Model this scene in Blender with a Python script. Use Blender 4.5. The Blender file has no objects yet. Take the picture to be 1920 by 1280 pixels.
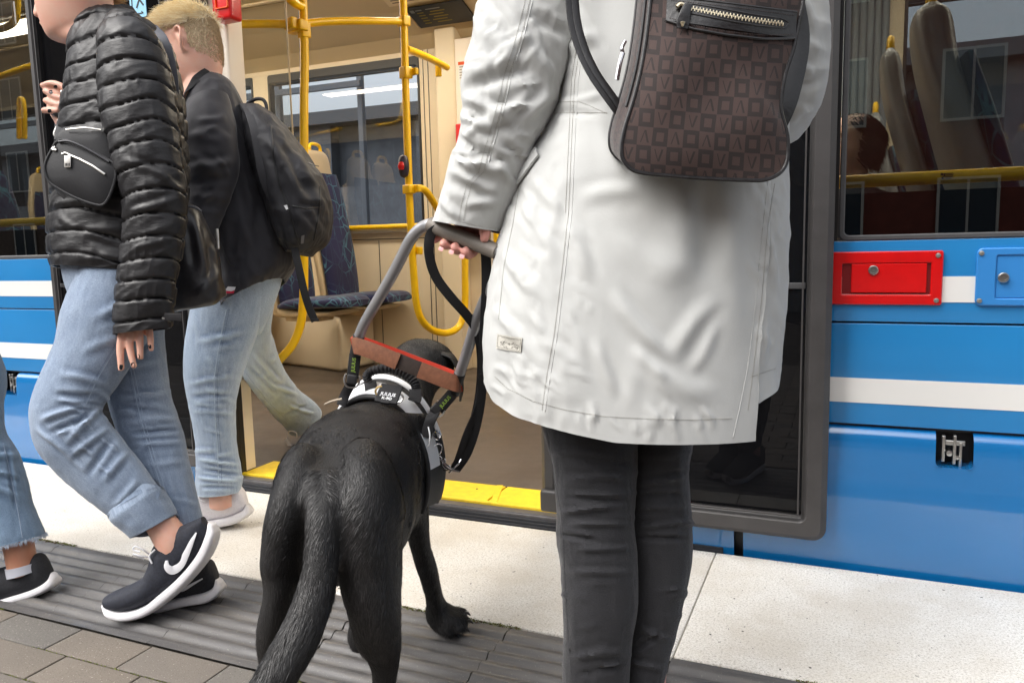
import bpy, bmesh, math, random
import numpy as np
from mathutils import Vector, Matrix
random.seed(7); RNG = np.random.default_rng(7)
sc = bpy.context.scene
col = sc.collection
R_ = math.radians

# ---------------------------------------------------------------- camera
FPX, YAW, PITCH, ROLL, CH = 1457.0, R_(23.3), R_(7.1), R_(1.35), 0.88
FW = np.array([-math.sin(YAW)*math.cos(PITCH), math.cos(YAW)*math.cos(PITCH), -math.sin(PITCH)])
RT = np.array([math.cos(YAW), math.sin(YAW), 0.0]); DN = np.cross(FW, RT)
_c, _s = math.cos(ROLL), math.sin(ROLL); RT, DN = _c*RT+_s*DN, _c*DN-_s*RT
CAM = np.array([0.0, 0.0, CH])
cd = bpy.data.cameras.new('camera'); cam = bpy.data.objects.new('camera', cd); col.objects.link(cam)
cd.sensor_fit = 'HORIZONTAL'; cd.sensor_width = 36; cd.lens = 36*FPX/1920; cd.clip_start = .02; cd.clip_end = 500
m = Matrix.Identity(4)
for i in range(3):
    m[i][0] = RT[i]; m[i][1] = -DN[i]; m[i][2] = -FW[i]; m[i][3] = CAM[i]
cam.matrix_world = m; sc.camera = cam
sc.render.resolution_x, sc.render.resolution_y = 1024, 682

# ---------------------------------------------------------------- light
SUN_EL, SUN_ROT = R_(52), R_(205)
w = bpy.data.worlds.new("World"); sc.world = w; w.use_nodes = True
nt = w.node_tree; bg = nt.nodes['Background']
sky = nt.nodes.new('ShaderNodeTexSky'); sky.sky_type = 'NISHITA'; sky.sun_disc = False
sky.sun_elevation = SUN_EL; sky.sun_rotation = SUN_ROT; sky.air_density = 1.3; sky.dust_density = 6; sky.ozone_density = .6
hsv = nt.nodes.new('ShaderNodeHueSaturation'); hsv.inputs['Saturation'].default_value = .22; hsv.inputs['Value'].default_value = 1
nt.links.new(sky.outputs[0], hsv.inputs['Color']); nt.links.new(hsv.outputs[0], bg.inputs[0]); bg.inputs[1].default_value = .15
sl = bpy.data.lights.new('sun', 'SUN'); sl.energy = .5; sl.angle = R_(70); sl.color = (1, .98, .95)
so = bpy.data.objects.new('sun', sl); col.objects.link(so)
# the light comes from behind and above the camera, a little from the left
_az = R_(222); _sd = Vector((math.sin(_az)*math.cos(SUN_EL), math.cos(_az)*math.cos(SUN_EL), math.sin(SUN_EL)))
sky.sun_rotation = _az
so.rotation_euler = _sd.to_track_quat('Z', 'Y').to_euler()
sc.view_settings.view_transform = 'Standard'; sc.view_settings.look = 'None'
sc.view_settings.exposure = 1.08; sc.view_settings.gamma = 1
sc.cycles.use_denoising = True
sc.cycles.max_bounces = 6; sc.cycles.blur_glossy = 1.0; sc.cycles.transparent_max_bounces = 12; sc.cycles.glossy_bounces = 4
sc.cycles.sample_clamp_indirect = 4; sc.cycles.caustics_reflective = False; sc.cycles.caustics_refractive = False

# ---------------------------------------------------------------- pixel <-> space
def ray(x, y): return FW + RT*((x-960)/FPX) + DN*((y-640)/FPX)
def PD(x, y, d): return CAM + ray(x, y)*d
def PY(x, y, Y): v = ray(x, y); return CAM + v*(Y/v[1])
def PZ(x, y, z): v = ray(x, y); return CAM + v*((z-CH)/v[2])
def prj(P):
    q = P-CAM; k = q@FW; return 960+FPX*(q@RT)/k, 640+FPX*(q@DN)/k, k
def nrm(v):
    v = np.asarray(v, float); return v/np.maximum(np.linalg.norm(v, axis=-1, keepdims=True), 1e-12)
A3 = lambda *a: np.array(a, float)

# ---------------------------------------------------------------- noise
def _hash(i, j, k, s):
    h = (i*374761393 + j*668265263 + k*2147483647 + s*974634777) & 0xffffffff
    h = ((h ^ (h >> 13))*1274126177) & 0xffffffff
    return ((h ^ (h >> 16)) & 0xffff)/32767.5-1
def vnoise(p, s=0):
    p = np.asarray(p, float); i = np.floor(p).astype(np.int64); f = p-i; f = f*f*(3-2*f); o = 0
    for a in (0, 1):
        for b in (0, 1):
            for c in (0, 1):
                wt = (f[:, 0] if a else 1-f[:, 0])*(f[:, 1] if b else 1-f[:, 1])*(f[:, 2] if c else 1-f[:, 2])
                o = o+wt*_hash(i[:, 0]+a, i[:, 1]+b, i[:, 2]+c, s)
    return o
def fbm(p, s=0, n=3, g=.5):
    o = 0; a = 1
    for q in range(n): o = o+a*vnoise(p, s+q); p = p*2.03; a *= g
    return o
def ridge(p, s=0): return 1-2*np.abs(vnoise(p, s))

# ---------------------------------------------------------------- materials
class N:
    """tiny node-math helper"""
    def __init__(s, nt): s.nt = nt
    def m(s, op, a, b=None, c=None):
        n = s.nt.nodes.new('ShaderNodeMath'); n.operation = op
        for i, v in enumerate((a, b, c)):
            if v is None: continue
            if isinstance(v, (int, float)): n.inputs[i].default_value = v
            else: s.nt.links.new(v, n.inputs[i])
        return n.outputs[0]
    def mix(s, f, a, b):
        n = s.nt.nodes.new('ShaderNodeMix'); n.data_type = 'RGBA'
        for k, v in ((0, f), (6, a), (7, b)):
            if isinstance(v, (int, float)): n.inputs[k].default_value = v
            elif isinstance(v, tuple): n.inputs[k].default_value = (*v, 1)[:4]
            else: s.nt.links.new(v, n.inputs[k])
        return n.outputs[2]
    def noise(s, vec, sc_, det=3, rough=.5, out=0):
        n = s.nt.nodes.new('ShaderNodeTexNoise'); n.inputs['Scale'].default_value = sc_; n.inputs['Detail'].default_value = det
        n.inputs['Roughness'].default_value = rough
        if vec is not None: s.nt.links.new(vec, n.inputs['Vector'])
        return n.outputs[out]
    def ramp(s, f, stops):
        n = s.nt.nodes.new('ShaderNodeValToRGB'); e = n.color_ramp.elements
        while len(e) < len(stops): e.new(.5)
        for q, (p, c) in zip(e, stops): q.position = p; q.color = (c, c, c, 1) if isinstance(c, (int, float)) else (*c, 1)
        s.nt.links.new(f, n.inputs[0]); return n.outputs[0]
    def scale(s, vec, v):
        n = s.nt.nodes.new('ShaderNodeVectorMath'); n.operation = 'MULTIPLY'; n.inputs[1].default_value = v
        s.nt.links.new(vec, n.inputs[0]); return n.outputs[0]
def srgb(r, g, b):
    f = lambda c: (c/255/12.92) if c/255 <= .04045 else ((c/255+.055)/1.055)**2.4
    return (f(r), f(g), f(b))
MATS = {}
def M(name, c=(.5, .5, .5), rough=.5, metal=0., var=None, bump=None, coat=0., spec=None, emit=None, es=1., sheen=0., uv=False, alpha=None, sss=0., rvar=0, aniso=None):
    if name in MATS: return MATS[name]
    mt = bpy.data.materials.new(name); mt.use_nodes = True; t = mt.node_tree; b = t.nodes['Principled BSDF']; h = N(t)
    b.inputs['Base Color'].default_value = (*c, 1); b.inputs['Roughness'].default_value = rough; b.inputs['Metallic'].default_value = metal
    b.inputs['Coat Weight'].default_value = coat; b.inputs['Coat Roughness'].default_value = .05
    if spec is not None: b.inputs['Specular IOR Level'].default_value = spec
    if sheen: b.inputs['Sheen Weight'].default_value = sheen; b.inputs['Sheen Roughness'].default_value = .4
    if sss:
        b.inputs['Subsurface Weight'].default_value = sss; b.inputs['Subsurface Radius'].default_value = (.012, .004, .002); b.inputs['Subsurface Scale'].default_value = 1
    if emit: b.inputs['Emission Color'].default_value = (*emit, 1); b.inputs['Emission Strength'].default_value = es
    tc = t.nodes.new('ShaderNodeTexCoord'); vec = tc.outputs['UV' if uv else 'Object']
    if var:
        f = h.ramp(h.noise(vec, var[0], 5, .6), ((.32, 0.), (.68, 1.)))
        lo = tuple(max(0, x*(1-var[1])) for x in c); hi = tuple(min(1, x*(1+var[1])) for x in c)
        if len(var) > 2: lo = var[2]
        t.links.new(h.mix(f, lo, hi), b.inputs['Base Color'])
    if rvar: t.links.new(h.m('ADD', h.m('MULTIPLY', h.noise(vec, 9, 5, .65), rvar), rough-rvar/2), b.inputs['Roughness'])
    if bump:
        bn = t.nodes.new('ShaderNodeBump'); bn.inputs['Strength'].default_value = bump[1]; bn.inputs['Distance'].default_value = bump[2] if len(bump) > 2 else .001
        t.links.new(h.noise(vec, bump[0], 4, .6), bn.inputs['Height']); t.links.new(bn.outputs[0], b.inputs['Normal'])
    MATS[name] = mt; return mt
def glass(name, tint, refl=1.0, rough=.0, body=(.02, .02, .02), bodyw=0.0, k=1.2):
    """thin glazing: tinted see-through plus a Fresnel mirror, optional smoked body"""
    if name in MATS: return MATS[name]
    mt = bpy.data.materials.new(name); mt.use_nodes = True; t = mt.node_tree
    for n in list(t.nodes): t.nodes.remove(n)
    o = t.nodes.new('ShaderNodeOutputMaterial'); tr = t.nodes.new('ShaderNodeBsdfTransparent'); tr.inputs[0].default_value = (*tint, 1)
    gl = t.nodes.new('ShaderNodeBsdfGlossy'); gl.inputs['Roughness'].default_value = rough; gl.inputs[0].default_value = (refl, refl, refl, 1)
    ge = t.nodes.new('ShaderNodeNewGeometry'); dp = t.nodes.new('ShaderNodeVectorMath'); dp.operation = 'DOT_PRODUCT'; t.links.new(ge.outputs['Normal'], dp.inputs[0]); t.links.new(ge.outputs['Incoming'], dp.inputs[1])
    mx = t.nodes.new('ShaderNodeMixShader'); src = tr.outputs[0]
    if bodyw:
        df = t.nodes.new('ShaderNodeBsdfDiffuse'); df.inputs[0].default_value = (*body, 1); m2 = t.nodes.new('ShaderNodeMixShader'); m2.inputs[0].default_value = bodyw
        t.links.new(tr.outputs[0], m2.inputs[1]); t.links.new(df.outputs[0], m2.inputs[2]); src = m2.outputs[0]
    h = N(t); f0 = h.m('ADD', .045, h.m('MULTIPLY', .955, h.m('POWER', h.m('SUBTRACT', 1., h.m('ABSOLUTE', dp.outputs['Value'])), 5.))); f2 = h.m('MINIMUM', h.m('MULTIPLY', f0, k), 1)
    t.links.new(f2, mx.inputs[0]); t.links.new(src, mx.inputs[1]); t.links.new(gl.outputs[0], mx.inputs[2]); t.links.new(mx.outputs[0], o.inputs[0])
    MATS[name] = mt; return mt

# ---------------------------------------------------------------- mesh building
ORG = {}
class MB:
    def __init__(s): s.V = []; s.F = []; s.U = []; s.n = 0; s.mi = []; s.sm = []
    def add(s, V, F, uv=None, mi=0, smooth=True):
        V = np.asarray(V, float); s.V.append(V); s.U.append(np.zeros((len(V), 2)) if uv is None else np.asarray(uv, float))
        for f in F: s.F.append(tuple(int(i)+s.n for i in f)); s.mi.append(mi); s.sm.append(smooth)
        s.n += len(V); return s
    def box(s, lo, hi, mi=0, bev=0.0, rot=None, org=None):
        lo = np.minimum(lo, hi).astype(float) if True else lo; hi2 = np.maximum(np.asarray(lo), np.asarray(hi))
        c = (np.asarray(lo)+hi2)/2; h = np.maximum((hi2-np.asarray(lo))/2, 1e-5)
        return s.obox(c, np.eye(3), h, mi, bev)
    def obox(s, c, ax, h, mi=0, bev=0.0):
        """box with axes ax (rows) and half sizes h, chamfered edges"""
        ax = np.asarray(ax, float); h = np.asarray(h, float)
        if bev <= 0:
            q = np.array([[x, y, z] for x in (-1, 1) for y in (-1, 1) for z in (-1, 1)])*h
            V = q@ax+c; F = [(0, 1, 3, 2), (4, 6, 7, 5), (0, 4, 5, 1), (2, 3, 7, 6), (0, 2, 6, 4), (1, 5, 7, 3)]
            return s.add(V, F, None, mi, False)
        bev = min(bev, .98*h.min())
        bm = bmesh.new(); bmesh.ops.create_cube(bm, size=2)
        for v in bm.verts: v.co = Vector((v.co.x*h[0], v.co.y*h[1], v.co.z*h[2]))
        bmesh.ops.bevel(bm, geom=bm.edges[:], offset=bev, segments=3, profile=.6, affect='EDGES')
        V = np.array([v.co[:] for v in bm.verts])@ax+c; F = [[v.index for v in f.verts] for f in bm.faces]; bm.free()
        return s.add(V, F, None, mi, True)
    def poly(s, pts, n, t, mi=0, smooth=False, bev=0):
        """extruded polygon: pts (list of 3D, planar), along vector n by t"""
        P = np.asarray(pts, float); k = len(P); n = nrm(n)*t
        V = np.vstack([P, P+n]); F = [tuple(range(k))[::-1], tuple(range(k, 2*k))]+[(i, (i+1) % k, (i+1) % k+k, i+k) for i in range(k)]
        return s.add(V, F, None, mi, smooth)
    def tube(s, pts, r, nseg=10, mi=0, sub=4, caps=True, flat=None):
        V, F, uv = tube(pts, r, nseg, sub, caps, flat); return s.add(V, F, uv, mi)
    def build(s, name, mats, parent=None, label=None, auto=40):
        V = np.vstack(s.V); U = np.vstack(s.U); me = bpy.data.meshes.new(name)
        org = ORG.get(parent.name, np.zeros(3)) if parent else ORG.get('_next', np.zeros(3))
        me.from_pydata((V-org).tolist(), [], s.F); me.update()
        if not isinstance(mats, (list, tuple)): mats = [mats]
        for q in mats: me.materials.append(q)
        me.polygons.foreach_set('material_index', s.mi); me.polygons.foreach_set('use_smooth', s.sm)
        ul = me.uv_layers.new(name='UVMap'); li = np.zeros(len(me.loops), int); me.loops.foreach_get('vertex_index', li)
        ul.data.foreach_set('uv', U[li].ravel())
        bm = bmesh.new(); bm.from_mesh(me); bmesh.ops.recalc_face_normals(bm, faces=bm.faces); bm.to_mesh(me); bm.free()
        if auto and any(s.sm):
            try: me.set_sharp_from_angle(angle=R_(auto))
            except Exception: pass
        o = bpy.data.objects.new(name, me); col.objects.link(o)
        if parent: o.parent = parent; ORG[o.name] = org
        else: ORG[o.name] = org
        if not parent and np.abs(org).max() > 0: o.location = org
        if label: o['label'] = label
        return o
def tag(o, label=None, cat=None, group=None, kind=None):
    if label: o['label'] = label
    if cat: o['category'] = cat
    if group: o['group'] = group
    if kind: o['kind'] = kind
    return o
def thing(name, loc, label, cat, group=None):
    o = bpy.data.objects.new(name, None); col.objects.link(o); o.location = tuple(loc); o.empty_display_size = .05
    ORG[o.name] = np.array(loc, float); return tag(o, label, cat, group)

def cr(P, sub, closed=False):
    """Catmull-Rom through rows of P"""
    P = np.asarray(P, float); n = len(P)
    if n < 3 or sub <= 1:
        t = np.linspace(0, n-1, (n-1)*max(sub, 1)+1); i = np.minimum(t.astype(int), n-2); f = (t-i).reshape(-1, *([1]*(P.ndim-1)))
        return P[i]*(1-f)+P[i+1]*f
    ext = np.concatenate([[2*P[0]-P[1]], P, [2*P[-1]-P[-2]]]); out = []
    for i in range(n-1):
        a, b, c, d = ext[i:i+4]
        for k in range(sub):
            t = k/sub; out.append(.5*((2*b)+(c-a)*t+(2*a-5*b+4*c-d)*t*t+(3*b-a-3*c+d)*t**3))
    out.append(P[-1]); return np.array(out)
def gridF(nr, nc, closed=True):
    F = []
    for i in range(nr-1):
        for j in range(nc if closed else nc-1):
            k = (j+1) % nc; F.append((i*nc+j, i*nc+k, (i+1)*nc+k, (i+1)*nc+j))
    return F
def tube(pts, r, nseg=10, sub=4, caps=True, flat=None):
    P = np.asarray(pts, float); rr = np.full(len(P), r, float) if np.isscalar(r) else np.asarray(r, float)
    Q = cr(np.column_stack([P, rr]), sub); P, rr = Q[:, :3], Q[:, 3]; T = nrm(np.gradient(P, axis=0))
    up = A3(0, 0, 1) if abs(T[0][2]) < .9 else A3(1, 0, 0); n = nrm(np.cross(T[0], up)); V = []; L = 0; UV = []
    for i in range(len(P)):
        n = nrm(n-T[i]*(n@T[i])); b = np.cross(T[i], n)
        if i: L += np.linalg.norm(P[i]-P[i-1])
        for j in range(nseg):
            a = 2*math.pi*j/nseg; V.append(P[i]+rr[i]*(math.cos(a)*n+math.sin(a)*b)); UV.append((j/nseg, L))
    F = gridF(len(P), nseg)
    if caps:
        k = len(P)
        if True:
            V += [P[0]-T[0]*rr[0]*.35, P[-1]+T[-1]*rr[-1]*.35]; UV += [(0, 0), (0, L)]; a = len(V)-2
            F += [(a, (j+1) % nseg, j) for j in range(nseg)]+[(a+1, (k-1)*nseg+j, (k-1)*nseg+(j+1) % nseg) for j in range(nseg)]
    return np.array(V), F, np.array(UV)
def ribbon(mb, pts, wdir, wd, th, mi=0, sub=6):
    """strap: centre line pts, width directions wdir (one or per point), width, thickness"""
    P = cr(np.asarray(pts, float), sub); W = np.asarray(wdir, float)
    W = np.tile(W, (len(P), 1)) if W.ndim == 1 else cr(W, sub); T = nrm(np.gradient(P, axis=0)); W = nrm(W-T*np.sum(W*T, 1)[:, None]); B = np.cross(T, W)
    wd = np.full(len(P), wd) if np.isscalar(wd) else cr(np.asarray(wd, float)[:, None], sub)[:, 0]
    L = np.concatenate([[0], np.cumsum(np.linalg.norm(np.diff(P, axis=0), axis=1))]); V = []; UV = []
    prof = [(-1, -1), (-.92, -1.25), (.92, -1.25), (1, -1), (1, 1), (.92, 1.25), (-.92, 1.25), (-1, 1)]
    for i in range(len(P)):
        for a, b in prof: V.append(P[i]+W[i]*a*wd[i]/2+B[i]*b*th/2); UV.append((a*wd[i]/2, L[i]))
    k = len(prof); F = gridF(len(P), k)+[tuple(range(k))[::-1], tuple(range((len(P)-1)*k, len(P)*k))]
    mb.add(V, F, UV, mi); return mb

class Loft:
    """closed-section surface. secs: (A, B, t[, ex]) = two opposite side points and half thickness across."""
    def __init__(s, secs, nu=64, sub=8, ex=2.0, wdir=None, taper=True):
        A = np.array([q[0] for q in secs]); B = np.array([q[1] for q in secs]); t = np.array([q[2] for q in secs], float)
        e = np.array([q[3] if len(q) > 3 else ex for q in secs], float)
        Q = cr(np.column_stack([A, B, t, e]), sub); A, B, t, e = Q[:, :3], Q[:, 3:6], np.maximum(Q[:, 6], 1e-4), Q[:, 7]
        c = (A+B)/2; u = (B-A)/2; ax = nrm(np.gradient(c, axis=0))
        w_ = nrm(np.cross(u, ax)) if wdir is None else nrm(np.tile(np.asarray(wdir, float), (len(c), 1)))
        if wdir is None:
            w_ = w_*np.sign(np.sum(w_*(c-CAM), 1))[:, None]
            for i in range(1, len(w_)):
                if w_[i]@w_[i-1] < 0: w_[i] = -w_[i]
        th = np.linspace(0, 2*math.pi, nu, endpoint=False); s.th = th
        cx = np.sign(np.cos(th))*np.abs(np.cos(th))[None, :]**(2/e[:, None]); sy = np.sign(np.sin(th))*np.abs(np.sin(th))[None, :]**(2/e[:, None])
        s.P = c[:, None]+cx[..., None]*u[:, None]+sy[..., None]*(w_*t[:, None])[:, None]
        s.c, s.u, s.w, s.nu, s.nr = c, u, w_, nu, len(c)
        s.L = np.concatenate([[0], np.cumsum(np.linalg.norm(np.diff(c, axis=0), axis=1))])
        circ = np.linalg.norm(s.P-np.roll(s.P, 1, 1), axis=2).sum(1).mean()
        s.uu = np.tile(th/(2*math.pi)*circ, (s.nr, 1)); s.vv = np.tile(s.L[:, None], (1, nu)); s.t01 = np.tile(np.linspace(0, 1, s.nr)[:, None], (1, nu)); s.TH = np.tile(th, (s.nr, 1))
    def normals(s):
        du = np.roll(s.P, -1, 1)-np.roll(s.P, 1, 1); dv = np.gradient(s.P, axis=0); n = nrm(np.cross(du, dv))
        sg = np.sign(np.sum(n*(s.P-s.c[:, None]), 2).mean()); return n*sg
    def push(s, d): s.P = s.P+s.normals()*d[..., None]; return s
    def fl(s): return s.P.reshape(-1, 3)
    def noise(s, amp, scale, seed=0, n=3, rid=False):
        q = s.fl()*np.asarray(scale, float); f = (ridge(q, seed)+.5*ridge(q*2.1, seed+3)) if rid else fbm(q, seed, n)
        return s.push(amp*f.reshape(s.nr, s.nu))
    def folds(s, fl):
        """fl: (x0,y0,x1,y1,width_px,amp_m) ridges lying on the side towards the viewer"""
        x, y, _ = prj(s.fl()); nn = s.normals().reshape(-1, 3); fac = np.clip(np.sum(nn*nrm(CAM-s.fl()), 1)*3+.3, 0, 1); d = np.zeros(len(x))
        for f in fl:
            x0, y0, x1, y1, wd, am = f[:6]; dx, dy = x1-x0, y1-y0; L = math.hypot(dx, dy)+1e-6
            a = ((x-x0)*dx+(y-y0)*dy)/L; b = ((x-x0)*dy-(y-y0)*dx)/L
            b = b+wd*.35*np.sin(a/L*3.1+x0)   # slightly bent
            end = np.clip((a+wd)/(L*.3+wd), 0, 1)*np.clip((L+wd-a)/(L*.3+wd), 0, 1); end = end*end*(3-2*end)
            q = b/wd; d += am*end*(np.exp(-q*q)-.45*np.exp(-(q-1.35)**2*1.6)-.25*np.exp(-(q+1.5)**2))
        return s.push((d*fac).reshape(s.nr, s.nu))
    def geo(s, cap0=True, cap1=True, lip0=0, lip1=0):
        P = s.P; U = np.stack([s.uu, s.vv], 2); rows = [P]; UR = [U]
        if lip1:
            c = P[-1].mean(0); k = max(1, int(np.searchsorted(s.L[-1]-s.L[::-1], lip1))); back = P[-1-k]; cb = back.mean(0)
            rows += [(c+(P[-1]-c)*.95)[None], (cb+(back-cb)*.90)[None]]; UR += [U[-1:], U[-1:]]
        if lip0:
            c = P[0].mean(0); k = max(1, int(np.searchsorted(s.L, lip0))); back = P[k]; cb = back.mean(0)
            rows = [(cb+(back-cb)*.90)[None], (c+(P[0]-c)*.95)[None]]+rows; UR = [U[:1], U[:1]]+UR
        P = np.concatenate(rows); U = np.concatenate(UR); nr = len(P); V = P.reshape(-1, 3); F = gridF(nr, s.nu); U = U.reshape(-1, 2)
        if cap0 and not lip0:
            F += [((j+1) % s.nu, j, len(V)) for j in range(s.nu)]; V = np.vstack([V, P[0].mean(0)]); U = np.vstack([U, U[0]])
        if cap1 and not lip1:
            b = (nr-1)*s.nu; F += [(b+j, b+(j+1) % s.nu, len(V)) for j in range(s.nu)]; V = np.vstack([V, P[-1].mean(0)]); U = np.vstack([U, U[b]])
        return V, F, U
def S(xa, ya, xb, yb, d, t, ex=2.0, dd=0): return (PD(xa, ya, d), PD(xb, yb, d+dd), t, ex)
def SH(y, xa, xb, d, t, ex=2.0): return S(xa, y, xb, y, d, t, ex)
def union(geos, voxel=.005, smooth=2, name='tmp'):
    mb = MB()
    for g in geos: mb.add(g[0], g[1])
    me = bpy.data.meshes.new(name); me.from_pydata(np.vstack(mb.V).tolist(), [], mb.F)
    bm = bmesh.new(); bm.from_mesh(me); bmesh.ops.recalc_face_normals(bm, faces=bm.faces); bm.to_mesh(me); bm.free()
    o = bpy.data.objects.new(name, me); col.objects.link(o)
    a = o.modifiers.new('r', 'REMESH'); a.mode = 'VOXEL'; a.voxel_size = voxel; a.use_smooth_shade = True
    if smooth: b = o.modifiers.new('s', 'SMOOTH'); b.factor = .5; b.iterations = smooth
    dg = bpy.context.evaluated_depsgraph_get(); e = o.evaluated_get(dg).to_mesh()
    V = np.zeros(len(e.vertices)*3); e.vertices.foreach_get('co', V); V = V.reshape(-1, 3)
    F = [tuple(p.vertices) for p in e.polygons]; Nn = np.zeros(len(V)*3); e.vertices.foreach_get('normal', Nn); Nn = Nn.reshape(-1, 3)
    o.evaluated_get(dg).to_mesh_clear(); bpy.data.objects.remove(o); bpy.data.meshes.remove(me)
    return V, F, Nn
def strands(mb, P, Dr, L, wd, side=None, mi=0, curl=None, seg=2):
    """thin tapering blades: roots P, directions Dr, lengths L"""
    n = len(P); Dr = nrm(Dr); tv = nrm(CAM-P) if side is None else side; sd = nrm(np.cross(Dr, tv+1e-4))*np.reshape(wd, (-1, 1))/2
    cu = np.zeros((n, 3)) if curl is None else curl; L = np.reshape(L, (-1, 1))
    m1 = P+Dr*L*.5+cu*.25; t = P+Dr*L+cu
    V = np.stack([P-sd, P+sd, m1+sd*.8, m1-sd*.8, t], 1).reshape(-1, 3)
    F = []
    for i in range(n): b = 5*i; F.append((b, b+1, b+2, b+3)); F.append((b+3, b+2, b+4))
    mb.add(V, F, None, mi); return mb
# ================================================================ SETTING
CREAM = srgb(222, 206, 178); BLUE = srgb(32, 124, 186); YEL = srgb(238, 182, 8)
m_slab = M('pale_stone', srgb(212, 209, 201), .85, var=(260, .2), bump=(300, .5, .0012))
def stone_mat():
    mt = M('washed_concrete', (.6, .6, .58), .85); t = mt.node_tree; b = t.nodes['Principled BSDF']; h = N(t)
    v = t.nodes.new('ShaderNodeTexCoord').outputs['Object']
    g = h.ramp(h.noise(v, 190, 4, .75), ((.33, srgb(140, 132, 120)), (.44, srgb(214, 210, 202)), (.62, srgb(236, 233, 227)), (.8, srgb(198, 190, 176))))
    st = h.ramp(h.noise(v, 4, 7, .68), ((.40, .0), (.62, .60)))
    c = h.mix(h.m('MULTIPLY', st, .8), g, srgb(192, 182, 166))
    sp = h.ramp(h.noise(v, 75, 2, .5), ((.262, 1.), (.285, 0.))); c = h.mix(sp, c, srgb(52, 48, 42))
    fine = h.noise(v, 620, 2, .6); c = h.mix(h.m('MULTIPLY', h.ramp(fine, ((.36, 1.), (.46, 0.))), .5), c, srgb(120, 112, 102))
    t.links.new(c, b.inputs['Base Color'])
    bn = t.nodes.new('ShaderNodeBump'); bn.inputs['Strength'].default_value = .55; bn.inputs['Distance'].default_value = .0015
    t.links.new(h.m('ADD', h.noise(v, 190, 5, .75), h.m('MULTIPLY', fine, .5)), bn.inputs['Height']); t.links.new(bn.outputs[0], b.inputs['Normal']); return mt
def tactile_mat():
    mt = M('tactile_concrete', (.1, .1, .1), .5); t = mt.node_tree; b = t.nodes['Principled BSDF']; h = N(t)
    v = t.nodes.new('ShaderNodeTexCoord').outputs['Object']
    c = h.ramp(h.noise(h.scale(v, (1.2, 14, 1)), 4.5, 5, .6), ((.3, srgb(76, 75, 76)), (.55, srgb(90, 88, 87)), (.78, srgb(104, 98, 91))))
    sp = h.ramp(h.noise(v, 330, 2, .6), ((.66, 0.), (.72, 1.))); c = h.mix(h.m('MULTIPLY', sp, .7), c, srgb(168, 164, 156))
    t.links.new(c, b.inputs['Base Color'])
    t.links.new(h.ramp(h.noise(v, 11, 5, .7), ((.35, .30), (.7, .62))), b.inputs['Roughness'])
    bn = t.nodes.new('ShaderNodeBump'); bn.inputs['Strength'].default_value = .5; bn.inputs['Distance'].default_value = .001
    t.links.new(h.noise(v, 380, 4, .7), bn.inputs['Height']); t.links.new(bn.outputs[0], b.inputs['Normal']); return mt
def paver_mat(name, c0, c1, seed):
    mt = M(name, c0, .8); t = mt.node_tree; b = t.nodes['Principled BSDF']; h = N(t)
    v = t.nodes.new('ShaderNodeTexCoord').outputs['Object']
    c = h.mix(h.noise(v, 7, 5, .6), c0, c1); sp = h.ramp(h.noise(v, 300, 3, .7), ((.36, 1.), (.45, 0.))); c = h.mix(h.m('MULTIPLY', sp, .5), c, srgb(60, 52, 46))
    s2 = h.ramp(h.noise(v, 260, 2, .5), ((.67, 0.), (.72, 1.))); c = h.mix(h.m('MULTIPLY', s2, .7), c, srgb(185, 178, 166)); t.links.new(c, b.inputs['Base Color'])
    bn = t.nodes.new('ShaderNodeBump'); bn.inputs['Strength'].default_value = .7; bn.inputs['Distance'].default_value = .0015
    t.links.new(h.noise(v, 260, 5, .75), bn.inputs['Height']); t.links.new(bn.outputs[0], b.inputs['Normal']); return mt
m_stone, m_tact = stone_mat(), tactile_mat()
m_dirt = M('dark_grit', srgb(52, 47, 40), .95, var=(60, .5), bump=(300, .8, .002))
YS, YT, YP = 1.200, 1.565, 2.165
# platform edge slabs
mb = MB(); xs = [-13.4, -9.9, -6.6, -3.62, -.317, 2.75, 6.0, 9.5]
for a, b_ in zip(xs[:-1], xs[1:]):
    mb.obox(A3((a+b_)/2, (YT+.002+YP)/2, -.06), np.eye(3), A3((b_-a)/2-.0012, (YP-YT-.002)/2, .06), 0, .004)
o = mb.build('platform_edge', m_stone); tag(o, kind='structure')
# tactile strip, corrugated
mb = MB(); ny = 97; X0 = -1.82-.375*12; prof = []
for i in range(ny):
    y = YS+.004+(YT-YS-.008)*i/(ny-1); q = (y-YS)/(YT-YS)
    inw = 1 if .07 < q < .93 else 0
    z = -.0015-.0092*inw*(.5-.5*math.cos(2*math.pi*(y-YS-.0255)/.0448))**1.2 if inw else -.0015
    prof.append((y, z))
for k in range(28):
    xa, xb = X0+k*.375+.0012, X0+(k+1)*.375-.0012; nx = 20; V = []
    dz = random.uniform(-.0012, .0012)
    for i in range(nx+1):
        for (y, z) in prof: V.append((xa+(xb-xa)*i/nx, y, z+dz))
    V = np.array(V); V[:, 2] += .0006*fbm(V*(9, 60, 1), 5)
    e = np.arange(nx+1).repeat(ny); V[e == 0, 0] += .0015*vnoise(V[e == 0]*(1, 90, 1), 3); V[e == nx, 0] += .0015*vnoise(V[e == nx]*(1, 80, 1), 4)
    mb.add(V, gridF(nx+1, ny, False))
    mb.box((xa, YS+.004, -.07), (xb, YT-.004, -.0125))
o = mb.build('tactile_paving', m_tact); tag(o, kind='structure')
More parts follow.
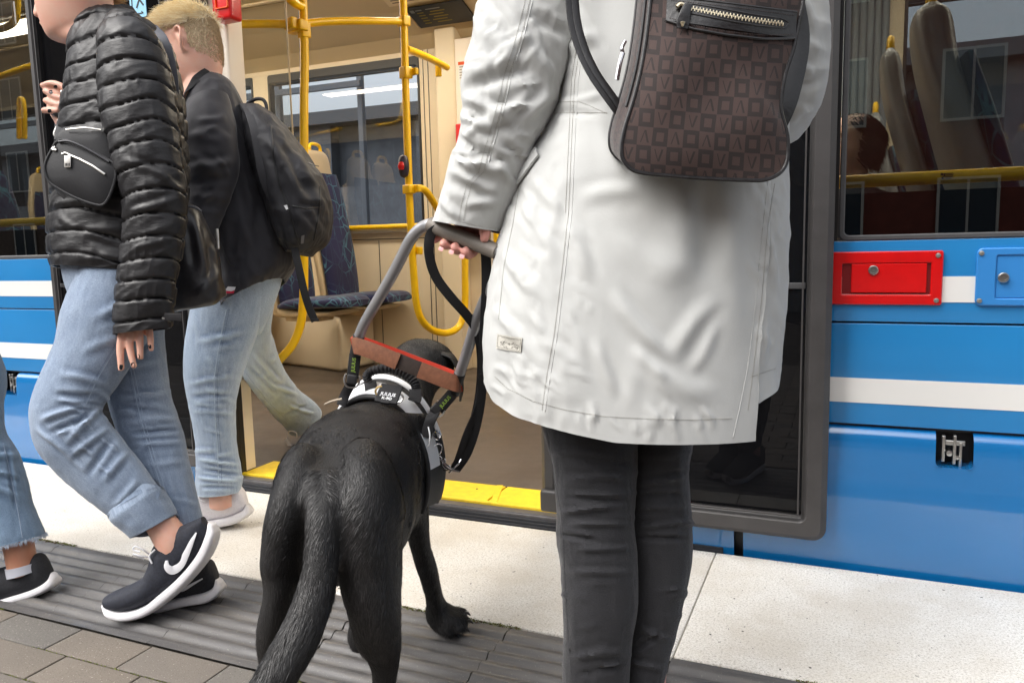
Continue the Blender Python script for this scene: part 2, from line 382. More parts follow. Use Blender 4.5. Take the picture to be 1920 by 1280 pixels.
# pavers
m_pv = [paver_mat('paver_brown', srgb(114, 107, 99), srgb(98, 92, 86), 1), paver_mat('paver_grey', srgb(108, 104, 98), srgb(94, 90, 86), 2), paver_mat('paver_warm', srgb(118, 109, 99), srgb(102, 95, 87), 3)]
mb = MB()
for r_ in range(26):
    y1 = YS-.0015-r_*.1; off = -1.418-(.112 if r_ % 2 else 0)+(0 if r_ % 2 == 0 else -.035)
    for k in range(-15, 18):
        x0 = off+k*.225
        mb.obox(A3(x0+.1125, y1-.05, -.03+random.uniform(-.0012, .0012)), np.eye(3), A3(.1125-.0018, .05-.0018, .03), random.choice((0, 0, 1, 2)), .003)
o = mb.build('pavement', m_pv); tag(o, kind='structure')
mb = MB(); mb.box((-30, -9, -.3), (30, YP-.03, -.012)); o = mb.build('ground_bed', m_dirt); tag(o, kind='structure')
# moss in the joints
m_moss = M('moss', srgb(104, 112, 42), .95, var=(90, .5))
def mossline(y, x0, x1, n, wd, zz):
    x = RNG.uniform(x0, x1, n); k = fbm(np.column_stack([x*3.1, x*0, x*0+y*9]), 9) > -.05; x = x[k]
    return np.column_stack([x, y+RNG.normal(0, wd, len(x)), np.full(len(x), zz)])
P = np.vstack([mossline(YT-.001, -4, 1.4, 9000, .0032, -.002), mossline(YS-.001, -3, 1.4, 5000, .0022, -.003), mossline(YS-.1015, -3, 0, 2200, .0012, -.004), mossline(YS-.2015, -3, 0, 1500, .0012, -.004)])
mb = MB(); D_ = np.column_stack([RNG.normal(0, .8, len(P)), RNG.normal(0, .8, len(P)), np.ones(len(P))]); strands(mb, P, D_, RNG.uniform(.0025, .0055, len(P)), np.full(len(P), .0022), side=nrm(RNG.normal(size=(len(P), 3))))
o = mb.build('moss_in_joints', m_moss, auto=0); tag(o, kind='stuff')
mb = MB()
q = mossline(YT-.001, -4, 1.5, 1400, .0045, -.001); s_ = RNG.uniform(.0008, .0024, len(q))
for p, a in zip(q, s_): mb.obox(p, nrm(np.eye(3)+RNG.normal(0, .4, (3, 3))), A3(a, a*.8, a*.6))
o = mb.build('grit', M('grit_stone', srgb(96, 80, 62), .9, var=(40, .6))); tag(o, kind='stuff')
# wider ground, street, track bed
mb = MB(); mb.box((-150, -150, -1.2), (150, 150, -.95)); o = mb.build('ground', M('ballast', srgb(88, 82, 76), .95, var=(8, .4), bump=(30, .8, .02))); tag(o, kind='structure')
mb = MB(); mb.box((-60, -30, -.3), (60, -9.02, -.14)); o = mb.build('street', M('asphalt', (.06, .06, .062), .8, var=(20, .3), bump=(200, .5, .002))); tag(o, kind='structure')
mb = MB(); mb.box((-60, -9.02, -.3), (-30.01, YP, -.012)); mb.box((30.01, -9.02, -.3), (60, YP, -.012)); mb.box((-60, 5.6, -.9), (60, 40, -.25)); o = mb.build('far_pavement', M('far_paving', srgb(120, 116, 110), .9, var=(6, .2))); tag(o, kind='structure')

def facade(name, loc, W, Hh, dy, cw, cg, label, flo=3.4, bay=3.1, cat='building', wx=1.5, wz=1.9, band=None, lit=0.):
    """building block whose front lies at loc y; windows are real recesses"""
    t = thing(name, loc, label, cat); mw = M(name+'_wall_mat', cw, .85, var=(3, .18), bump=(12, .5, .004)); sg = -1 if dy > 0 else 1
    mb = MB(); x0, y0, z0 = loc; nb = int(W/bay); nf = int(Hh/flo); y1 = y0+dy; yb = y0+dy*.04
    mb.box((x0-W/2, yb, z0), (x0+W/2, y1, z0+Hh))
    for i in range(nb+1): 
        xx = x0-W/2+i*W/nb; mb.box((xx-(W/nb-wx)/2, y0, z0), (xx+(W/nb-wx)/2, yb, z0+Hh))
    for j in range(nf+1):
        zz = z0+j*flo; 
        for i in range(nb): xx = x0-W/2+(i+.5)*W/nb; mb.box((xx-wx/2, y0+.003*np.sign(dy), zz-(flo-wz)*.55), (xx+wx/2, yb, min(zz+(flo-wz)*.45, z0+Hh)))
    mb.build('wall', mw, t)
    mp = M('far_pane', srgb(60, 68, 76), .08, spec=.8); mf = M('far_frame', srgb(200, 196, 188), .6); n = 0
    for j in range(nf):
        for i in range(nb):
            if n > 95: break
            xx = x0-W/2+(i+.5)*W/nb; za = z0+j*flo+(flo-wz)*.45; zb = z0+(j+1)*flo-(flo-wz)*.55; ym = y0+(yb-y0)*.7
            f = MB()
            for (a, b2, c, d2) in ((xx-wx/2, xx-wx/2+.07, za, zb), (xx+wx/2-.07, xx+wx/2, za, zb), (xx-wx/2+.07, xx+wx/2-.07, za, za+.07), (xx-wx/2+.07, xx+wx/2-.07, zb-.07, zb), (xx-.03, xx+.03, za+.07, zb-.07)):
                f.box((a, ym-.03, c), (b2, ym+.03, d2))
            fo = f.build('window', mf, t); MB().box((xx-wx/2+.02, ym-.012, za+.02), (xx+wx/2-.02, ym+.012, zb-.02)).build('pane', mp, fo); n += 1
    if band:
        MB().box((x0-W/2-.2, y0-.25*np.sign(dy), z0+Hh), (x0+W/2+.2, y1, z0+Hh+.35)).build('cornice', M(name+'_cornice', band, .7), t)
    return t
facade('office_building', A3(-10, 19, -.9), 46, 5.3, 10, srgb(70, 73, 78), 0, 'low dark grey building seen through the far tram windows', flo=2.9, bay=4.2, wx=2.8, wz=1.5, band=srgb(58, 60, 64))
facade('brick_building', A3(13, -20, -.15), 30, 13.5, -9, srgb(122, 62, 50), 0, 'red brick building across the street behind the photographer', band=srgb(150, 140, 128))
facade('rendered_building', A3(-19, -22, -.15), 30, 11, -9, srgb(178, 172, 160), 0, 'pale rendered building across the street behind the photographer', band=srgb(120, 116, 110))
facade('added_dark_building', A3(-54, -21, -.15), 38, 15, -9, srgb(92, 78, 70), 0, 'tall dark building added unseen at the far left to darken window reflections', band=srgb(70, 62, 56))  # unseen block added so the left tram window mirrors something dark
# overhead line frame seen above the dark building
m_steel = M('painted_steel', srgb(72, 76, 82), .5)
for k, px in enumerate((522, 676)):
    q = PY(px, 168, 12.0); mb = MB(); mb.box((q[0]-.05, 11.95, -.9), (q[0]+.05, 12.05, 5.0), bev=.01)
    o = mb.build('catenary_mast', m_steel); tag(o, ('left' if k == 0 else 'right')+' grey mast of the overhead line beyond the tram window', 'mast', 'masts of the overhead line')
mb = MB(); a, b_ = PY(430, 187, 11.8), PY(676, 155, 11.8); a[2] = b_[2] = (a[2]+b_[2])/2; mb.box((-24, 11.76, a[2]-.05), (b_[0], 11.84, a[2]+.05)); o = mb.build('catenary_beam', m_steel); tag(o, 'grey horizontal beam between the masts beyond the tram window', 'beam')
for k, (pa, pb) in enumerate((((500, 158), (785, 119)), ((500, 147), (785, 108)))):
    a, b_ = PY(*pa, 10), PY(*pb, 10); z = (a[2]+b_[2])/2; mb = MB(); mb.tube([(-30, 10, z), (0, 10, z-.05), (20, 10, z)], .022, 6); o = mb.build('overhead_wire', M('wire', (.02, .02, .02), .6)); tag(o, ('lower' if k == 0 else 'upper')+' dark overhead wire beyond the far tram window', 'wire', 'overhead wires beyond the tram')

# ================================================================ TRAM
YO, YW = 2.19, 4.80
tram = thing('tram', (-1.5, YO, -.9), 'blue and white tram standing at the platform with its doorway open', 'tram')
m_blue = M('tram_blue', BLUE, .28, coat=.6, var=(2.5, .05), bump=(3.5, .05, .01), spec=.5)
m_blue2 = M('tram_blue_skirt', srgb(18, 110, 174), .16, coat=1, bump=(1.6, .12, .02), var=(1.2, .05))
for _m in (m_blue, m_blue2): _m.node_tree.nodes['Principled BSDF'].inputs['Coat IOR'].default_value = 1.6
m_white = M('tram_white', srgb(226, 225, 222), .3, coat=.4)
m_gask = M('grey_gasket', srgb(70, 70, 72), .5, var=(20, .12)); m_frame = M('door_frame_grey', srgb(66, 64, 64), .42, var=(14, .12), bump=(500, .2, .0004))
m_blk = M('black_plastic', (.012, .012, .013), .45); m_cream = M('cream_panel', CREAM, .45, var=(2, .04), bump=(700, .15, .0003))
m_ceil = M('cream_ceiling', srgb(205, 186, 152), .5, var=(1.5, .05)); m_yel = M('yellow_rail', srgb(246, 196, 6), .34, var=(10, .06)); m_steelb = M('bright_steel', (.6, .6, .58), .28, 1.)
m_dglass = glass('door_glass', (.22, .225, .23), .8, 0, (.012, .012, .014), .4, k=.65)
m_wglass = glass('window_glass', (.54, .56, .56), 1, 0, k=1.9)
m_fglass = glass('far_window_glass', (.84, .87, .90), 1, 0, k=1.)
m_cglass = glass('clear_screen', (.97, .98, .97), .8, 0, k=.8)
OX0, OX1 = -2.10, -.80
def P_(name, mb, mat, par=tram, lab=None, auto=40): return mb.build(name, mat, par, lab, auto)
def ring(mb, x0, x1, z0, z1, wl, wr, wb, wt, ro, ri, y0, y1, ch=.006, mi=0, n=7):
    """rounded rectangular frame in the XZ plane, front face at y0 (towards viewer)"""
    def rr(a, b, c, d, r, g=0):
        out = []
        for (cx, cz, s) in ((b-r, c+r, -90), (b-r, d-r, 0), (a+r, d-r, 90), (a+r, c+r, 180)):
            for k in range(n): t = R_(s+90*k/(n-1)); out.append((cx+r*math.cos(t), cz+r*math.sin(t)))
        return out
    lay = [(rr(x0, x1, z0, z1, ro), y1), (rr(x0, x1, z0, z1, ro), y0+ch), (rr(x0+ch, x1-ch, z0+ch, z1-ch, max(ro-ch, .001)), y0)]
    X0, X1, Z0, Z1 = x0+wl, x1-wr, z0+wb, z1-wt
    lay += [(rr(X0-ch, X1+ch, Z0-ch, Z1+ch, ri+ch), y0), (rr(X0, X1, Z0, Z1, ri), y0+ch), (rr(X0, X1, Z0, Z1, ri), y1)]
    V = []; 
    for pts, y in lay: V += [(p[0], y, p[1]) for p in pts]
    k = 4*n; F = gridF(len(lay), k)+[((len(lay)-1)*k+j, (len(lay)-1)*k+(j+1) % k, (j+1) % k, j) for j in range(k)]
    return mb.add(V, F, None, mi)
def rplate(mb, x0, x1, z0, z1, r, y0, y1, ch=.003, mi=0, n=6):
    def rr(a, b, c, d, r):
        out = []
        for (cx, cz, s) in ((b-r, c+r, -90), (b-r, d-r, 0), (a+r, d-r, 90), (a+r, c+r, 180)):
            for k in range(n): t = R_(s+90*k/(n-1)); out.append((cx+r*math.cos(t), cz+r*math.sin(t)))
        return out
    V = []
    for pts, y in ((rr(x0, x1, z0, z1, r), y1), (rr(x0, x1, z0, z1, r), y0+ch), (rr(x0+ch, x1-ch, z0+ch, z1-ch, max(r-ch, .0005)), y0)): V += [(p[0], y, p[1]) for p in pts]
    k = 4*n; return mb.add(V, gridF(3, k)+[tuple(range(k)), tuple(range(2*k, 3*k))], None, mi)
# outer side panels
for a, b_, nm in ((-9, -2.98, 0), (-.80, 6, 0)):
    P_('side_panel', MB().box((a, YO, .662), (b_, YO+.05, .868), bev=.002), m_blue)
    P_('side_panel', MB().box((a, YO, .392), (b_, YO+.05, .657), bev=.002), m_blue)
P_('side_panel', MB().box((-2.978, YO+.004, .1), (OX0, YO+.05, .868)), m_blk)
P_('backing_wall', MB().box((-9, YO+.051, -.6), (OX0, YO+.075, .867)).box((OX1, YO+.051, -.6), (6, YO+.075, .867)), m_blk)
P_('upper_side_panel', MB().box((-9, YO+.002, 2.04), (6, YO+.05, 2.75)).box((-9, YO+.002, .87), (-8.9, YO+.05, 2.038)).box((-4.68, YO+.002, .87), (-4.55, YO+.05, 2.038)).box((2.55, YO+.002, .87), (2.68, YO+.05, 2.038)), m_blk)
for zz in ((.713, .777), (.449, .514)):
    P_('white_stripe', MB().box((-8.99, YO-.0015, zz[0]), (-2.985, YO+.01, zz[1])), m_white)
    P_('white_stripe', MB().box((-.213, YO-.0015, zz[0]), (5.99, YO+.01, zz[1])), m_white)
P_('door_pocket', MB().box((-.795, YO-.002, .1), (-.036, YO+.02, .867)), M('pocket_blue', srgb(20, 60, 95), .4))
P_('black_backing_sheet', MB().box((-.212, YO-.004, .1), (-.036, YO-.0025, .867)), m_blk)  # black sheet added on the wall behind the right leaf's glass
# skirt with notches
def skirt(xa, xb, ztop=.383, cl=True):
    pr_ = [(YO+.05, ztop+.004), (YO+.012, ztop+.002), (YO-.004, ztop-.006), (YO-.012, ztop-.020), (YO-.016, ztop-.05), (YO-.020, ztop-.12), (YO-.021, ztop-.2), (YO-.016, .08), (YO-.006, 0.), (YO+.006, -.10), (YO+.03, -.25), (YO+.08, -.45)]
    pr_ = [p for p in pr_ if p[1] <= ztop+.01]; q = cr(A3(*[c for p in pr_ for c in p]).reshape(-1, 2), 4); n = max(2, int((xb-xa)/.25)+1); V = []
    for x in np.linspace(xa, xb, n):
        for y, z in q: V.append((x, y, z))
    return V, gridF(n, len(q), False), np.zeros((len(V), 2))
def skirt_part(segs, lab=None):
    YB = 0
    mb = MB()
    for (xa, xb, zt) in segs:
        if zt is None: mb.add(*skirt(xa, xb))
        else:
            V, F, U = skirt(xa, xb); V = np.array(V); lo = V[:, 2] <= zt; 
            V[~lo, 2] = zt; V[~lo, 1] = np.where(V[~lo, 1] > YO+.03, YO+.05, YO-.019) if zt > .1 else YO+.006; mb.add(V, F, U)
    return P_('skirt_panel', mb, m_blue2, auto=60)
skirt_part([(-2.975, OX0-.02, None), (OX0-.02, OX1+.03, .012), (OX1+.03, -.27, None)]); skirt_part([(-.245, .221, None), (.221, .304, .298), (.304, 2.2, None)]); skirt_part([(2.22, 6, None)])
skirt_part([(-9, -3.33, None), (-3.33, -3.25, .290), (-3.25, -2.985, None)])
for nx0, nx1, nz in ((.221, .304, .298), (-3.33, -3.25, .290)):
    r = .014
    for sx, xx in ((1, nx0), (-1, nx1)):   # rounded lower corners
        mb = MB()
        for (zc, zs) in ((nz, 1),):
            pts = [(xx, YO-.0205, zc)]+[(xx+sx*r*(1-math.cos(R_(t))), YO-.0205, zc+r*(1-math.sin(R_(t)))) for t in (0, 22, 45, 68, 90)]
            mb.poly(pts if sx > 0 else pts[::-1], (0, 1, 0), .05)
        P_('notch_corner', mb, m_blue2)
    hb = MB(); cx = (nx0+nx1)/2
    hb.box((cx-.027, YO+.0, nz+.01), (cx-.019, YO+.02, .375), bev=.002).box((cx-.002, YO-.004, nz+.006), (cx+.005, YO+.012, .378), bev=.002).box((cx+.012, YO, nz+.0), (cx+.019, YO+.02, .36), bev=.002)
    hb.box((cx-.019, YO+.001, .352), (cx+.025, YO+.01, .364), bev=.002).tube([(cx-.01, YO-.006, .332), (cx-.01, YO+.02, .332)], .007, 12).tube([(cx+.008, YO-.004, .322), (cx+.008, YO+.02, .322)], .005, 12)
    P_('hinge', hb, m_steelb)
mb = MB(); mb.box((-9, YO+.012, .3845), (-2.985, YO+.04, .391)); mb.box((-.795, YO+.012, .3845), (6, YO+.04, .391)); P_('panel_gap', mb, m_blk)
P_('skirt_gap', MB().box((-.269, YO+.02, -.5), (-.246, YO+.04, .38)), m_blk)
# service latches
m_red = M('red_enamel', srgb(205, 8, 12), .3, coat=.4, var=(30, .06))
def latch(x0, x1, z0, z1, mat, rec, holes=True, rnd=.006):
    mb = MB(); wl = .035; ring(mb, x0, x1, z0, z1, .036 if rec else .042, .026 if rec else .03, .026 if rec else .018, .03 if rec else .018, rnd, .003, YO-.009, YO+.004, .0025)
    o = P_('service_latch', mb, mat)
    ORG[o.name] = ORG[tram.name]
    X0, X1, Z0, Z1 = x0+(.018 if rec else .042), x1-.026, z0+.028, z1-.030
    if rec:
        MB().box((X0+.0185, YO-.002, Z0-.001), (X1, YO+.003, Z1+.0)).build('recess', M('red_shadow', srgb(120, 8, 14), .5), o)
        rplate(MB(), X0+.04, X1-.009, Z0+.003, Z1-.001, .002, YO-.0085, YO-.002, .0015).build('latch_handle', mat, o)
    else:
        rplate(MB(), x0+.0425, x1-.031, z0+.0185, z1-.0185, .002, YO-.005, YO+.003, .0015).build('latch_handle', mat, o)
    cx, cz = (x0+.109, z1-.047) if rec else (x0+.057, z1-.071)
    lk = MB(); r0 = .012
    ringv = []
    for (r, y) in ((r0, YO-.005), (r0, YO-.0125), (r0*.85, YO-.0145), (r0*.62, YO-.0145), (r0*.58, YO-.011), (r0*.58, YO-.0105)):
        ringv += [(cx+r*math.cos(t), y, cz+r*math.sin(t)) for t in np.linspace(0, 2*math.pi, 24, endpoint=False)]
    lk.add(ringv, gridF(6, 24)); lk.box((cx-.003, YO-.0125, cz-.003), (cx+.003, YO-.01, cz+.003)); lk.add([(cx+r0*.6*math.cos(t), YO-.0108, cz+r0*.6*math.sin(t)) for t in np.linspace(0, 2*math.pi, 24, endpoint=False)], [tuple(range(24))])
    lk.build('lock', M('lock_metal', (.42, .42, .40), .35, 1.), o)
    for sx in (x0+.009, x1-.012):
        for sz in (z0+.012, z1-.012):
            s_ = MB(); s_.add(*tube([(sx, YO-.009, sz), (sx, YO-.0115, sz)], .0058, 14, 1)); s_.add(*tube([(sx, YO-.0115, sz), (sx, YO-.0122, sz)], .0024, 6, 1)); s_.build('screw', M('screw_grey', (.35, .35, .33), .4, .8), o)
    return o
o = latch(-.045, .220, .706, .841, m_red, True); o['label'] = 'red recessed latch plate'
o = latch(.291, .58, .706, .845, M('latch_blue', srgb(52, 130, 200), .3, coat=.4), False, rnd=.014); o['label'] = 'blue recessed latch plate'
# windows of the near side
for a, b_ in ((-8.9, -4.68), (-4.55, -2.955), (-.02, 2.55), (2.68, 6)):
    mb = MB(); ring(mb, a, b_, .869, 2.04, .014, .014, .014, .014, .02, .012, YO-.002, YO+.03, .003)
    f = P_('window_frame', mb, m_gask); MB().box((a+.008, YO+.006, .876), (b_-.008, YO+.0095, 2.034)).build('pane', m_wglass, f)
    P_('window_tint_band', MB().box((a+.01, YO+.012, .884), (b_-.01, YO+.014, .988)), glass('band_glass', (.10, .10, .11), 1, .0, (.01, .01, .01), .55))
P_('door_side_pillar', MB().box((-2.952, YO+.006, .87), (OX0-.012, YO+.05, 2.038)), m_blk); P_('door_side_pillar', MB().box((OX1+.0, YO+.006, .87), (-.022, YO+.05, 2.038)), m_blk)
# door leaves (slid open, outside the body)
def leaf(x0, x1, zm, wl, wr, lab):
    mb = MB(); ring(mb, x0, x1, .079, 2.06, wl, wr, .062, .06, .035, .008, 2.125, 2.168, .014)
    for s in (x0+wl+.006, x1-wr-.010): mb.box((s, 2.121, .15), (s+.004, 2.13, 2.0))
    mb.box((x0+wl, 2.1215, .1435), (x1-wr, 2.13, .149), bev=.002)
    f = P_('door_leaf', mb, m_frame, lab=lab); MB().box((x0+wl-.003, 2.142, .137), (x1-wr+.003, 2.147, 2.004)).build('pane', m_dglass, f)
    MB().box((x0+wl+.002, 2.136, zm-.008), (x1-wr-.002, 2.1415, zm+.008), bev=.002).build('mid_rail', m_gask, f); return f
lr = leaf(-.832, -.030, .757, .052, .062, 'right door leaf slid open'); ll = leaf(-2.915, -2.165, .761, .045, .045, 'left door leaf slid open')
MB().obox(A3(-.795, 2.128, .112), np.eye(3), A3(.036, .018, .034), 0, .012).build('end_cap', m_frame, lr)
# sticker with pictogram on the left leaf
a, b_ = PY(241, 2, 2.135), PY(275, 47, 2.135)
mb = MB(); rplate(mb, a[0], b_[0], b_[2]+.03, a[2]+.05, .006, 2.1385, 2.1412, .0005, 0); sx, sz = a[0], b_[2]+.03
wz_, hz_ = b_[0]-a[0], a[2]-b_[2]
for (u0, v0, u1, v1, tk) in ((.2, .75, .5, .9, .09), (.5, .9, .62, .55, .09), (.62, .55, .42, .3, .08), (.62, .55, .85, .35, .08), (.5, .85, .78, .72, .06), (.15, .2, .15, .95, .05), (.3, .12, .8, .12, .05), (.8, .12, .7, .18, .04), (.3, .12, .4, .18, .04)):
    p0, p1 = A3(sx+u0*wz_, 2.1378, sz+v0*(hz_+.02)), A3(sx+u1*wz_, 2.1378, sz+v1*(hz_+.02)); d = p1-p0; L = np.linalg.norm(d); ax = np.array([d/L, (0, 1, 0), np.cross(d/L, (0, 1, 0))])
    mb.obox((p0+p1)/2, ax, A3(L/2, .0006, tk*wz_/2), 1)
P_('sticker', mb, [M('sticker_blue', srgb(150, 205, 235), .4), m_blk])
mb = MB(); rplate(mb, sx, sx+wz_, sz-.042, sz-.004, .003, 2.1385, 2.1412, .0005, 0); rplate(mb, sx+.004, sx+wz_-.004, sz-.090, sz-.046, .003, 2.1385, 2.1412, .0005, 1); 
for k in range(3): mb.box((sx+.008, 2.1375, sz-.014-k*.009), (sx+wz_*(.8-.15*k), 2.1383, sz-.011-k*.009), 2)
P_('sticker', mb, [M('sticker_black', (.02, .02, .03), .4), MATS['sticker_blue'], M('sticker_yellow', srgb(205, 170, 20), .5)])
# floor, sill, threshold
def floor_mat():
    mt = M('tram_floor', (.1, .08, .07), .45); t = mt.node_tree; b = t.nodes['Principled BSDF']; h = N(t); v = t.nodes.new('ShaderNodeTexCoord').outputs['Object']
    c = h.ramp(h.noise(v, 420, 2, .6), ((.35, srgb(62, 54, 48)), (.5, srgb(82, 72, 64)), (.66, srgb(100, 89, 80)), (.72, srgb(140, 130, 120)))); t.links.new(h.mix(h.m('MULTIPLY', h.noise(v, 3, 4, .6), .35), c, srgb(92, 80, 70)), b.inputs['Base Color'])
    t.links.new(h.ramp(h.noise(v, 4, 5, .6), ((.3, .34), (.7, .56))), b.inputs['Roughness']); return mt
P_('floor', MB().box((-9, 2.421, -.02), (6, YW, .036)).box((-9, YO+.08, -.02), (OX0-.002, 2.42, .036)).box((OX1+.002, YO+.08, -.02), (6, 2.42, .036)), floor_mat())
m_thr = M('threshold_yellow', srgb(240, 204, 40), .5, var=(35, .10), bump=(900, .5, .0006))
mb = MB(); jx = -1.075
for a, b_ in ((OX0, jx-.004), (jx+.004, OX1)):
    mb.box((a, 2.236, -.01), (b_, 2.4195, .038), bev=.0015)
mb.box((OX0, 2.2365, -.01), (OX1, 2.256, .0405), bev=.002); mb.obox(A3(jx, 2.337, .0385), nrm(A3((.95, .3, 0), (-.3, .95, 0), (0, 0, 1)).reshape(3, 3)), A3(.011, .086, .002), 0, .001)
for a in np.linspace(OX0+.15, OX1-.1, 5): mb.add(*tube([(a, 2.36, .037), (a, 2.36, .0393)], .004, 10, 1), mi=1)
P_('threshold', mb, [m_thr, m_gask])
mb = MB(); mb.box((OX0-.05, 2.196, -.1), (OX1+.14, 2.2345, .030), 0, .003)
mb.box((OX0-.05, 2.2, .0), (OX1, 2.2346, .0325), 0, .001)
for k in range(4): mb.box((OX0-.05, 2.172+.0065*k-.004, -.12), (OX1+.5, 2.172+.0065*k+.006, .0-.006+.0085*k), 1, .002)
P_('sill', mb, [M('sill_alloy', srgb(92, 90, 92), .4, .3, var=(30, .15)), M('sill_rubber', (.018, .02, .026), .5)])
# door portal: jambs
q0, q1 = PY(415, 100, 2.3), PY(448, 100, 2.3)
m_port = M('portal_white', srgb(232, 220, 204), .4)
P_('door_jamb', MB().box((q0[0]-.03, 2.245, .70), (q1[0], 2.33, 2.2), bev=.012).box((q0[0]-.03, 2.247, .04), (OX0-.004, 2.32, .72)), m_port)
P_('door_jamb', MB().box((OX1+.0, 2.245, .04), (OX1+.07, 2.33, 2.2), bev=.012), m_port)
P_('door_header', MB().box((OX0-.1, 2.24, 2.06), (OX1+.1, 2.42, 2.2), bev=.01), m_cream)
a, b_ = PY(408, 2, 2.22), PY(444, 36, 2.22)
mb = MB(); mb.obox((a+b_)/2+A3(0, 0, .035), np.eye(3), A3(.042, .03, .075), 0, .012); o = P_('emergency_box', mb, m_red); ring(MB(), (a+b_)[0]/2-.022, (a+b_)[0]/2+.034, (a+b_)[2]/2-.005, (a+b_)[2]/2+.085, .004, .004, .004, .004, .006, .004, 2.184, 2.192, .001).build('cover_edge', M('orange_edge', srgb(235, 90, 20), .4), o)
a = PY(420, 160, 2.24); MB().obox(a, nrm(A3((1, 0, -.5), (0, 1, 0), (.5, 0, 1)).reshape(3, 3)), A3(.012, .003, .004), 0, .001).build('green_tab', M('green_tab', srgb(20, 140, 80), .5), tram)
# inner walls
mb = MB()
mb.box((-9, YO+.08, .036), (-2.3, YO+.11, .87)); mb.box((OX1+.08, YO+.08, .036), (6, YO+.11, .87)); mb.box((-9, YO+.08, 2.04), (6, YO+.11, 2.4))
P_('near_inner_wall', mb, m_cream)
wins = [(-8.9, -7.3), (-7.15, -5.65), (-5.5, -4.14), (-4.0, -2.708), (.25, 1.7), (1.85, 3.3), (3.45, 5.9)]
mb = MB(); prev = -9
mb.box((-9, YW, -.02), (6, YW+.06, 1.03)); mb.box((-9, YW, 2.168), (6, YW+.06, 2.75))
for a, b_ in wins+[(6, 6)]: mb.box((prev, YW, 1.031), (a, YW+.06, 2.167)); prev = b_
P_('far_wall', mb, m_cream)
for a, b_ in wins:
    mb = MB(); ring(mb, a, b_, 1.03, 2.168, .018, .018, .014, .06, .02, .012, YW-.006, YW+.05, .003); f = P_('window_frame', mb, m_blk); MB().box((a+.01, YW+.02, 1.035), (b_-.01, YW+.024, 2.16)).build('pane', m_fglass, f)
P_('window_sill', MB().box((-9, YW-.035, .985), (-2.62, YW, 1.012), bev=.006), m_white)
P_('wall_groove', MB().box((-9, YW-.003, .938), (-2.6, YW-.0005, .943)), m_blk)
mb = MB(); a, b_ = PY(822, 100, 4.72), PY(868, 100, 4.72)
mb.box((a[0], 4.66, .03), (b_[0]-.03, YW-.002, 2.3), bev=.02); P_('wall_pillar', mb, m_cream)
for px in (712, 806, 815): 
    q = PY(px, 480, YW); P_('panel_joint', MB().box((q[0]-.002, YW-.004, .05), (q[0]+.002, YW-.0006, .93 if px < 800 else 2.2)), m_gask)
# far side doors right of the pillar
mb = MB(); ring(mb, -2.2, -.95, .06, 2.1, .05, .05, .1, .08, .03, .01, YW-.02, YW-.004, .004); f = P_('far_door', mb, m_port); MB().box((-2.16, YW-.012, .15), (-.99, YW-.008, 2.03)).build('pane', M('far_door_dark', srgb(50, 48, 46), .2), f)
mb = MB(); q0, q1 = PY(857, 235, 4.64), PY(882, 275, 4.64); mb.obox((q0+q1)/2, np.eye(3), A3(.045, .03, .075), 0, .01); mb.obox((q0+q1)/2+A3(.01, -.031, -.03), np.eye(3), A3(.018, .002, .022), 1); P_('fire_extinguisher_box', mb, [m_red, m_white])
mb = MB(); q0, q1 = PY(857, 116, 4.64), PY(884, 152, 4.64); mb.box((q0[0], 4.655, q1[2]), (q1[0], 4.6585, q0[2]), 0); mb.box((q0[0], 4.653, q0[2]-.02), (q1[0], 4.6545, q0[2]-.0), 1)
for k in range(5): mb.box((q0[0]+.008, 4.6535, q0[2]-.035-k*.017), (q1[0]-.012-.01*(k % 2), 4.6545, q0[2]-.030-k*.017), 2)
P_('notice', mb, [m_white, M('notice_orange', srgb(215, 80, 20), .6), M('notice_text', srgb(120, 110, 100), .7)])
P_('notice_panel', MB().box((b_[0]-.029, 4.66, .9), (-2.2, 4.69, 2.2), bev=.004), m_port)
# ceiling: flat middle with coves down to each side
mb = MB(); prof = [(YO+.11, 2.20), (2.5, 2.30), (2.85, 2.40), (3.2, 2.45), (3.9, 2.45), (4.15, 2.44), (4.45, 2.36), (4.70, 2.27), (4.80, 2.20), (4.80, 2.85), (YO+.11, 2.85)]
V = [(x, y, z) for x in (-9, 6) for y, z in prof]; k = len(prof); mb.add(V, [(j, (j+1) % k, (j+1) % k+k, j+k) for j in range(k)]+[tuple(range(k)), tuple(range(k, 2*k))], None, 0, False); P_('ceiling', mb, m_ceil)
P_('ceiling_trim', MB().box((-9, 4.11, 2.425), (6, 4.14, 2.44), bev=.004).box((-9, 3.60, 2.435), (6, 3.63, 2.449), bev=.003).box((-9, 3.92, 2.435), (6, 3.95, 2.449), bev=.003), M('trim_light', srgb(226, 208, 176), .4))
m_lamp = M('lamp_diffuser', (.9, .85, .75), .5, emit=(1, .89, .72), es=11)
for k in range(7):
    xa = -8.6+k*2.05
    if k == 0 or k > 5: continue
    lp = P_('ceiling_lamp', MB().box((xa-.02, 3.655, 2.43), (xa+1.92, 3.90, 2.4488), bev=.004), m_ceil); MB().box((xa, 3.67, 2.42), (xa+1.9, 3.885, 2.4295), bev=.003).build('diffuser', m_lamp, lp)
for k in range(4):
    xa = -8.4+k*3.6
    if k == 3: continue
    lp = P_('ceiling_lamp', MB().box((xa-.02, 2.94, 2.395), (xa+1.52, 3.10, 2.425), bev=.004), m_ceil); MB().box((xa, 2.955, 2.385), (xa+1.5, 3.085, 2.3945), bev=.003).build('diffuser', m_lamp, lp)
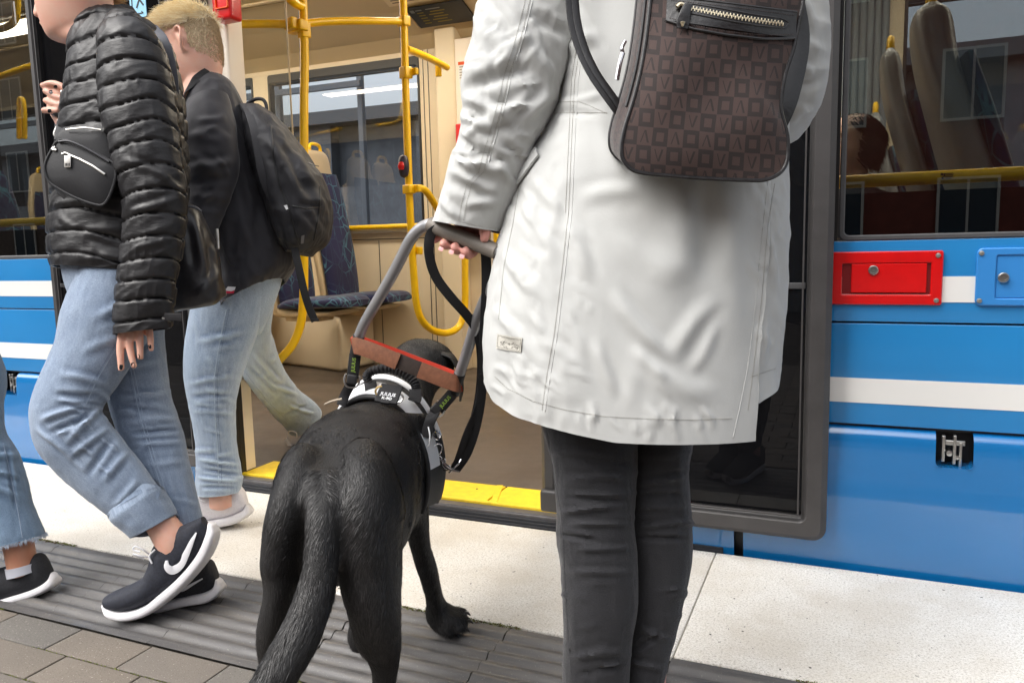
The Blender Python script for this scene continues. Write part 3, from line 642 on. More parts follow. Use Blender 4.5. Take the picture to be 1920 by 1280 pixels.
# hatch outline in cove and display
def on_cove(y): return float(np.interp(y, [3.9, 4.15, 4.45, 4.70, 4.80], [2.45, 2.44, 2.36, 2.27, 2.20]))
cn = nrm(A3(0, .29, 1)); 
ct = nrm(A3(0, 1, -.34)); cnn = nrm(A3(0, -.34, -1))
mb = MB(); base = A3(-3.2, 4.50, on_cove(4.50)+.0)
for (cx, hx, ty, hy) in ((-3.15, .55, 4.17, .004), (-2.6, .004, 4.4, .23)):
    mb.obox(A3(cx, ty, on_cove(ty)-.003), np.array([(1, 0, 0), ct, cnn]), A3(hx, hy, .003))
P_('hatch_joint', mb, MATS['trim_light'])
mb = MB(); q = A3(-2.38, 4.52, on_cove(4.52)-.012); ax = np.array([(1, 0, 0), ct, cnn]); mb.obox(q, ax, A3(.20, .105, .006), 0, .003)
for k in range(6):
    for (dx, hx) in ((-.12, .022), (-.02+.02*(k % 2), .05)): mb.obox(q+ax[0]*dx+ax[1]*(-.075+.027*k)+ax[2]*.0065, ax, A3(hx, .004, .0008), 1 if k else 2)
mb.obox(q+ax[0]*-.165+ax[1]*-.07+ax[2]*.0065, ax, A3(.013, .013, .0008), 2)
P_('info_display', mb, [m_blk, M('display_amber', srgb(120, 105, 30), .5), M('display_grey', srgb(120, 122, 122), .5)])
mb = MB(); q = A3(-2.42, 4.29, on_cove(4.29)-.008); mb.obox(q, ax, A3(.24, .085, .004), 0, .002)
for k in range(6): mb.obox(q+ax[1]*(-.065+.024*k)+ax[2]*.0045, ax, A3(.2, .004, .0006), 1)
P_('info_panel', mb, [MATS['trim_light'], M('panel_text', srgb(120, 108, 90), .6)])
# rails and poles
def rail(pts, r, par=tram, nm='grab_pole', lab=None): return P_(nm, MB().tube(pts, r, 16, sub=8), m_yel, par, lab, 60)
A_ = lambda x, y, d=3.2: PD(x, y, d)
def clampc(q, a, h, rot=0):
    ca, sa = math.cos(rot), math.sin(rot); return MB().obox(q, np.array([(ca, sa, 0), (-sa, ca, 0), (0, 0, 1)]), A3(*h), 0, .006)
top = A_(570, 0); top[2] = 2.45
pA = rail([top, A_(570, 60), A_(570, 200), A_(570, 350), A_(570, 480), A_(569, 560), A_(563, 610), A_(549, 645), A_(530, 668), A_(505, 692, 3.22), A_(470, 720, 3.25)], .0175)
for (x, y, d, h) in ((558, 51, 3.2, (.05, .021, .022)), (570, 57, 3.2, (.021, .021, .032)), (545, 45, 3.17, (.03, .014, .022))):
    clampc(A_(x, y, d), 0, h, -.35).build('clamp', m_yel, pA)
top = A_(756, 0, 3.6); top[2] = 2.45
pB = rail([top, A_(757, 30, 3.6), A_(760, 150, 3.6), A_(765, 300, 3.6), A_(770, 420, 3.62), A_(777, 530, 3.65), A_(782, 575, 3.68), A_(793, 603, 3.72), A_(812, 619, 3.8), A_(838, 624, 3.9), A_(860, 612, 3.98), A_(871, 580, 4.0), A_(872, 520, 4.0), A_(871, 430, 4.0), A_(868, 300, 4.0)], .0175)
for (x, y, h) in ((757, 41, (.026, .021, .022)), (761, 137, (.025, .022, .026)), (767, 355, (.025, .021, .02))): clampc(A_(x, y, 3.6), 0, h, -.35).build('clamp', m_yel, pB)
clampc(A_(776, 135, 3.6), 0, (.024, .01, .015), -.35).build('clamp', m_yel, pB); clampc(A_(780, 354, 3.6), 0, (.026, .012, .016), -.35).build('clamp', m_yel, pB)
clampc(A_(784, 470, 3.64), 0, (.022, .012, .018), -.35).build('clamp', m_yel, pB)
mb = MB(); q = A_(757, 312, 3.57); 
for s_, rr_, dd_ in ((0, 1, 0),): mb.add(*Loft([(q+A3(-.002, 0, .052), q+A3(.002, 0, .052), .004), (q+A3(-.02, 0, .04), q+A3(.02, 0, .04), .018), (q+A3(-.025, 0, 0), q+A3(.025, 0, 0), .026), (q+A3(-.02, 0, -.04), q+A3(.02, 0, -.04), .018), (q+A3(-.002, 0, -.052), q+A3(.002, 0, -.052), .004)], 20, 4).geo())
o = mb.build('stop_button', M('button_housing', srgb(45, 38, 55), .35), pB); ORG[o.name] = ORG[tram.name]
MB().add(*Loft([(q+A3(-.012, -.02, .016), q+A3(.012, -.02, .016), .008), (q+A3(-.016, -.024, 0), q+A3(.016, -.024, 0), .010), (q+A3(-.012, -.02, -.016), q+A3(.012, -.02, -.016), .008)], 20, 4).geo()).build('button', M('button_red', srgb(220, 20, 25), .3), pB)
rail([A_(400, 47, 3.0), A_(440, 46, 3.08), A_(500, 45, 3.15), A_(558, 46, 3.2), A_(600, 42, 3.27), A_(650, 40, 3.36), A_(700, 40, 3.46), A_(757, 41, 3.6)], .0165, nm='grab_rail')
rail([A_(530, -20, 3.05), A_(545, 0, 3.1), A_(556, 9, 3.15), A_(570, 14, 3.2)], .0175, nm='grab_rail')
o = rail([A_(762, 92, 3.6), A_(785, 101, 3.8), A_(812, 113, 4.05), A_(838, 127, 4.3)], .0175, nm='grab_rail'); clampc(A_(822, 132, 4.22), 0, (.016, .01, .034)).build('clamp', m_yel, o)
rail([A_(775, 353, 3.6), A_(789, 353, 3.62), A_(800, 360, 3.66), A_(812, 378, 3.75), A_(830, 408, 3.9), A_(850, 440, 4.0)], .0165, nm='grab_rail')
q = PZ(942, 748, .04)
pc = rail([A3(q[0]-.01, q[1], 2.45), A3(q[0]-.01, q[1], 1.5), A3(q[0]-.01, q[1], .9), A3(q[0], q[1], .05)], .0175)
MB().add(*Loft([(q+A3(-.04, 0, -.003), q+A3(.04, 0, -.003), .04), (q+A3(-.032, 0, .02), q+A3(.032, 0, .02), .032), (q+A3(-.022, 0, .06), q+A3(.022, 0, .06), .022)], 20, 4).geo()).build('floor_flange', m_yel, pc)
z = .5*(PY(660, 427, 4.74)[2]+PY(780, 423, 4.74)[2]); rail([(-4.1, 4.74, z), (-3.3, 4.74, z), (PY(788, 422, 4.74)[0], 4.74, z)], .0165, nm='window_rail')
for a, b_ in ((-8.8, -2.32), (OX1+.1, 5.9)):
    o = rail([(a, 2.31, 1.026), (b_*.5+a*.5, 2.31, 1.026), (b_, 2.31, 1.026)], .0175, nm='window_rail')
    if b_ > 0:
        s_ = MB()
        for (dx, dz, w_, h_) in ((0, .006, .004, .003), (.006, .004, .002, .004), (.014, .007, .012, .0008), (.014, .003, .012, .0008), (.014, -.001, .012, .0008), (.014, -.005, .008, .0008), (.002, -.003, .003, .003)):
            s_.box((.218+dx-w_/2, 2.2917, 1.026+dz-h_), (.218+dx+w_, 2.2925, 1.026+dz+h_))
        s_.build('rail_sticker', m_blk, o)
# left carriage poles behind the left window
rail([PY(-30, 60, 2.9), PY(10, 52, 2.9), PY(28, 38, 2.9), PY(32, 10, 2.9), PY(32, -30, 2.9)], .0185, nm='grab_rail')
rail([PY(-60, 165, 3.3), PY(30, 133, 3.3), PY(70, 120, 3.3)], .0185, nm='grab_rail')
rail([PY(46, 260, 3.3), PY(46, 220, 3.3), PY(44, 195, 3.3), PY(41, 186, 3.3), PY(36, 195, 3.3), PY(36, 260, 3.3)], .015, nm='seat_handle')
# glass draft screen by the door
q = PD(542, 100, 3.1)
mb = MB(); mb.box((q[0]-.004, 2.34, .95), (q[0]+.004, q[1]-.012, 2.03)); f = P_('draft_screen', mb, m_cglass); MB().tube([(q[0], q[1]-.006, .95), (q[0], q[1]-.006, 1.5), (q[0], q[1]-.006, 1.98), (q[0], q[1]-.03, 2.02), (q[0], 2.4, 2.036)], .0035, 6, sub=3).build('screen_edge', M('edge_strip', srgb(205, 185, 150), .4), f)
# box seat base by the door (left) and plinth under the double seat
def prism(mb, pts, z0, z1, mi=0, bev=.02):
    P = [(x, y, z0) for x, y in pts]; bm = bmesh.new(); vs = [bm.verts.new(p) for p in P]; f = bm.faces.new(vs); r = bmesh.ops.extrude_face_region(bm, geom=[f])
    for v in [e for e in r['geom'] if isinstance(e, bmesh.types.BMVert)]: v.co.z = z1
    bmesh.ops.recalc_face_normals(bm, faces=bm.faces)
    bmesh.ops.bevel(bm, geom=bm.edges[:], offset=bev, segments=4, profile=.5, affect='EDGES'); bm.verts.index_update()
    mb.add([v.co[:] for v in bm.verts], [[v.index for v in f.verts] for f in bm.faces], None, mi, True); bm.free(); return mb
a = PZ(640, 697, .04)
P_('seat_plinth', prism(MB(), [(a[0], a[1]), (a[0]+.02, 4.79), (-4.0, 4.79), (-3.96, 4.60)], .037, .425, 0, .03), m_cream)
b1 = PZ(468, 744, .04); b2 = PZ(520, 672, .04)
P_('seat_plinth', prism(MB(), [(b1[0]-.05, b1[1]), (b2[0]-.0, b2[1]-.12), (b2[0]-.7, b2[1]-.12), (b1[0]-1.2, b1[1])], .037, .40, 0, .03), m_cream)
# seats
def seat_fabric():
    mt = M('seat_moquette', (.02, .02, .06), .9, sheen=.3); t = mt.node_tree; b = t.nodes['Principled BSDF']; h = N(t); v = t.nodes.new('ShaderNodeTexCoord').outputs['Object']
    vo = t.nodes.new('ShaderNodeTexVoronoi'); vo.feature = 'DISTANCE_TO_EDGE'; vo.distance = 'EUCLIDEAN'; vo.inputs['Scale'].default_value = 9; t.links.new(v, vo.inputs['Vector'])
    v2 = t.nodes.new('ShaderNodeTexVoronoi'); v2.feature = 'DISTANCE_TO_EDGE'; v2.distance = 'EUCLIDEAN'; v2.inputs['Scale'].default_value = 5; t.links.new(h.scale(v, (1, 2.4, .7)), v2.inputs['Vector'])
    l = h.m('MAXIMUM', h.ramp(vo.outputs[0], ((.022, 1.), (.036, 0.))), h.ramp(v2.outputs[0], ((.018, 1.), (.03, 0.))))
    base = h.mix(h.noise(v, 4, 2, .5), srgb(24, 22, 52), srgb(34, 36, 84)); c = h.mix(h.m('MULTIPLY', l, h.ramp(h.noise(v, 6, 2, .5), ((.42, .1), (.55, .8)))), base, srgb(72, 120, 140)); t.links.new(c, b.inputs['Base Color']); return mt
m_seat = seat_fabric(); m_shell = M('seat_shell', srgb(206, 184, 148), .42, var=(6, .04)); m_shellg = M('seat_shell_grey', srgb(126, 130, 132), .4, var=(6, .05))
def seat(x, y, shell=m_shell, wd=.40, lab=None, hr=True, dz=0., lean=.62, tk=1.):
    """transport seat facing +X; x = back/cushion junction, y = centre"""
    bx = [(-.03, .47), (-.045, .62), (-.09, .85), (-.155, 1.08), (-.20, 1.25), (-.235, 1.40), (-.25, 1.52), (-.252, 1.56)]
    bx = [(p*lean, q) for p, q in bx]
    hw = [.40, .44, .46, .46, .44, .36, .30, .20]; thk = [q*tk for q in (.03, .034, .034, .032, .03, .03, .028, .012)]
    def L(prof, w, t, dx): return [(A3(x+p[0]+dx, y-wd/.46*q/2, p[1]+dz), A3(x+p[0]+dx, y+wd/.46*q/2, p[1]+dz), tt) for p, q, tt in zip(prof, w, t)]
    s = MB(); s.add(*Loft(L(bx, hw, thk, -.03*tk), 32, 5, 3.2, wdir=(1, 0, 0)).geo())
    s.add(*Loft([(A3(x-.07, y-wd*.42, .50+dz), A3(x-.07, y+wd*.42, .50+dz), .05), (A3(x+.05, y-wd*.44, .475+dz), A3(x+.05, y+wd*.44, .475+dz), .03), (A3(x+.28, y-wd*.44, .475+dz), A3(x+.28, y+wd*.44, .475+dz), .02), (A3(x+.36, y-wd*.4, .48+dz), A3(x+.36, y+wd*.4, .48+dz), .012)], 28, 4, 4, wdir=(0, 0, 1)).geo())
    s.box((x-.05, y-.08, .42+dz), (x+.22, y+.08, .46+dz), bev=.01)
    o = P_('seat', s, shell, lab=lab, auto=50)
    MB().add(*Loft(L(bx[:6], [q*.92 for q in hw[:6]], [.03, .032, .032, .03, .028, .015], .022), 32, 5, 3, wdir=(1, 0, 0)).geo()).build('backrest', m_seat, o)
    MB().add(*Loft([(A3(x-.02, y-wd*.46, .52+dz), A3(x-.02, y+wd*.46, .52+dz), .02), (A3(x+.06, y-wd*.5, .535+dz), A3(x+.06, y+wd*.5, .535+dz), .036), (A3(x+.3, y-wd*.5, .545+dz), A3(x+.3, y+wd*.5, .545+dz), .038), (A3(x+.41, y-wd*.47, .545+dz), A3(x+.41, y+wd*.47, .545+dz), .036), (A3(x+.455, y-wd*.40, .535+dz), A3(x+.455, y+wd*.40, .535+dz), .02)], 32, 5, 3.5, wdir=(0, 0, 1)).geo()).build('cushion', m_seat, o)
    xh = x-.25*lean-.03*tk; MB().tube([(xh, y-.06, 1.52+dz), (xh, y-.055, 1.59+dz), (xh, y, 1.605+dz), (xh, y+.055, 1.59+dz), (xh, y+.06, 1.52+dz)], .012, 10, sub=5).build('seat_handle', m_yel, o)
    return o
for (x, y) in ((-3.24, 4.56), (-3.30, 4.13), (-4.25, 4.56), (-5.1, 4.56), (-6.0, 4.56)): seat(x, y)
for (x, y, dz) in ((.56, 2.78, 0), (.45, 3.25, -.02), (.43, 4.1, -.12), (.40, 4.56, -.12), (1.4, 2.78, 0), (1.4, 3.25, 0), (-4.6, 2.62, 0), (-4.6, 3.1, 0), (-5.5, 2.62, 0)): seat(x, y, m_shellg if x > 0 else m_shell, dz=dz, lean=1.15 if x > 0 else .8, tk=1.9 if (x > 0 and y < 3) else 1.2)
# upright grey ribs set against the far wall between its windows
mb = MB(); a, b_ = -.06, .16
for k in range(7): xx = a+(b_-a)*k/6; mb.add(*tube([(xx, YW-.03, 1.15), (xx, YW-.03, 1.7), (xx, YW-.03, 2.3)], .019, 10, 2))
P_('ribbed_panel', mb, M('ribbed_grey', srgb(128, 138, 146), .7, var=(5, .1)))
# ================================================================ PEOPLE
from mathutils.bvhtree import BVHTree
LF, UPc = -RT, -DN
FH = nrm(A3(-math.sin(YAW), math.cos(YAW), 0)); RH = A3(math.cos(YAW), math.sin(YAW), 0); ZZ = A3(0, 0, 1)
def bvh(g): return BVHTree.FromPolygons([Vector(v) for v in g[0]], [tuple(f) for f in g[1]])
def hit(b, x, y, off=.0008):
    d = Vector(nrm(ray(x, y))); r = b.ray_cast(Vector(CAM), d)
    if r[0] is None: return None, None
    n = np.array(r[1]); 
    if n@(-np.array(d)) < 0: n = -n
    return np.array(r[0])+n*off, n
def pline(pts, step):
    out = []
    for (a, b) in zip(pts[:-1], pts[1:]):
        L = math.hypot(b[0]-a[0], b[1]-a[1]); k = max(1, int(L/step)); out += [(a[0]+(b[0]-a[0])*i/k, a[1]+(b[1]-a[1])*i/k) for i in range(k)]
    return out+[pts[-1]]
def seam(mb, b, pts, step=4.2, wd=.0008, dash=.62, mi=0, off=.0003, lift=.0006):
    q = pline(pts, step)
    for p0, p1 in zip(q[:-1], q[1:]):
        e = (p0[0]+(p1[0]-p0[0])*dash, p0[1]+(p1[1]-p0[1])*dash); A, n = hit(b, *p0, off); B, _ = hit(b, *e, off)
        if A is None or B is None or np.linalg.norm(B-A) > .02: continue
        T = nrm(B-A); s = np.cross(T, n)*wd/2; V = [A-s, A+s, A+s+n*lift, A-s+n*lift, B-s, B+s, B+s+n*lift, B-s+n*lift]
        mb.add(V, [(0, 1, 2, 3), (4, 7, 6, 5), (3, 2, 6, 7), (0, 3, 7, 4), (1, 5, 6, 2)], None, mi, False)
    return mb
def cord(mb, b, pts, r=.0015, step=6, mi=0, off=0., nseg=6):
    q = [hit(b, *p, off)[0] for p in pline(pts, step)]; q = [p for p in q if p is not None]
    if len(q) > 2: mb.add(*tube(q, r, nseg, 1), mi=mi)
    return mb
def decal(mb, b, poly, th=.0012, mi=0, off=.0002):
    """flat shape (pixel outline) laid on a surface and given a thickness"""
    pts = [hit(b, *p, off) for p in poly]
    if any(p[0] is None for p in pts): return mb
    P = np.array([p[0] for p in pts]); Nn = np.array([p[1] for p in pts]); k = len(P)
    c = P.mean(0)
    return mb.add(np.vstack([P, P+Nn*th]), [tuple(range(k)), tuple(range(k, 2*k))]+[(i, (i+1) % k, (i+1) % k+k, i+k) for i in range(k)], None, mi, False)
def gridcal(mb, b, q4, nx, ny, th=.0015, mi=0, off=.0004, mi2=None):
    """quad patch (4 pixel corners) draped on a surface"""
    V = []; Nn = []; XY = []
    for j in range(ny+1):
        for i in range(nx+1):
            u, v = i/nx, j/ny; x = (q4[0][0]*(1-u)+q4[1][0]*u)*(1-v)+(q4[3][0]*(1-u)+q4[2][0]*u)*v; y = (q4[0][1]*(1-u)+q4[1][1]*u)*(1-v)+(q4[3][1]*(1-u)+q4[2][1]*u)*v
            p, n = hit(b, x, y, off); V.append(p); Nn.append(n); XY.append((x, y))
    okp = [p for p in V if p is not None]; dm = float(np.mean([(p-CAM)@FW for p in okp]))
    for i in range(len(V)):
        if V[i] is None: V[i] = PD(*XY[i], dm); Nn[i] = -FW
    V = np.array(V); Nn = np.array(Nn); k = len(V); e = [i for i in range(nx+1)]+[j*(nx+1)+nx for j in range(1, ny+1)]+[ny*(nx+1)+i for i in range(nx-1, -1, -1)]+[j*(nx+1) for j in range(ny-1, 0, -1)]
    F = [tuple(i+k for i in f) for f in gridF(ny+1, nx+1, False)]+[(e[i], e[(i+1) % len(e)], e[(i+1) % len(e)]+k, e[i]+k) for i in range(len(e))]
    return mb.add(np.vstack([V, V+Nn*th]), F, None, mi, True)
def autofolds(x0, y0, x1, y1, n, wd, amp, ang=0, seed=0, L=60, jit=25):
    r = random.Random(seed); out = []
    for i in range(n):
        x, y = r.uniform(x0, x1), r.uniform(y0, y1); a = R_(ang+r.uniform(-jit, jit)); l = L*r.uniform(.5, 1.3)/2; am = amp*r.uniform(.5, 1.2)
        out.append((x-l*math.cos(a), y-l*math.sin(a), x+l*math.cos(a), y+l*math.sin(a), wd*r.uniform(.6, 1.4), am))
    return out

def skin_mat(name, c):
    mt = M(name, c, .48, sss=.12, var=(60, .05), bump=(900, .25, .0003)); t = mt.node_tree; b = t.nodes['Principled BSDF']; h = N(t)
    v = t.nodes.new('ShaderNodeTexCoord').outputs['Object']; f = h.ramp(h.noise(v, 35, 4, .6), ((.4, 0.), (.62, 1.)))
    t.links.new(h.mix(h.m('MULTIPLY', f, .45), c, (min(1, c[0]*1.02), c[1]*.80, c[2]*.76)), b.inputs['Base Color']); return mt
m_skin = skin_mat('skin_fair', srgb(222, 176, 156)); m_skin2 = skin_mat('skin_pink', srgb(206, 150, 138)); m_skin3 = skin_mat('skin_tan', srgb(186, 134, 108)); m_skin4 = skin_mat('skin_light', srgb(196, 170, 158))
HEADT = [(-.035, .030, -.062, .050), (-.005, .072, -.062, .048), (.012, .094, -.070, .054), (.035, .099, -.080, .061), (.060, .099, -.088, .067), (.085, .097, -.094, .071), (.110, .091, -.098, .0735), (.135, .094, -.101, .075), (.160, .091, -.102, .075), (.185, .080, -.097, .071), (.205, .060, -.082, .060), (.220, .032, -.056, .040), (.227, .004, -.025, .014)]
def head_geo(o, f, u, s=1.):
    f = nrm(f); u = nrm(u-f*(u@f)); r = np.cross(f, u)
    P = lambda a, b, c: o+(f*a+u*b+r*c)*s
    secs = [(P((fr+bk)/2, z, -hw), P((fr+bk)/2, z, hw), (fr-bk)/2*s, 2.25) for z, fr, bk, hw in HEADT]
    L = Loft(secs, 64, 4, wdir=f)
    g = [L.geo()]
    g.append(Loft([(P(.092, .128, -.007), P(.092, .128, .007), .006*s), (P(.100, .108, -.009), P(.100, .108, .009), .011*s), (P(.104, .088, -.013), P(.104, .088, .013), .017*s), (P(.101, .078, -.012), P(.101, .078, .012), .011*s)], 16, 4, wdir=f).geo())
    g.append(Loft([(P(.095, .062, -.016), P(.095, .062, .016), .008*s), (P(.099, .055, -.020), P(.099, .055, .020), .009*s), (P(.096, .048, -.015), P(.096, .048, .015), .009*s)], 16, 4, wdir=f).geo())
    for sg in (-1, 1):
        path = [P(-.004, .074, sg*.070), P(-.004, .086, sg*.080), P(-.016, .108, sg*.092), P(-.022, .130, sg*.093), P(-.012, .143, sg*.087), P(.002, .136, sg*.080), P(.006, .118, sg*.075)]
        g.append(tube(path, [.007, .0065, .0055, .0048, .0048, .0048, .004], 8, 4)[:2]); g.append(tube([P(-.002, .09, sg*.073), P(-.006, .108, sg*.078), P(-.007, .125, sg*.076)], [.006, .010, .007], 8, 3)[:2])
    return g, P
def face_parts(par, P, s=1., lid=m_skin):
    for sg in (-1, 1):
        MB().add(*tube([P(.070, .117, sg*.031), P(.0845, .117, sg*.031)], .0115*s, 14, 3)).build('eye', M('eye_white', (.75, .72, .7), .15), par)
        MB().add(*tube([P(.084, .117, sg*.031), P(.0895, .117, sg*.031)], .006*s, 12, 1)).build('iris', M('iris_blue', srgb(70, 96, 120), .15), par)
        MB().tube([P(.092, .135, sg*.015), P(.094, .140, sg*.031), P(.084, .137, sg*.048)], .0025*s, 6).build('eyebrow', M('brow', srgb(120, 90, 60), .8), par)
def limb(pts, rs, n=14): return tube(pts, rs, n, 5)[:2]
def head_hair(name, par, V, Nn, P, o, f, u, s, region, direc, n, L, mats, wd=.0011, lift=.25, seed=1):
    rr = np.random.default_rng(seed); f = nrm(f); u = nrm(u-f*(u@f)); r = np.cross(f, u); q = (V-o)/s; lo = np.column_stack([q@f, q@u, q@r])
    k = np.where(region(lo))[0]; i = rr.choice(k, n); p = V[i]+rr.normal(0, .0015, (n, 3)); a = lo[i]; d = direc(a, rr); D = d[:, :1]*f+d[:, 1:2]*u+d[:, 2:]*r+Nn[i]*lift
    mb = MB(); ln = L(a, rr)
    for m_ in range(len(mats)):
        z = rr.integers(0, len(mats), n) == m_ if m_ == 0 else ~done if len(mats) == 2 else rr.random(n) < .5
        if m_ == 0: done = z
        strands(mb, p[z], D[z], ln[z], np.full(z.sum(), wd), mi=m_, curl=-nrm(Nn[i][z])*ln[z][:, None]*.30)
    return mb.build(name, mats, par, auto=0)

def denim(name, c0, c1, dark, sc_=1.):
    mt = M(name, c0, .85, sheen=.25); t = mt.node_tree; b = t.nodes['Principled BSDF']; h = N(t)
    v = t.nodes.new('ShaderNodeTexCoord').outputs['UV']; o = t.nodes.new('ShaderNodeTexCoord').outputs['Object']
    tw = h.noise(h.scale(v, (900, 180, 1)), 1, 2, .6); tw2 = h.noise(h.scale(v, (160, 900, 1)), 1, 2, .6)
    f = h.ramp(h.m('MULTIPLY', h.m('ADD', tw, tw2), .5), ((.38, 0.), (.62, 1.))); blot = h.ramp(h.noise(o, 9, 5, .6), ((.35, 0.), (.65, 1.)))
    ge = t.nodes.new('ShaderNodeNewGeometry'); wear = h.ramp(ge.outputs['Pointiness'], ((.485, 0.), (.53, 1.))); strk = h.ramp(h.noise(h.scale(v, (210, 16, 1)), 1, 4, .65), ((.36, 0.), (.64, 1.))); grit = h.ramp(h.noise(h.scale(v, (330, 330, 1)), 1, 3, .7), ((.38, 0.), (.62, 1.)))
    c = h.mix(blot, c0, c1); c = h.mix(h.m('MULTIPLY', strk, .28), c, dark); c = h.mix(h.m('MULTIPLY', grit, .30), c, dark); c = h.mix(h.m('MULTIPLY', wear, .5), c, tuple(min(1, q*1.45) for q in c0)); c = h.mix(h.m('MULTIPLY', h.m('SUBTRACT', 1., f), .45), c, dark); t.links.new(c, b.inputs['Base Color'])
    bn = t.nodes.new('ShaderNodeBump'); bn.inputs['Strength'].default_value = .6; bn.inputs['Distance'].default_value = .0008
    t.links.new(h.m('ADD', f, h.m('MULTIPLY', h.noise(h.scale(v, (30, 90, 1)), 1, 4, .6), 1.5)), bn.inputs['Height']); t.links.new(bn.outputs[0], b.inputs['Normal']); return mt
m_den = denim('denim_light', srgb(156, 171, 190), srgb(132, 149, 172), srgb(78, 94, 120)); m_den2 = denim('denim_pale', srgb(198, 213, 232), srgb(170, 189, 214), srgb(100, 120, 154)); m_den3 = denim('denim_black', srgb(38, 38, 42), srgb(33, 33, 37), srgb(22, 22, 25))
m_stitch_b = M('stitch_blue', srgb(84, 100, 128), .8); m_stitch_l = M('stitch_pale', srgb(176, 188, 204), .8)

def coat_mat():
    mt = M('coat_fabric', srgb(194, 193, 188), .82, sheen=.1, spec=.25); t = mt.node_tree; b = t.nodes['Principled BSDF']; h = N(t); v = t.nodes.new('ShaderNodeTexCoord').outputs['Object']
    uv = t.nodes.new('ShaderNodeTexCoord').outputs['UV']
    t.links.new(h.mix(h.ramp(h.noise(v, 6, 5, .6), ((.35, 0.), (.7, 1.))), srgb(188, 189, 187), srgb(179, 180, 178)), b.inputs['Base Color'])
    bn = t.nodes.new('ShaderNodeBump'); bn.inputs['Strength'].default_value = .45; bn.inputs['Distance'].default_value = .002
    n1 = h.noise(v, 26, 6, .62); n2 = h.noise(h.scale(uv, (900, 900, 1)), 1, 2, .5); w_ = h.noise(h.scale(v, (40, 40, 16)), 1, 5, .7)
    t.links.new(h.m('ADD', h.m('ADD', h.m('MULTIPLY', n1, .30), h.m('MULTIPLY', w_, .45)), h.m('ADD', h.m('MULTIPLY', n2, .14), h.m('MULTIPLY', h.noise(h.scale(uv, (240, 240, 1)), 1, 3, .7), .22))), bn.inputs['Height']); t.links.new(bn.outputs[0], b.inputs['Normal']); return mt
m_coat = coat_mat(); m_cst = M('coat_stitch', srgb(150, 147, 140), .7)

# ---------------- person in the pale coat
wd_ = 1.36
wc = thing('person', PD(1200, 1480, 1.36)*A3(1, 1, 0), 'person seen from behind in a pale grey coat, gripping the dog harness handle', 'person')
# coat body
rows = [(-345, 1180, 1320, .055), (-300, 1140, 1365, .075), (-250, 1075, 1425, .09), (-160, 1045, 1462, .112), (-60, 1050, 1470, .122), (40, 1062, 1474, .126), (130, 1056, 1478, .128), (190, 1046, 1474, .126), (245, 1020, 1470, .13), (310, 980, 1471, .136), (380, 956, 1474, .142), (460, 934, 1473, .147), (550, 919, 1470, .150), (640, 910, 1465, .152), (705, 908, 1461, .152), (752, 912, 1457, .151)]
Lc = Loft([SH(y, a, b_, wd_, t) for y, a, b_, t in rows], 300, 12, 2.15, wdir=FH)
cth = np.cos(Lc.TH); near = np.sin(Lc.TH) < 0
off = np.interp(cth, [-1, -.93, -.8, -.5, -.2, .3, .70, .735, .8, 1], [-.038, -.012, .004, .020, .034, .038, .042, -.015, -.020, -.032]); off = np.where(near, off, np.where(cth > 0, -.032, -.038))
wt = np.clip((Lc.t01-.62)/.38, 0, 1)**1.5; Lc.P[..., 2] -= off*wt
# back panel overlaps the side panel: small step growing downwards
stp = np.where(near & (cth < .722) & (cth > -.95), 1., 0.)*np.clip((Lc.t01-.45)/.3, 0, 1)*.010*np.clip((cth+1.0)/.35, 0, 1); Lc.push(stp)
Lc.noise(.0040, (6, 6, 3), 11); _x = prj(Lc.fl())[0]; _m = (np.clip((1120-_x)/60, .10, 1)+np.clip((_x-1400)/30, 0, .8)).reshape(Lc.nr, Lc.nu); _q = Lc.fl(); Lc.push(_m*(.0020*(ridge(_q*A3(22, 22, 15)+A3(0, 0, 1)*(_q[:, :1]*9), 12)+.5*ridge(_q*A3(48, 48, 32), 15))+.0007*vnoise(_q*70, 14)).reshape(Lc.nr, Lc.nu))
Lc.folds([(1322, 335, 1318, 520, 24, -.011), (1285, 345, 1235, 560, 40, .006), (1395, 345, 1372, 640, 30, .006), (1150, 550, 1250, 668, 16, .0068), (1345, 560, 1256, 668, 16, .0056), (1195, 650, 1245, 712, 12, .006), (1120, 640, 1150, 745, 12, .005), (1300, 700, 1340, 600, 12, .004), (1090, 370, 1200, 360, 16, .005), (1060, 420, 1110, 520, 16, .006), (980, 380, 1040, 470, 12, .006),
          (950, 480, 1010, 560, 12, .006), (940, 600, 1000, 660, 12, .005), (1140, 230, 1185, 330, 14, -.006), (1000, 330, 1050, 400, 10, .005), (1050, 190, 1130, 180, 8, .005), (1040, 210, 1120, 215, 7, -.006), (1060, 100, 1120, 60, 12, .006), (1080, 20, 1120, 90, 10, .006), (1430, 420, 1455, 560, 12, .006), (1440, 600, 1425, 690, 10, .005), (1150, 440, 1290, 520, 30, .004), (1200, 690, 1340, 740, 22, .004)]
         + autofolds(1000, 770, 1370, 812, 26, 6, .0028, 80, 3, 34, 25) + autofolds(930, 690, 1010, 755, 10, 6, .003, 40, 4, 30) + autofolds(945, 380, 1060, 700, 16, 9, .003, 55, 5, 60, 30)+autofolds(1060, 345, 1400, 740, 7, 16, .0018, 60, 6, 130, 40)+autofolds(945, 360, 1100, 730, 40, 4.5, .0026, 38, 8, 44, 24)+autofolds(1100, 380, 1390, 760, 16, 5, .0012, 50, 9, 50, 50)+autofolds(1410, 340, 1470, 690, 16, 4.5, .0026, 60, 10, 40, 25)+autofolds(1405, 320, 1470, 700, 10, 7, .0028, 75, 7, 60))
g = Lc.geo(lip1=.03); bC = bvh(g)
coat = MB().add(*g).build('coat', m_coat, wc, auto=70)
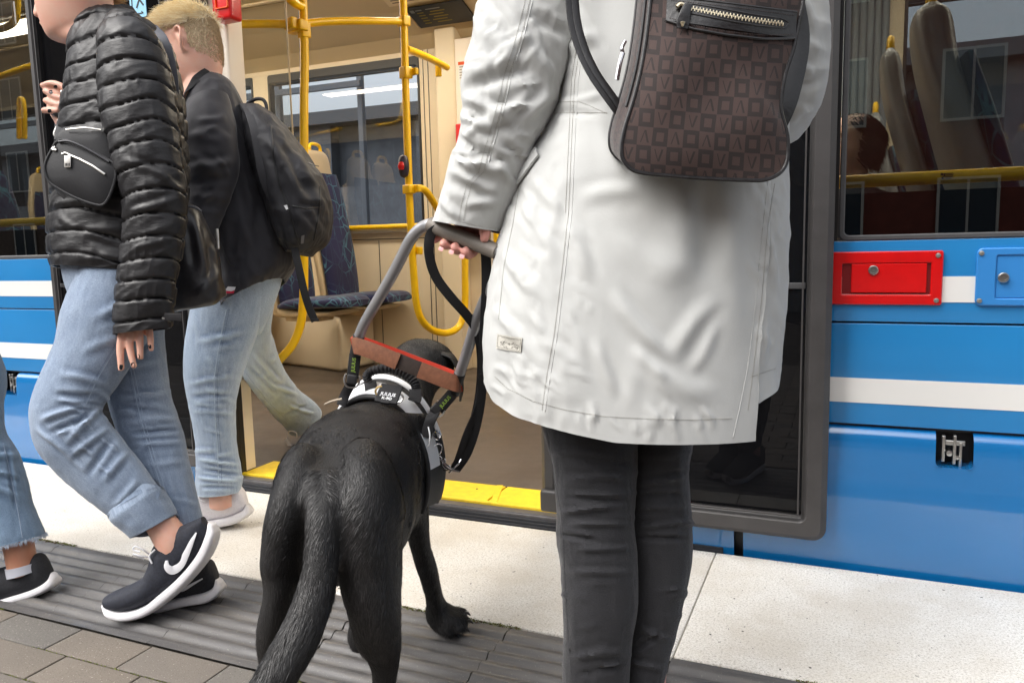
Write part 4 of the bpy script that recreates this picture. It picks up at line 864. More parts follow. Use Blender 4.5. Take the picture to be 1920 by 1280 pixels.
# sleeves
sl = [S(960, -235, 1080, -250, 1.37, .06), S(938, -150, 1115, -120, 1.36, .068), S(912, -70, 1098, -45, 1.36, .066), S(893, 0, 1086, 30, 1.35, .064), S(880, 80, 1070, 100, 1.34, .063), S(863, 148, 1054, 158, 1.335, .062), S(866, 205, 1036, 212, 1.335, .060), S(864, 258, 1008, 268, 1.34, .057), S(848, 302, 986, 330, 1.35, .055), S(830, 352, 962, 385, 1.36, .053), S(814, 398, 946, 424, 1.37, .051), S(808, 413, 940, 434, 1.372, .050)]
Ls = Loft(sl, 200, 12, 2.1); Ls.noise(.005, (10, 10, 7), 21); Ls.noise(.0016, (30, 30, 20), 22, rid=True); Ls.noise(.0005, (80, 80, 60), 23)
Ls.folds([(870, 165, 1000, 130, 14, -.012), (866, 185, 960, 215, 12, .010), (880, 240, 990, 190, 14, .009), (860, 262, 940, 300, 12, -.011), (850, 300, 960, 330, 13, .009), (845, 320, 900, 350, 9, .007), (960, 60, 1040, 140, 16, .009), (900, 40, 960, 110, 16, .007), (1000, 20, 1060, 70, 12, -.008), (985, 230, 1030, 170, 12, .008), (840, 345, 930, 372, 10, -.007), (870, 385, 935, 380, 9, .005), (830, 372, 860, 410, 9, .006), (905, 120, 1000, 60, 12, .006), (940, 270, 985, 300, 9, -.008), (890, 310, 935, 290, 8, .007)]+autofolds(860, 200, 990, 340, 22, 5, .0036, 25, 31, 60, 35)+autofolds(870, 20, 1040, 260, 16, 6, .0032, -25, 35, 70, 30)+autofolds(890, -30, 1060, 180, 12, 9, .004, 60, 32, 80, 40))
g = Ls.geo(lip1=.03); bS = bvh(g); MB().add(*g).build('sleeve', m_coat, wc, auto=70)
sr = [S(1385, -240, 1490, -225, 1.37, .06), S(1380, -160, 1532, -140, 1.36, .066), S(1385, -70, 1543, -60, 1.35, .066), S(1392, 10, 1546, 10, 1.345, .064), S(1398, 90, 1551, 88, 1.345, .062), S(1400, 150, 1549, 146, 1.355, .060), S(1398, 205, 1536, 178, 1.375, .058), S(1402, 246, 1508, 196, 1.415, .056), S(1402, 262, 1470, 170, 1.475, .052), S(1390, 262, 1440, 150, 1.56, .048), S(1375, 250, 1415, 150, 1.64, .044)]
Lr = Loft(sr, 160, 10, 2.1); Lr.noise(.005, (12, 12, 8), 24); Lr.noise(.0014, (30, 30, 20), 25, rid=True)
Lr.folds([(1490, 60, 1540, 100, 12, .007), (1480, 170, 1535, 150, 10, -.008), (1485, 195, 1520, 215, 9, .007), (1490, 120, 1545, 135, 10, .006), (1500, 0, 1530, 50, 10, .006), (1478, 225, 1510, 205, 8, .005)]+autofolds(1480, 0, 1545, 220, 10, 7, .004, 20, 33, 40, 40))
g = Lr.geo(lip1=.03); bR = bvh(g); MB().add(*g).build('sleeve', m_coat, wc, auto=70)
# stitching, pocket flap, label, hood
st = MB(); m_cst2 = 0
for p in ([(1092, 60), (1078, 150), (1072, 260), (1066, 400), (1052, 520), (1040, 620), (1026, 700), (1016, 770)], [(1086, 60), (1072, 150), (1060, 400)]): seam(st, bC, p)
seam(st, bC, [(975, 340), (962, 420), (945, 500), (935, 600)]); seam(st, bC, [(1452, 345), (1440, 420), (1428, 560), (1414, 680), (1402, 770)]); seam(st, bC, [(928, 706), (952, 728), (1000, 752), (1060, 768), (1130, 780), (1220, 785), (1300, 787), (1374, 784)]); seam(st, bC, [(1408, 706), (1455, 690)])
seam(st, bC, [(1042, 192), (1085, 190), (1140, 214)]); seam(st, bC, [(1040, 213), (1085, 211), (1140, 212)])
for dx in (0, 9): seam(st, bS, [(985+dx, 0), (968+dx, 70), (946+dx, 140), (932+dx, 200), (918+dx, 250), (906+dx, 290), (898+dx, 320)]); seam(st, bS, [(898+dx, 322), (876+dx, 345), (866+dx, 380), (860+dx, 415)])
st.build('stitching', m_cst, coat, auto=0)
sm_ = MB()
for pth, bb in (([(1099, 60), (1084, 150), (1078, 260), (1072, 400), (1058, 520), (1046, 620), (1032, 700), (1022, 772)], bC), ([(1374, 822), (1386, 770), (1402, 690), (1418, 560), (1430, 430), (1440, 340)], bC)): cord(sm_, bb, pth, .0010, 7, 0, -.0003)
cord(sm_, bS, [(999, 0), (982, 70), (960, 140), (946, 200), (932, 250), (920, 290), (912, 322)], .0012, 6, 0, -.0003); sm_.build('seam_ridge', m_coat, coat, auto=0)
mb = MB(); gridcal(mb, bC, [(966, 330), (1008, 280), (1013, 294), (974, 348)], 6, 4, .004, 0, .003); mb.build('pocket_flap', m_coat, coat)
mb = MB(); gridcal(mb, bC, [(934, 626), (980, 634), (978, 661), (932, 653)], 8, 5, .0014, 0, .001); lab = mb.build('woven_label', M('label_grey', srgb(186, 183, 174), .8, bump=(900, .6, .0005)), coat)
mb = MB(); rr = random.Random(4)
for k in range(46):
    x = 940+34*rr.random(); y = 639+12*rr.random()+(x-940)*.17; a, n = hit(bC, x, y, .0026); b2, _ = hit(bC, x+rr.uniform(-3, 3), y+rr.uniform(-2.5, 2.5), .0026); 
    if a is not None and b2 is not None: mb.add(*tube([a, b2], .0004, 5, 1))
seam(mb, bC, [(936, 629), (978, 636), (976, 658), (934, 650), (936, 629)], 3, .0006, .6, 0, .0024); mb.build('label_embroidery', M('label_thread', srgb(120, 118, 112), .8), lab, auto=0)
Lh = Loft([S(1130, -350, 1375, -350, 1.30, .05), S(1120, -300, 1385, -300, 1.27, .06), S(1135, -240, 1370, -240, 1.25, .05), S(1180, -190, 1320, -190, 1.24, .025), S(1230, -175, 1270, -175, 1.24, .01)], 60, 6); Lh.noise(.006, (14, 14, 14), 30); MB().add(*Lh.geo()).build('hood', m_coat, coat)
# trousers
def legs(secs, fl, nu=150, sub=10, seed=1, amp=.0022, cap1=True, lip=0): 
    L = Loft(secs, nu, sub, 2.15); L.noise(amp, (14, 14, 7), seed); L.noise(amp*.4, (45, 45, 22), seed+1, rid=True); L.folds([(a, b, c, d, w*.72, am*1.55) for a, b, c, d, w, am in fl]); return L
ll_ = legs([S(1010, 640, 1215, 640, 1.38, .075), S(1012, 740, 1205, 740, 1.38, .074), S(1018, 800, 1197, 810, 1.375, .070), S(1036, 870, 1195, 872, 1.37, .064), S(1043, 930, 1192, 932, 1.365, .060), S(1045, 975, 1189, 975, 1.362, .058), S(1044, 1015, 1192, 1015, 1.36, .058), S(1050, 1060, 1197, 1062, 1.36, .060), S(1053, 1130, 1197, 1130, 1.36, .058), S(1057, 1200, 1186, 1198, 1.365, .053), S(1057, 1280, 1180, 1280, 1.37, .047), S(1066, 1380, 1172, 1380, 1.38, .042), S(1070, 1450, 1172, 1450, 1.385, .044)],
           [(1040, 900, 1190, 893, 9, .004), (1050, 930, 1185, 940, 8, -.005), (1045, 958, 1150, 950, 8, .005), (1060, 985, 1190, 978, 8, .004), (1048, 1003, 1120, 1010, 7, -.005), (1080, 1030, 1190, 1022, 8, .003), (1060, 1075, 1190, 1070, 10, .0025), (1060, 1235, 1180, 1215, 9, .004), (1070, 1262, 1180, 1250, 8, -.004), (1100, 860, 1190, 870, 9, -.003)]+autofolds(1050, 840, 1190, 1270, 18, 8, .0022, 3, 40, 90, 12), seed=41)
lr_ = legs([S(1180, 640, 1330, 640, 1.42, .075), S(1180, 760, 1308, 760, 1.42, .072), S(1176, 830, 1296, 830, 1.41, .068), S(1172, 872, 1288, 872, 1.41, .064), S(1172, 920, 1290, 918, 1.41, .062), S(1172, 965, 1294, 965, 1.41, .060), S(1174, 1010, 1296, 1008, 1.41, .060), S(1178, 1060, 1294, 1058, 1.41, .060), S(1178, 1115, 1283, 1112, 1.41, .056), S(1176, 1180, 1267, 1178, 1.41, .050), S(1170, 1225, 1254, 1228, 1.41, .046), S(1165, 1290, 1242, 1290, 1.41, .042), S(1160, 1390, 1250, 1390, 1.41, .040), S(1160, 1440, 1250, 1440, 1.41, .040)],
           [(1195, 905, 1290, 893, 9, .004), (1195, 925, 1288, 930, 8, -.005), (1200, 950, 1292, 945, 8, .004), (1195, 985, 1294, 978, 8, .004), (1195, 1005, 1294, 1010, 7, -.004), (1200, 1175, 1255, 1195, 9, .005), (1190, 1215, 1250, 1185, 8, -.004), (1180, 1240, 1245, 1250, 8, .004)]+autofolds(1195, 840, 1290, 1270, 14, 8, .0022, 0, 42, 70, 14), seed=43)
hip = Loft([S(1030, 420, 1400, 420, 1.38, .10), S(1010, 520, 1420, 520, 1.38, .11), S(1005, 620, 1340, 620, 1.39, .10), S(1040, 680, 1300, 680, 1.39, .06)], 48, 5)
jb = MB(); g1 = ll_.geo(lip1=.02); g2 = lr_.geo(lip1=.02); jb.add(*g1).add(*g2).add(*hip.geo()); jn = jb.build('jeans', m_den3, wc, auto=70)
b1_ = bvh(g1); sm_ = MB(); cord(sm_, b1_, [(1024, 800), (1040, 900), (1052, 960), (1056, 1010), (1060, 1100), (1066, 1200), (1072, 1275)], .0016, 7, 0, -.0006); sm_.build('side_seam', m_den3, jn)
# body under the clothes
q = lambda x, y, d: PD(x, y, d)
ho = q(1250, -500, 1.38); hg, HP = head_geo(q(1250, -415, 1.38)-ZZ*.02, FH, ZZ, 1.)
palm = [q(905, 392, 1.375), q(893, 410, 1.385), q(872, 424, 1.40)]
GA, GB = q(806, 421, 1.40), q(932, 472, 1.345); gax = nrm(GB-GA); GL = np.linalg.norm(GB-GA)
gup = nrm(ZZ-gax*(ZZ@gax)); gbk = np.cross(gax, gup); gbk = gbk*np.sign(gbk@FH)
def grip_pt(t, ang, r): return GA+gax*GL*t+(gup*math.cos(ang)+gbk*math.sin(ang))*r
hands = [limb([q(880, 330, 1.36), q(868, 375, 1.365), q(872, 395, 1.38)], [.028, .025, .028])]
hands.append(Loft([(grip_pt(.10, .5, .030), grip_pt(.80, .5, .030), .013), (grip_pt(.08, .1, .046)+ZZ*.015, grip_pt(.80, .1, .046)+ZZ*.018, .016), (q(850, 385, 1.375), q(905, 392, 1.36), .018)], 24, 5).geo())
for t, rr_, a1 in ((.10, .0085, 3.35), (.30, .0096, 3.75), (.475, .0100, 3.95), (.63, .0098, 3.95)):
    hands.append(limb([grip_pt(t+.02, .3, .034), grip_pt(t+.01, 1.0, .031), grip_pt(t, 1.7, .027), grip_pt(t, 2.4, .0245), grip_pt(t, 3.1, .0235), grip_pt(t+.005, a1, .0225)], [rr_*1.1, rr_*1.1, rr_*1.05, rr_, rr_, rr_*.86]))
hands.append(limb([q(908, 405, 1.352), q(909, 428, 1.345), q(909, 444, 1.342), q(906, 453, 1.345)], [.012, .011, .009, .007]))
bd = hg+[limb([ho-ZZ*.0, q(1250, -400, 1.37), q(1250, -330, 1.36)], [.05, .052, .058]), limb([q(1250, -300, 1.36), q(1250, 0, 1.36), q(1240, 300, 1.37), q(1200, 560, 1.38)], [.10, .12, .11, .12], 20), limb([q(1090, -240, 1.36), q(1000, -40, 1.35), q(950, 180, 1.345), q(890, 320, 1.36), q(878, 360, 1.36)], [.045, .042, .035, .028, .026]), limb([q(1410, -240, 1.36), q(1470, 0, 1.36), q(1475, 160, 1.37), q(1440, 200, 1.5), q(1395, 200, 1.64), q(1385, 200, 1.72)], [.045, .042, .036, .030, .026, .03])]
for x, d in ((1125, 1.365), (1220, 1.41)): bd.append(limb([q(x, 560, d), q(x-5, 900, d), q(x-8, 1300, d), q(x-8, 1440, d)], [.07, .045, .035, .032]))
for k in range(4): bd.append(limb([q(1385, 185+k*12, 1.72), q(1375, 188+k*13, 1.80)], [.010, .008]))
V, F, Nn = union(bd+hands, .0042, 2); pb = MB().add(V, F).build('body', m_skin2, wc, auto=0)
nl = MB()
for t, a1 in ((.30, 3.80), (.475, 4.0), (.63, 4.0)):
    c_ = grip_pt(t+.012, a1-.05, .0325); n_ = nrm(CAM-c_); nl.obox(grip_pt(t, a1-.25, .0335), np.array([gax, nrm(np.cross(gax, n_)), n_]), A3(.0048, .0035, .0006), 0, .0004)
nl.build('nails', M('nail_pink', srgb(226, 168, 168), .25), pb)
face_parts(pb, HP)
head_hair('hair', wc, V, Nn, HP, q(1250, -415, 1.38)-ZZ*.02, FH, ZZ, 1., lambda a: (a[:, 1] > .02) & ((a[:, 0] < .03) | (a[:, 1] > .17)) & (a[:, 1] > .06-.6*np.minimum(0, a[:, 0]+.02)), lambda a, r: np.column_stack([-.3-.2*r.random(len(a)), -.9*np.ones(len(a)), a[:, 2]*4]), 5000, lambda a, r: r.uniform(.05, .09, len(a)), [M('hair_brown', srgb(96, 70, 50), .5), M('hair_brown_dark', srgb(74, 54, 40), .5)], .002)
def simple_shoe(par, q0, dirv, mat, ms, L=.27, wd=.048, roll=0):
    dirv = nrm(dirv*A3(1, 1, 0)); sd = np.cross(dirv, ZZ); P = lambda a, b, c: q0+dirv*a+ZZ*b+sd*c
    tab = [(0, .05, .045, .018), (.02, .052, .05, .030), (.07, .055, .052, .036), (.12, .048, .044, .038), (.18, .036, .032, .044), (.23, .028, .024, .042), (.262, .022, .016, .028), (.272, .02, .01, .01)]
    Lu = Loft([(P(a*L/.27, h_, -w_*wd/.048), P(a*L/.27, h_, w_*wd/.048), t_, 2.3) for a, h_, t_, w_ in tab], 40, 5, wdir=ZZ); MB().add(*Lu.geo()).build('shoe', mat, par)
    Lo = Loft([(P(a*L/.27, .014+(.006 if i in (0, 6, 7) else 0), -w_*1.06*wd/.048), P(a*L/.27, .014, w_*1.06*wd/.048), .014, 4) for i, (a, h_, t_, w_) in enumerate(tab)], 40, 4, wdir=ZZ); MB().add(*Lo.geo()).build('sole', ms, par)
m_shoe = M('shoe_black', srgb(34, 35, 40), .8, bump=(500, .6, .0008), var=(200, .3)); m_sole = M('sole_white', srgb(226, 224, 226), .55, var=(60, .05))
for x, d in ((1118, 1.385), (1205, 1.41)):
    p = PD(x, 1440, d); p[2] = 0; simple_shoe(wc, p-FH*.07, FH+RH*.1, m_shoe, m_sole)

# ---------------- walker in the quilted jacket
def puff_mat():
    mt = M('quilted_nylon', srgb(31, 30, 32), .42, spec=.42); t = mt.node_tree; b = t.nodes['Principled BSDF']; h = N(t); v = t.nodes.new('ShaderNodeTexCoord').outputs['UV']; o = t.nodes.new('ShaderNodeTexCoord').outputs['Object']
    bn = t.nodes.new('ShaderNodeBump'); bn.inputs['Strength'].default_value = .55; bn.inputs['Distance'].default_value = .003
    t.links.new(h.m('ADD', h.noise(h.scale(v, (28, 60, 1)), 1, 5, .62), h.m('MULTIPLY', h.noise(o, 55, 4, .6), .5)), bn.inputs['Height']); t.links.new(bn.outputs[0], b.inputs['Normal'])
    t.links.new(h.ramp(h.noise(o, 20, 3, .5), ((.3, .36), (.7, .52))), b.inputs['Roughness']); return mt
m_puff = puff_mat()
gw = thing('person', PZ(330, 1120, 0), 'walking person in a black quilted jacket, light blue jeans and white-soled navy trainers', 'person')
def quilt(L, period, amp, seed, phase=0., skew=.1, wr=.0035):
    q = L.fl(); n1 = fbm(np.column_stack([L.uu.ravel()*9, L.vv.ravel()*4, q[:, 0]*0]), seed, 2)*skew
    ph = L.vv.ravel()/period+phase+n1; k = np.floor(ph); fr = ph-k; pf = 1-np.abs(2*fr-1)**4
    fold = ridge(np.column_stack([L.uu.ravel()*26+k*7.3+fr*2.2, L.vv.ravel()*10, k*3.1]), seed+5)*.6+ridge(np.column_stack([L.uu.ravel()*60+k*5, L.vv.ravel()*22, k*1.7]), seed+6)*.4
    d = amp*np.sqrt(np.maximum(pf, 0))*(.85+.25*vnoise(np.column_stack([L.uu.ravel()*11, k*2.7, k*0]), seed+8))+wr*fold*(1.15-.6*pf)*np.minimum(1, 8*np.minimum(fr, 1-fr)+.1)
    groove = -.0028*np.exp(-(np.minimum(fr, 1-fr)*period/.0032)**2); L.push((d+groove).reshape(L.nr, L.nu)); return L
tz = [S(160, 62, 248, 30, 1.99, .06), S(145, 84, 282, 48, 1.98, .085), S(140, 118, 312, 78, 1.97, .10), S(136, 155, 328, 135, 1.97, .112), S(130, 205, 338, 195, 1.97, .118), S(122, 260, 342, 258, 1.97, .12), S(112, 325, 346, 330, 1.97, .12), S(106, 395, 342, 400, 1.97, .12), S(104, 445, 334, 455, 1.97, .122), S(107, 482, 326, 498, 1.97, .125), S(112, 500, 322, 516, 1.97, .122)]
Lt = Loft(tz, 260, 18, 2.2); quilt(Lt, .0525, .0065, 51, .2, .22, .0048); Lt.folds(autofolds(110, 200, 220, 500, 14, 10, .004, 10, 52, 60, 25))
g = Lt.geo(lip1=.03); bT = bvh(g); jk = MB().add(*g).build('jacket', m_puff, gw, auto=80)
sa = [S(205, 45, 275, 58, 1.90, .045), S(190, 78, 298, 84, 1.87, .055), S(190, 120, 312, 118, 1.86, .058), S(191, 165, 320, 160, 1.855, .059), S(195, 215, 326, 205, 1.85, .058), S(208, 262, 331, 250, 1.845, .056), S(218, 305, 336, 297, 1.84, .054), S(228, 345, 343, 342, 1.84, .053), S(236, 385, 345, 385, 1.84, .050), S(237, 425, 342, 425, 1.84, .048), S(233, 468, 336, 468, 1.84, .046), S(227, 515, 328, 515, 1.84, .043), S(221, 560, 322, 560, 1.84, .041), S(218, 600, 319, 598, 1.84, .038), S(219, 627, 318, 614, 1.84, .036)]
La = Loft(sa, 220, 16, 2.1); quilt(La, .0515, .006, 57, .35, .30, .0052); La.folds([(225, 300, 330, 330, 8, .004), (240, 395, 340, 372, 8, .004), (300, 330, 345, 360, 8, .004), (250, 470, 330, 440, 7, .003)])
g = La.geo(lip1=.02); bA = bvh(g); MB().add(*g).build('sleeve', m_puff, gw, auto=80)
sf = [S(150, 120, 210, 90, 2.05, .05), S(128, 190, 190, 190, 2.08, .05), S(118, 245, 175, 275, 2.10, .045), S(108, 230, 150, 262, 2.13, .04), S(98, 206, 138, 236, 2.14, .036)]
Lf = Loft(sf, 90, 10); quilt(Lf, .05, .007, 58); MB().add(*Lf.geo(lip1=.015)).build('sleeve', m_puff, gw, auto=80)
Lk = Loft([S(132, 104, 256, 62, 1.985, .062), S(139, 90, 255, 44, 1.985, .058), S(150, 74, 252, 26, 1.985, .055), S(158, 68, 246, 16, 1.985, .054)], 90, 6); quilt(Lk, .04, .005, 59); Lk.folds(autofolds(140, 40, 240, 100, 8, 6, .003, -15, 60, 40)); MB().add(*Lk.geo(cap0=False, lip1=.02)).build('collar', m_puff, gw)
c_, _ = hit(bA, 308, 597, .001); mb = MB(); mb.obox(hit(bA, 312, 594, .002)[0]+RT*.014, np.array([RT, -DN, -FW]), A3(.022, .009, .002), 0, .0015); strap = mb.build('cuff_tab', m_puff, jk); MB().add(*tube([c_, c_-FW*.003], .0062, 16, 1)).build('snap_button', m_steelb, strap)
# jeans of the walker
def slim(secs, k, i0):
    return [s_ if i < i0 else ((s_[0]+s_[1])/2+(s_[0]-s_[1])/2*k, (s_[0]+s_[1])/2+(s_[1]-s_[0])/2*k, s_[2]*k, s_[3]) for i, s_ in enumerate(secs)]
t1 = legs(slim([S(128, 478, 300, 500, 1.95, .095), S(146, 520, 296, 540, 1.94, .095), S(120, 590, 285, 605, 1.92, .092), S(98, 650, 255, 672, 1.90, .086), S(76, 700, 222, 722, 1.885, .078), S(58, 748, 196, 758, 1.875, .072), S(54, 790, 190, 768, 1.87, .068), S(64, 838, 206, 790, 1.87, .066), S(98, 880, 232, 820, 1.88, .064), S(142, 920, 256, 852, 1.885, .062), S(184, 952, 282, 888, 1.89, .060), S(222, 980, 306, 925, 1.895, .056), S(250, 1003, 325, 964, 1.90, .050)], .91, 3),
          [(150, 760, 75, 790, 9, .006), (175, 775, 90, 815, 8, -.007), (190, 765, 120, 830, 9, .006), (200, 800, 130, 860, 9, .005), (215, 820, 160, 890, 10, -.005), (110, 700, 200, 720, 10, .004), (100, 740, 185, 740, 9, -.005), (70, 800, 130, 850, 8, .005), (240, 850, 190, 900, 10, .004), (280, 540, 170, 600, 12, .004), (270, 620, 150, 660, 12, .003), (260, 900, 210, 950, 9, .003)]+autofolds(70, 730, 220, 880, 14, 7, .003, 30, 61, 60, 25), seed=62, nu=150, lip=1)
t2 = legs([S(170, 490, 305, 490, 2.04, .085), S(175, 600, 304, 610, 2.03, .08), S(190, 690, 308, 680, 2.02, .072), S(203, 740, 316, 730, 2.01, .066), S(216, 790, 330, 780, 2.0, .062), S(232, 830, 342, 820, 2.0, .060), S(255, 880, 352, 868, 1.99, .056), S(285, 940, 366, 925, 1.985, .052), S(308, 985, 378, 975, 1.98, .048), S(325, 1030, 388, 1020, 1.98, .044)],
          [(220, 745, 315, 735, 7, .005), (225, 762, 320, 770, 7, -.005), (235, 790, 330, 785, 7, .005), (240, 810, 340, 805, 6, -.004), (250, 835, 345, 825, 7, .004), (270, 870, 350, 860, 8, .003), (215, 690, 300, 680, 9, .003)]+autofolds(230, 720, 345, 960, 16, 6, .0025, -5, 63, 70, 20), seed=64)
hp = Loft([S(118, 440, 318, 450, 1.97, .105), S(122, 490, 312, 505, 1.97, .11), S(135, 545, 305, 560, 1.97, .10), S(170, 600, 295, 610, 1.98, .07)], 60, 6)
g1, g2 = t1.geo(lip1=.03), t2.geo(lip1=.02); jn = MB().add(*g1).add(*g2).add(*hp.geo()).build('jeans', m_den, gw, auto=70)
b1_, b2_ = bvh(g1), bvh(g2)
Lcf = Loft([S(211, 972, 300, 912, 1.893, .060), S(214, 976, 303, 916, 1.893, .064), S(247, 1001, 327, 958, 1.90, .059), S(252, 1006, 328, 966, 1.90, .055)], 90, 6); Lcf.noise(.002, (30, 30, 30), 65); MB().add(*Lcf.geo(cap0=False, lip1=.015)).build('turned_cuff', m_den, jn)
sm_ = MB(); cord(sm_, b1_, [(265, 560), (225, 640), (180, 715), (160, 760)], .0016, 7, 0, -.0007); cord(sm_, b2_, [(244, 690), (262, 780), (285, 860), (305, 920), (322, 985)], .0018, 7, 0, -.0007); cord(sm_, b2_, [(250, 690), (268, 780), (291, 860), (311, 920), (328, 985)], .0012, 7, 0, -.0004); sm_.build('side_seam', m_den, jn)
st = MB(); seam(st, b1_, [(260, 560), (220, 640), (174, 715)], 4, .0008); seam(st, b2_, [(240, 690), (257, 780), (280, 860), (300, 920), (317, 985)], 4, .0008); st.build('stitching', m_stitch_b, jn, auto=0)
# head, hands, ankles
fg = nrm(LF*.93+UPc*-.30+FW*.16); ug = nrm(UPc*.95+LF*.30); og = PD(160, 58, 1.96)
hg, HP = head_geo(og, fg, ug, 1.)
bd = hg+[limb([PD(185, 20, 1.98), PD(192, 60, 1.98), PD(205, 110, 1.98)], [.048, .05, .055], 20), limb([PD(225, 130, 1.98), PD(225, 300, 1.98), PD(215, 480, 1.98)], [.09, .095, .09], 20), limb([PD(250, 90, 1.87), PD(265, 250, 1.85), PD(285, 400, 1.84), PD(272, 550, 1.84), PD(262, 590, 1.845)], [.04, .036, .032, .025, .024]),
        limb([PD(170, 120, 2.06), PD(150, 250, 2.1), PD(118, 220, 2.14), PD(104, 196, 2.15)], [.036, .034, .026, .024])]
bd.append(Loft([S(232, 580, 284, 572, 1.845, .012), S(226, 605, 286, 598, 1.842, .014), S(226, 611, 285, 604, 1.84, .012)], 24, 5).geo())
for pts, r0 in (([(230, 600), (228.5, 626), (225.5, 656), (227.5, 694)], .0092), ([(245.5, 600), (244.5, 624), (243.5, 652), (252, 689)], .0088), ([(261, 598), (261.5, 620), (262, 640), (263.5, 673)], .0090), ([(278, 596), (280, 618), (282, 636), (284, 657)], .0078)):
    bd.append(limb([PD(p[0], p[1], 1.842-.003*i) for i, p in enumerate(pts)], [r0, r0*1.04, r0*.98, r0*.74]))
bd.append(limb([PD(262, 585, 1.862), PD(272, 610, 1.870), PD(276, 628, 1.868)], [.011, .010, .007]))
bd.append(Loft([S(100, 160, 128, 172, 2.12, .016), S(96, 180, 124, 196, 2.12, .018), S(94, 200, 118, 212, 2.13, .016)], 20, 4).geo())
for pts, r0 in (([(128, 170), (110, 160), (95, 157), (78, 162)], .0092), ([(122, 186), (104, 182), (92, 174), (83, 171)], .0090), ([(118, 198), (102, 196), (90, 191), (84, 187)], .0088), ([(112, 208), (98, 208), (87, 207), (80, 208)], .0088)):
    bd.append(limb([PD(p[0], p[1], 2.10+.002*i) for i, p in enumerate(pts)], [r0, r0, r0, r0*.85]))
bd += [limb([PD(270, 930, 1.90), PD(298, 975, 1.90), PD(322, 1012, 1.90), PD(335, 1045, 1.905)], [.038, .036, .040, .036]), limb([PD(355, 980, 1.985), PD(362, 1040, 1.985), PD(368, 1085, 1.985)], [.035, .034, .032])]
bd += [limb([PD(220, 480, 1.97), PD(150, 700, 1.88), PD(140, 800, 1.87), PD(230, 890, 1.89), PD(280, 950, 1.90)], [.08, .05, .045, .04, .036]), limb([PD(235, 480, 2.0), PD(250, 680, 2.02), PD(290, 840, 2.0), PD(355, 1000, 1.985)], [.08, .05, .04, .034])]
V, F, Nn = union(bd, .0036, 1); pb = MB().add(V, F).build('body', m_skin, gw, auto=0); face_parts(pb, HP)
bH = bvh((V, F)); nl = MB()
for x, y, a, L_ in ((227, 688, .1, 4.2), (249.5, 684, -.2, 4.2), (259, 668, 0, 3.8), (280.5, 650, -.1, 3.6), (104, 163, 1.3, 3), (95, 173, 1.3, 3), (93, 208, 1.3, 3)):
    ca, sa_ = math.cos(a), math.sin(a); decal(nl, bH, [(x+ca*dx*3.1-sa_*dy*L_, y+sa_*dx*3.1+ca*dy*L_) for dx, dy in ((-1, -.5), (-.8, -1), (0, -1.15), (.8, -1), (1, -.5), (1, .5), (.7, 1), (0, 1.15), (-.7, 1), (-1, .5))], .0008, 0, .0002)
nl.build('nails', M('nail_black', (.012, .012, .016), .15), pb)
m_bl0, m_bl1, m_bl2 = M('hair_blond', srgb(238, 218, 176), .45), M('hair_blond_dark', srgb(206, 184, 146), .5), M('hair_fade', srgb(180, 158, 124), .6)
head_hair('hair', gw, V, Nn, HP, og, fg, ug, 1., lambda a: (a[:, 1] > .03) & (np.linalg.norm(a, axis=1) < .26) & ((a[:, 0] < -.02) | (a[:, 1] > .175)) & (a[:, 1] > .085), lambda a, r: np.column_stack([-.7-.2*r.random(len(a)), -.6*np.ones(len(a)), a[:, 2]*4]), 9000, lambda a, r: r.uniform(.035, .07, len(a)), [m_bl0, m_bl1], .0018)
def markrib(b, sw, mat, par):
    P = [hit(b, x, y, .0014)[0] for x, y, w_ in sw]
    if any(p is None for p in P): return
    T = [nrm(P[min(i+1, len(P)-1)]-P[max(i-1, 0)]) for i in range(len(P))]; W = [np.cross(t, FW) for t in T]
    ribbon(MB(), P, W, [w_ for x, y, w_ in sw], .0022, sub=8).build('swoosh_mark', mat, par)
# shoes traced as side profiles
def prof_shoe(par, up, so, d, mu, ms, sw=None, msw=None, laces=None, collar=None, dd=0):
    Lu = Loft([S(a, b2, c, e, d+(dd if len(r_) else 0), t, 2.3) for (a, b2, c, e, t, *r_) in [(*q_,) for q_ in up]], 70, 6); Lu.noise(.0012, (40, 40, 40), 71); gu = Lu.geo()
    so_ = Loft([S(a, b2, c, e, d, t, 3.2) for (a, b2, c, e, t) in so], 60, 6); gs = so_.geo(); o = MB().add(*gu).build('shoe', mu, par, auto=60)
    MB().add(*gs).build('sole', ms, o, auto=60); bU = bvh(gu)
    if sw: markrib(bU, sw, msw, o)
    if laces:
        mb = MB()
        for L_ in laces: mb.tube([PD(x, y, d+z) for x, y, z in L_], .0022, 6, sub=5)
        mb.build('laces', msw, o)
    return o, bU
m_mesh = M('shoe_mesh_navy', srgb(34, 37, 48), .75, bump=(420, .9, .001), var=(160, .3))
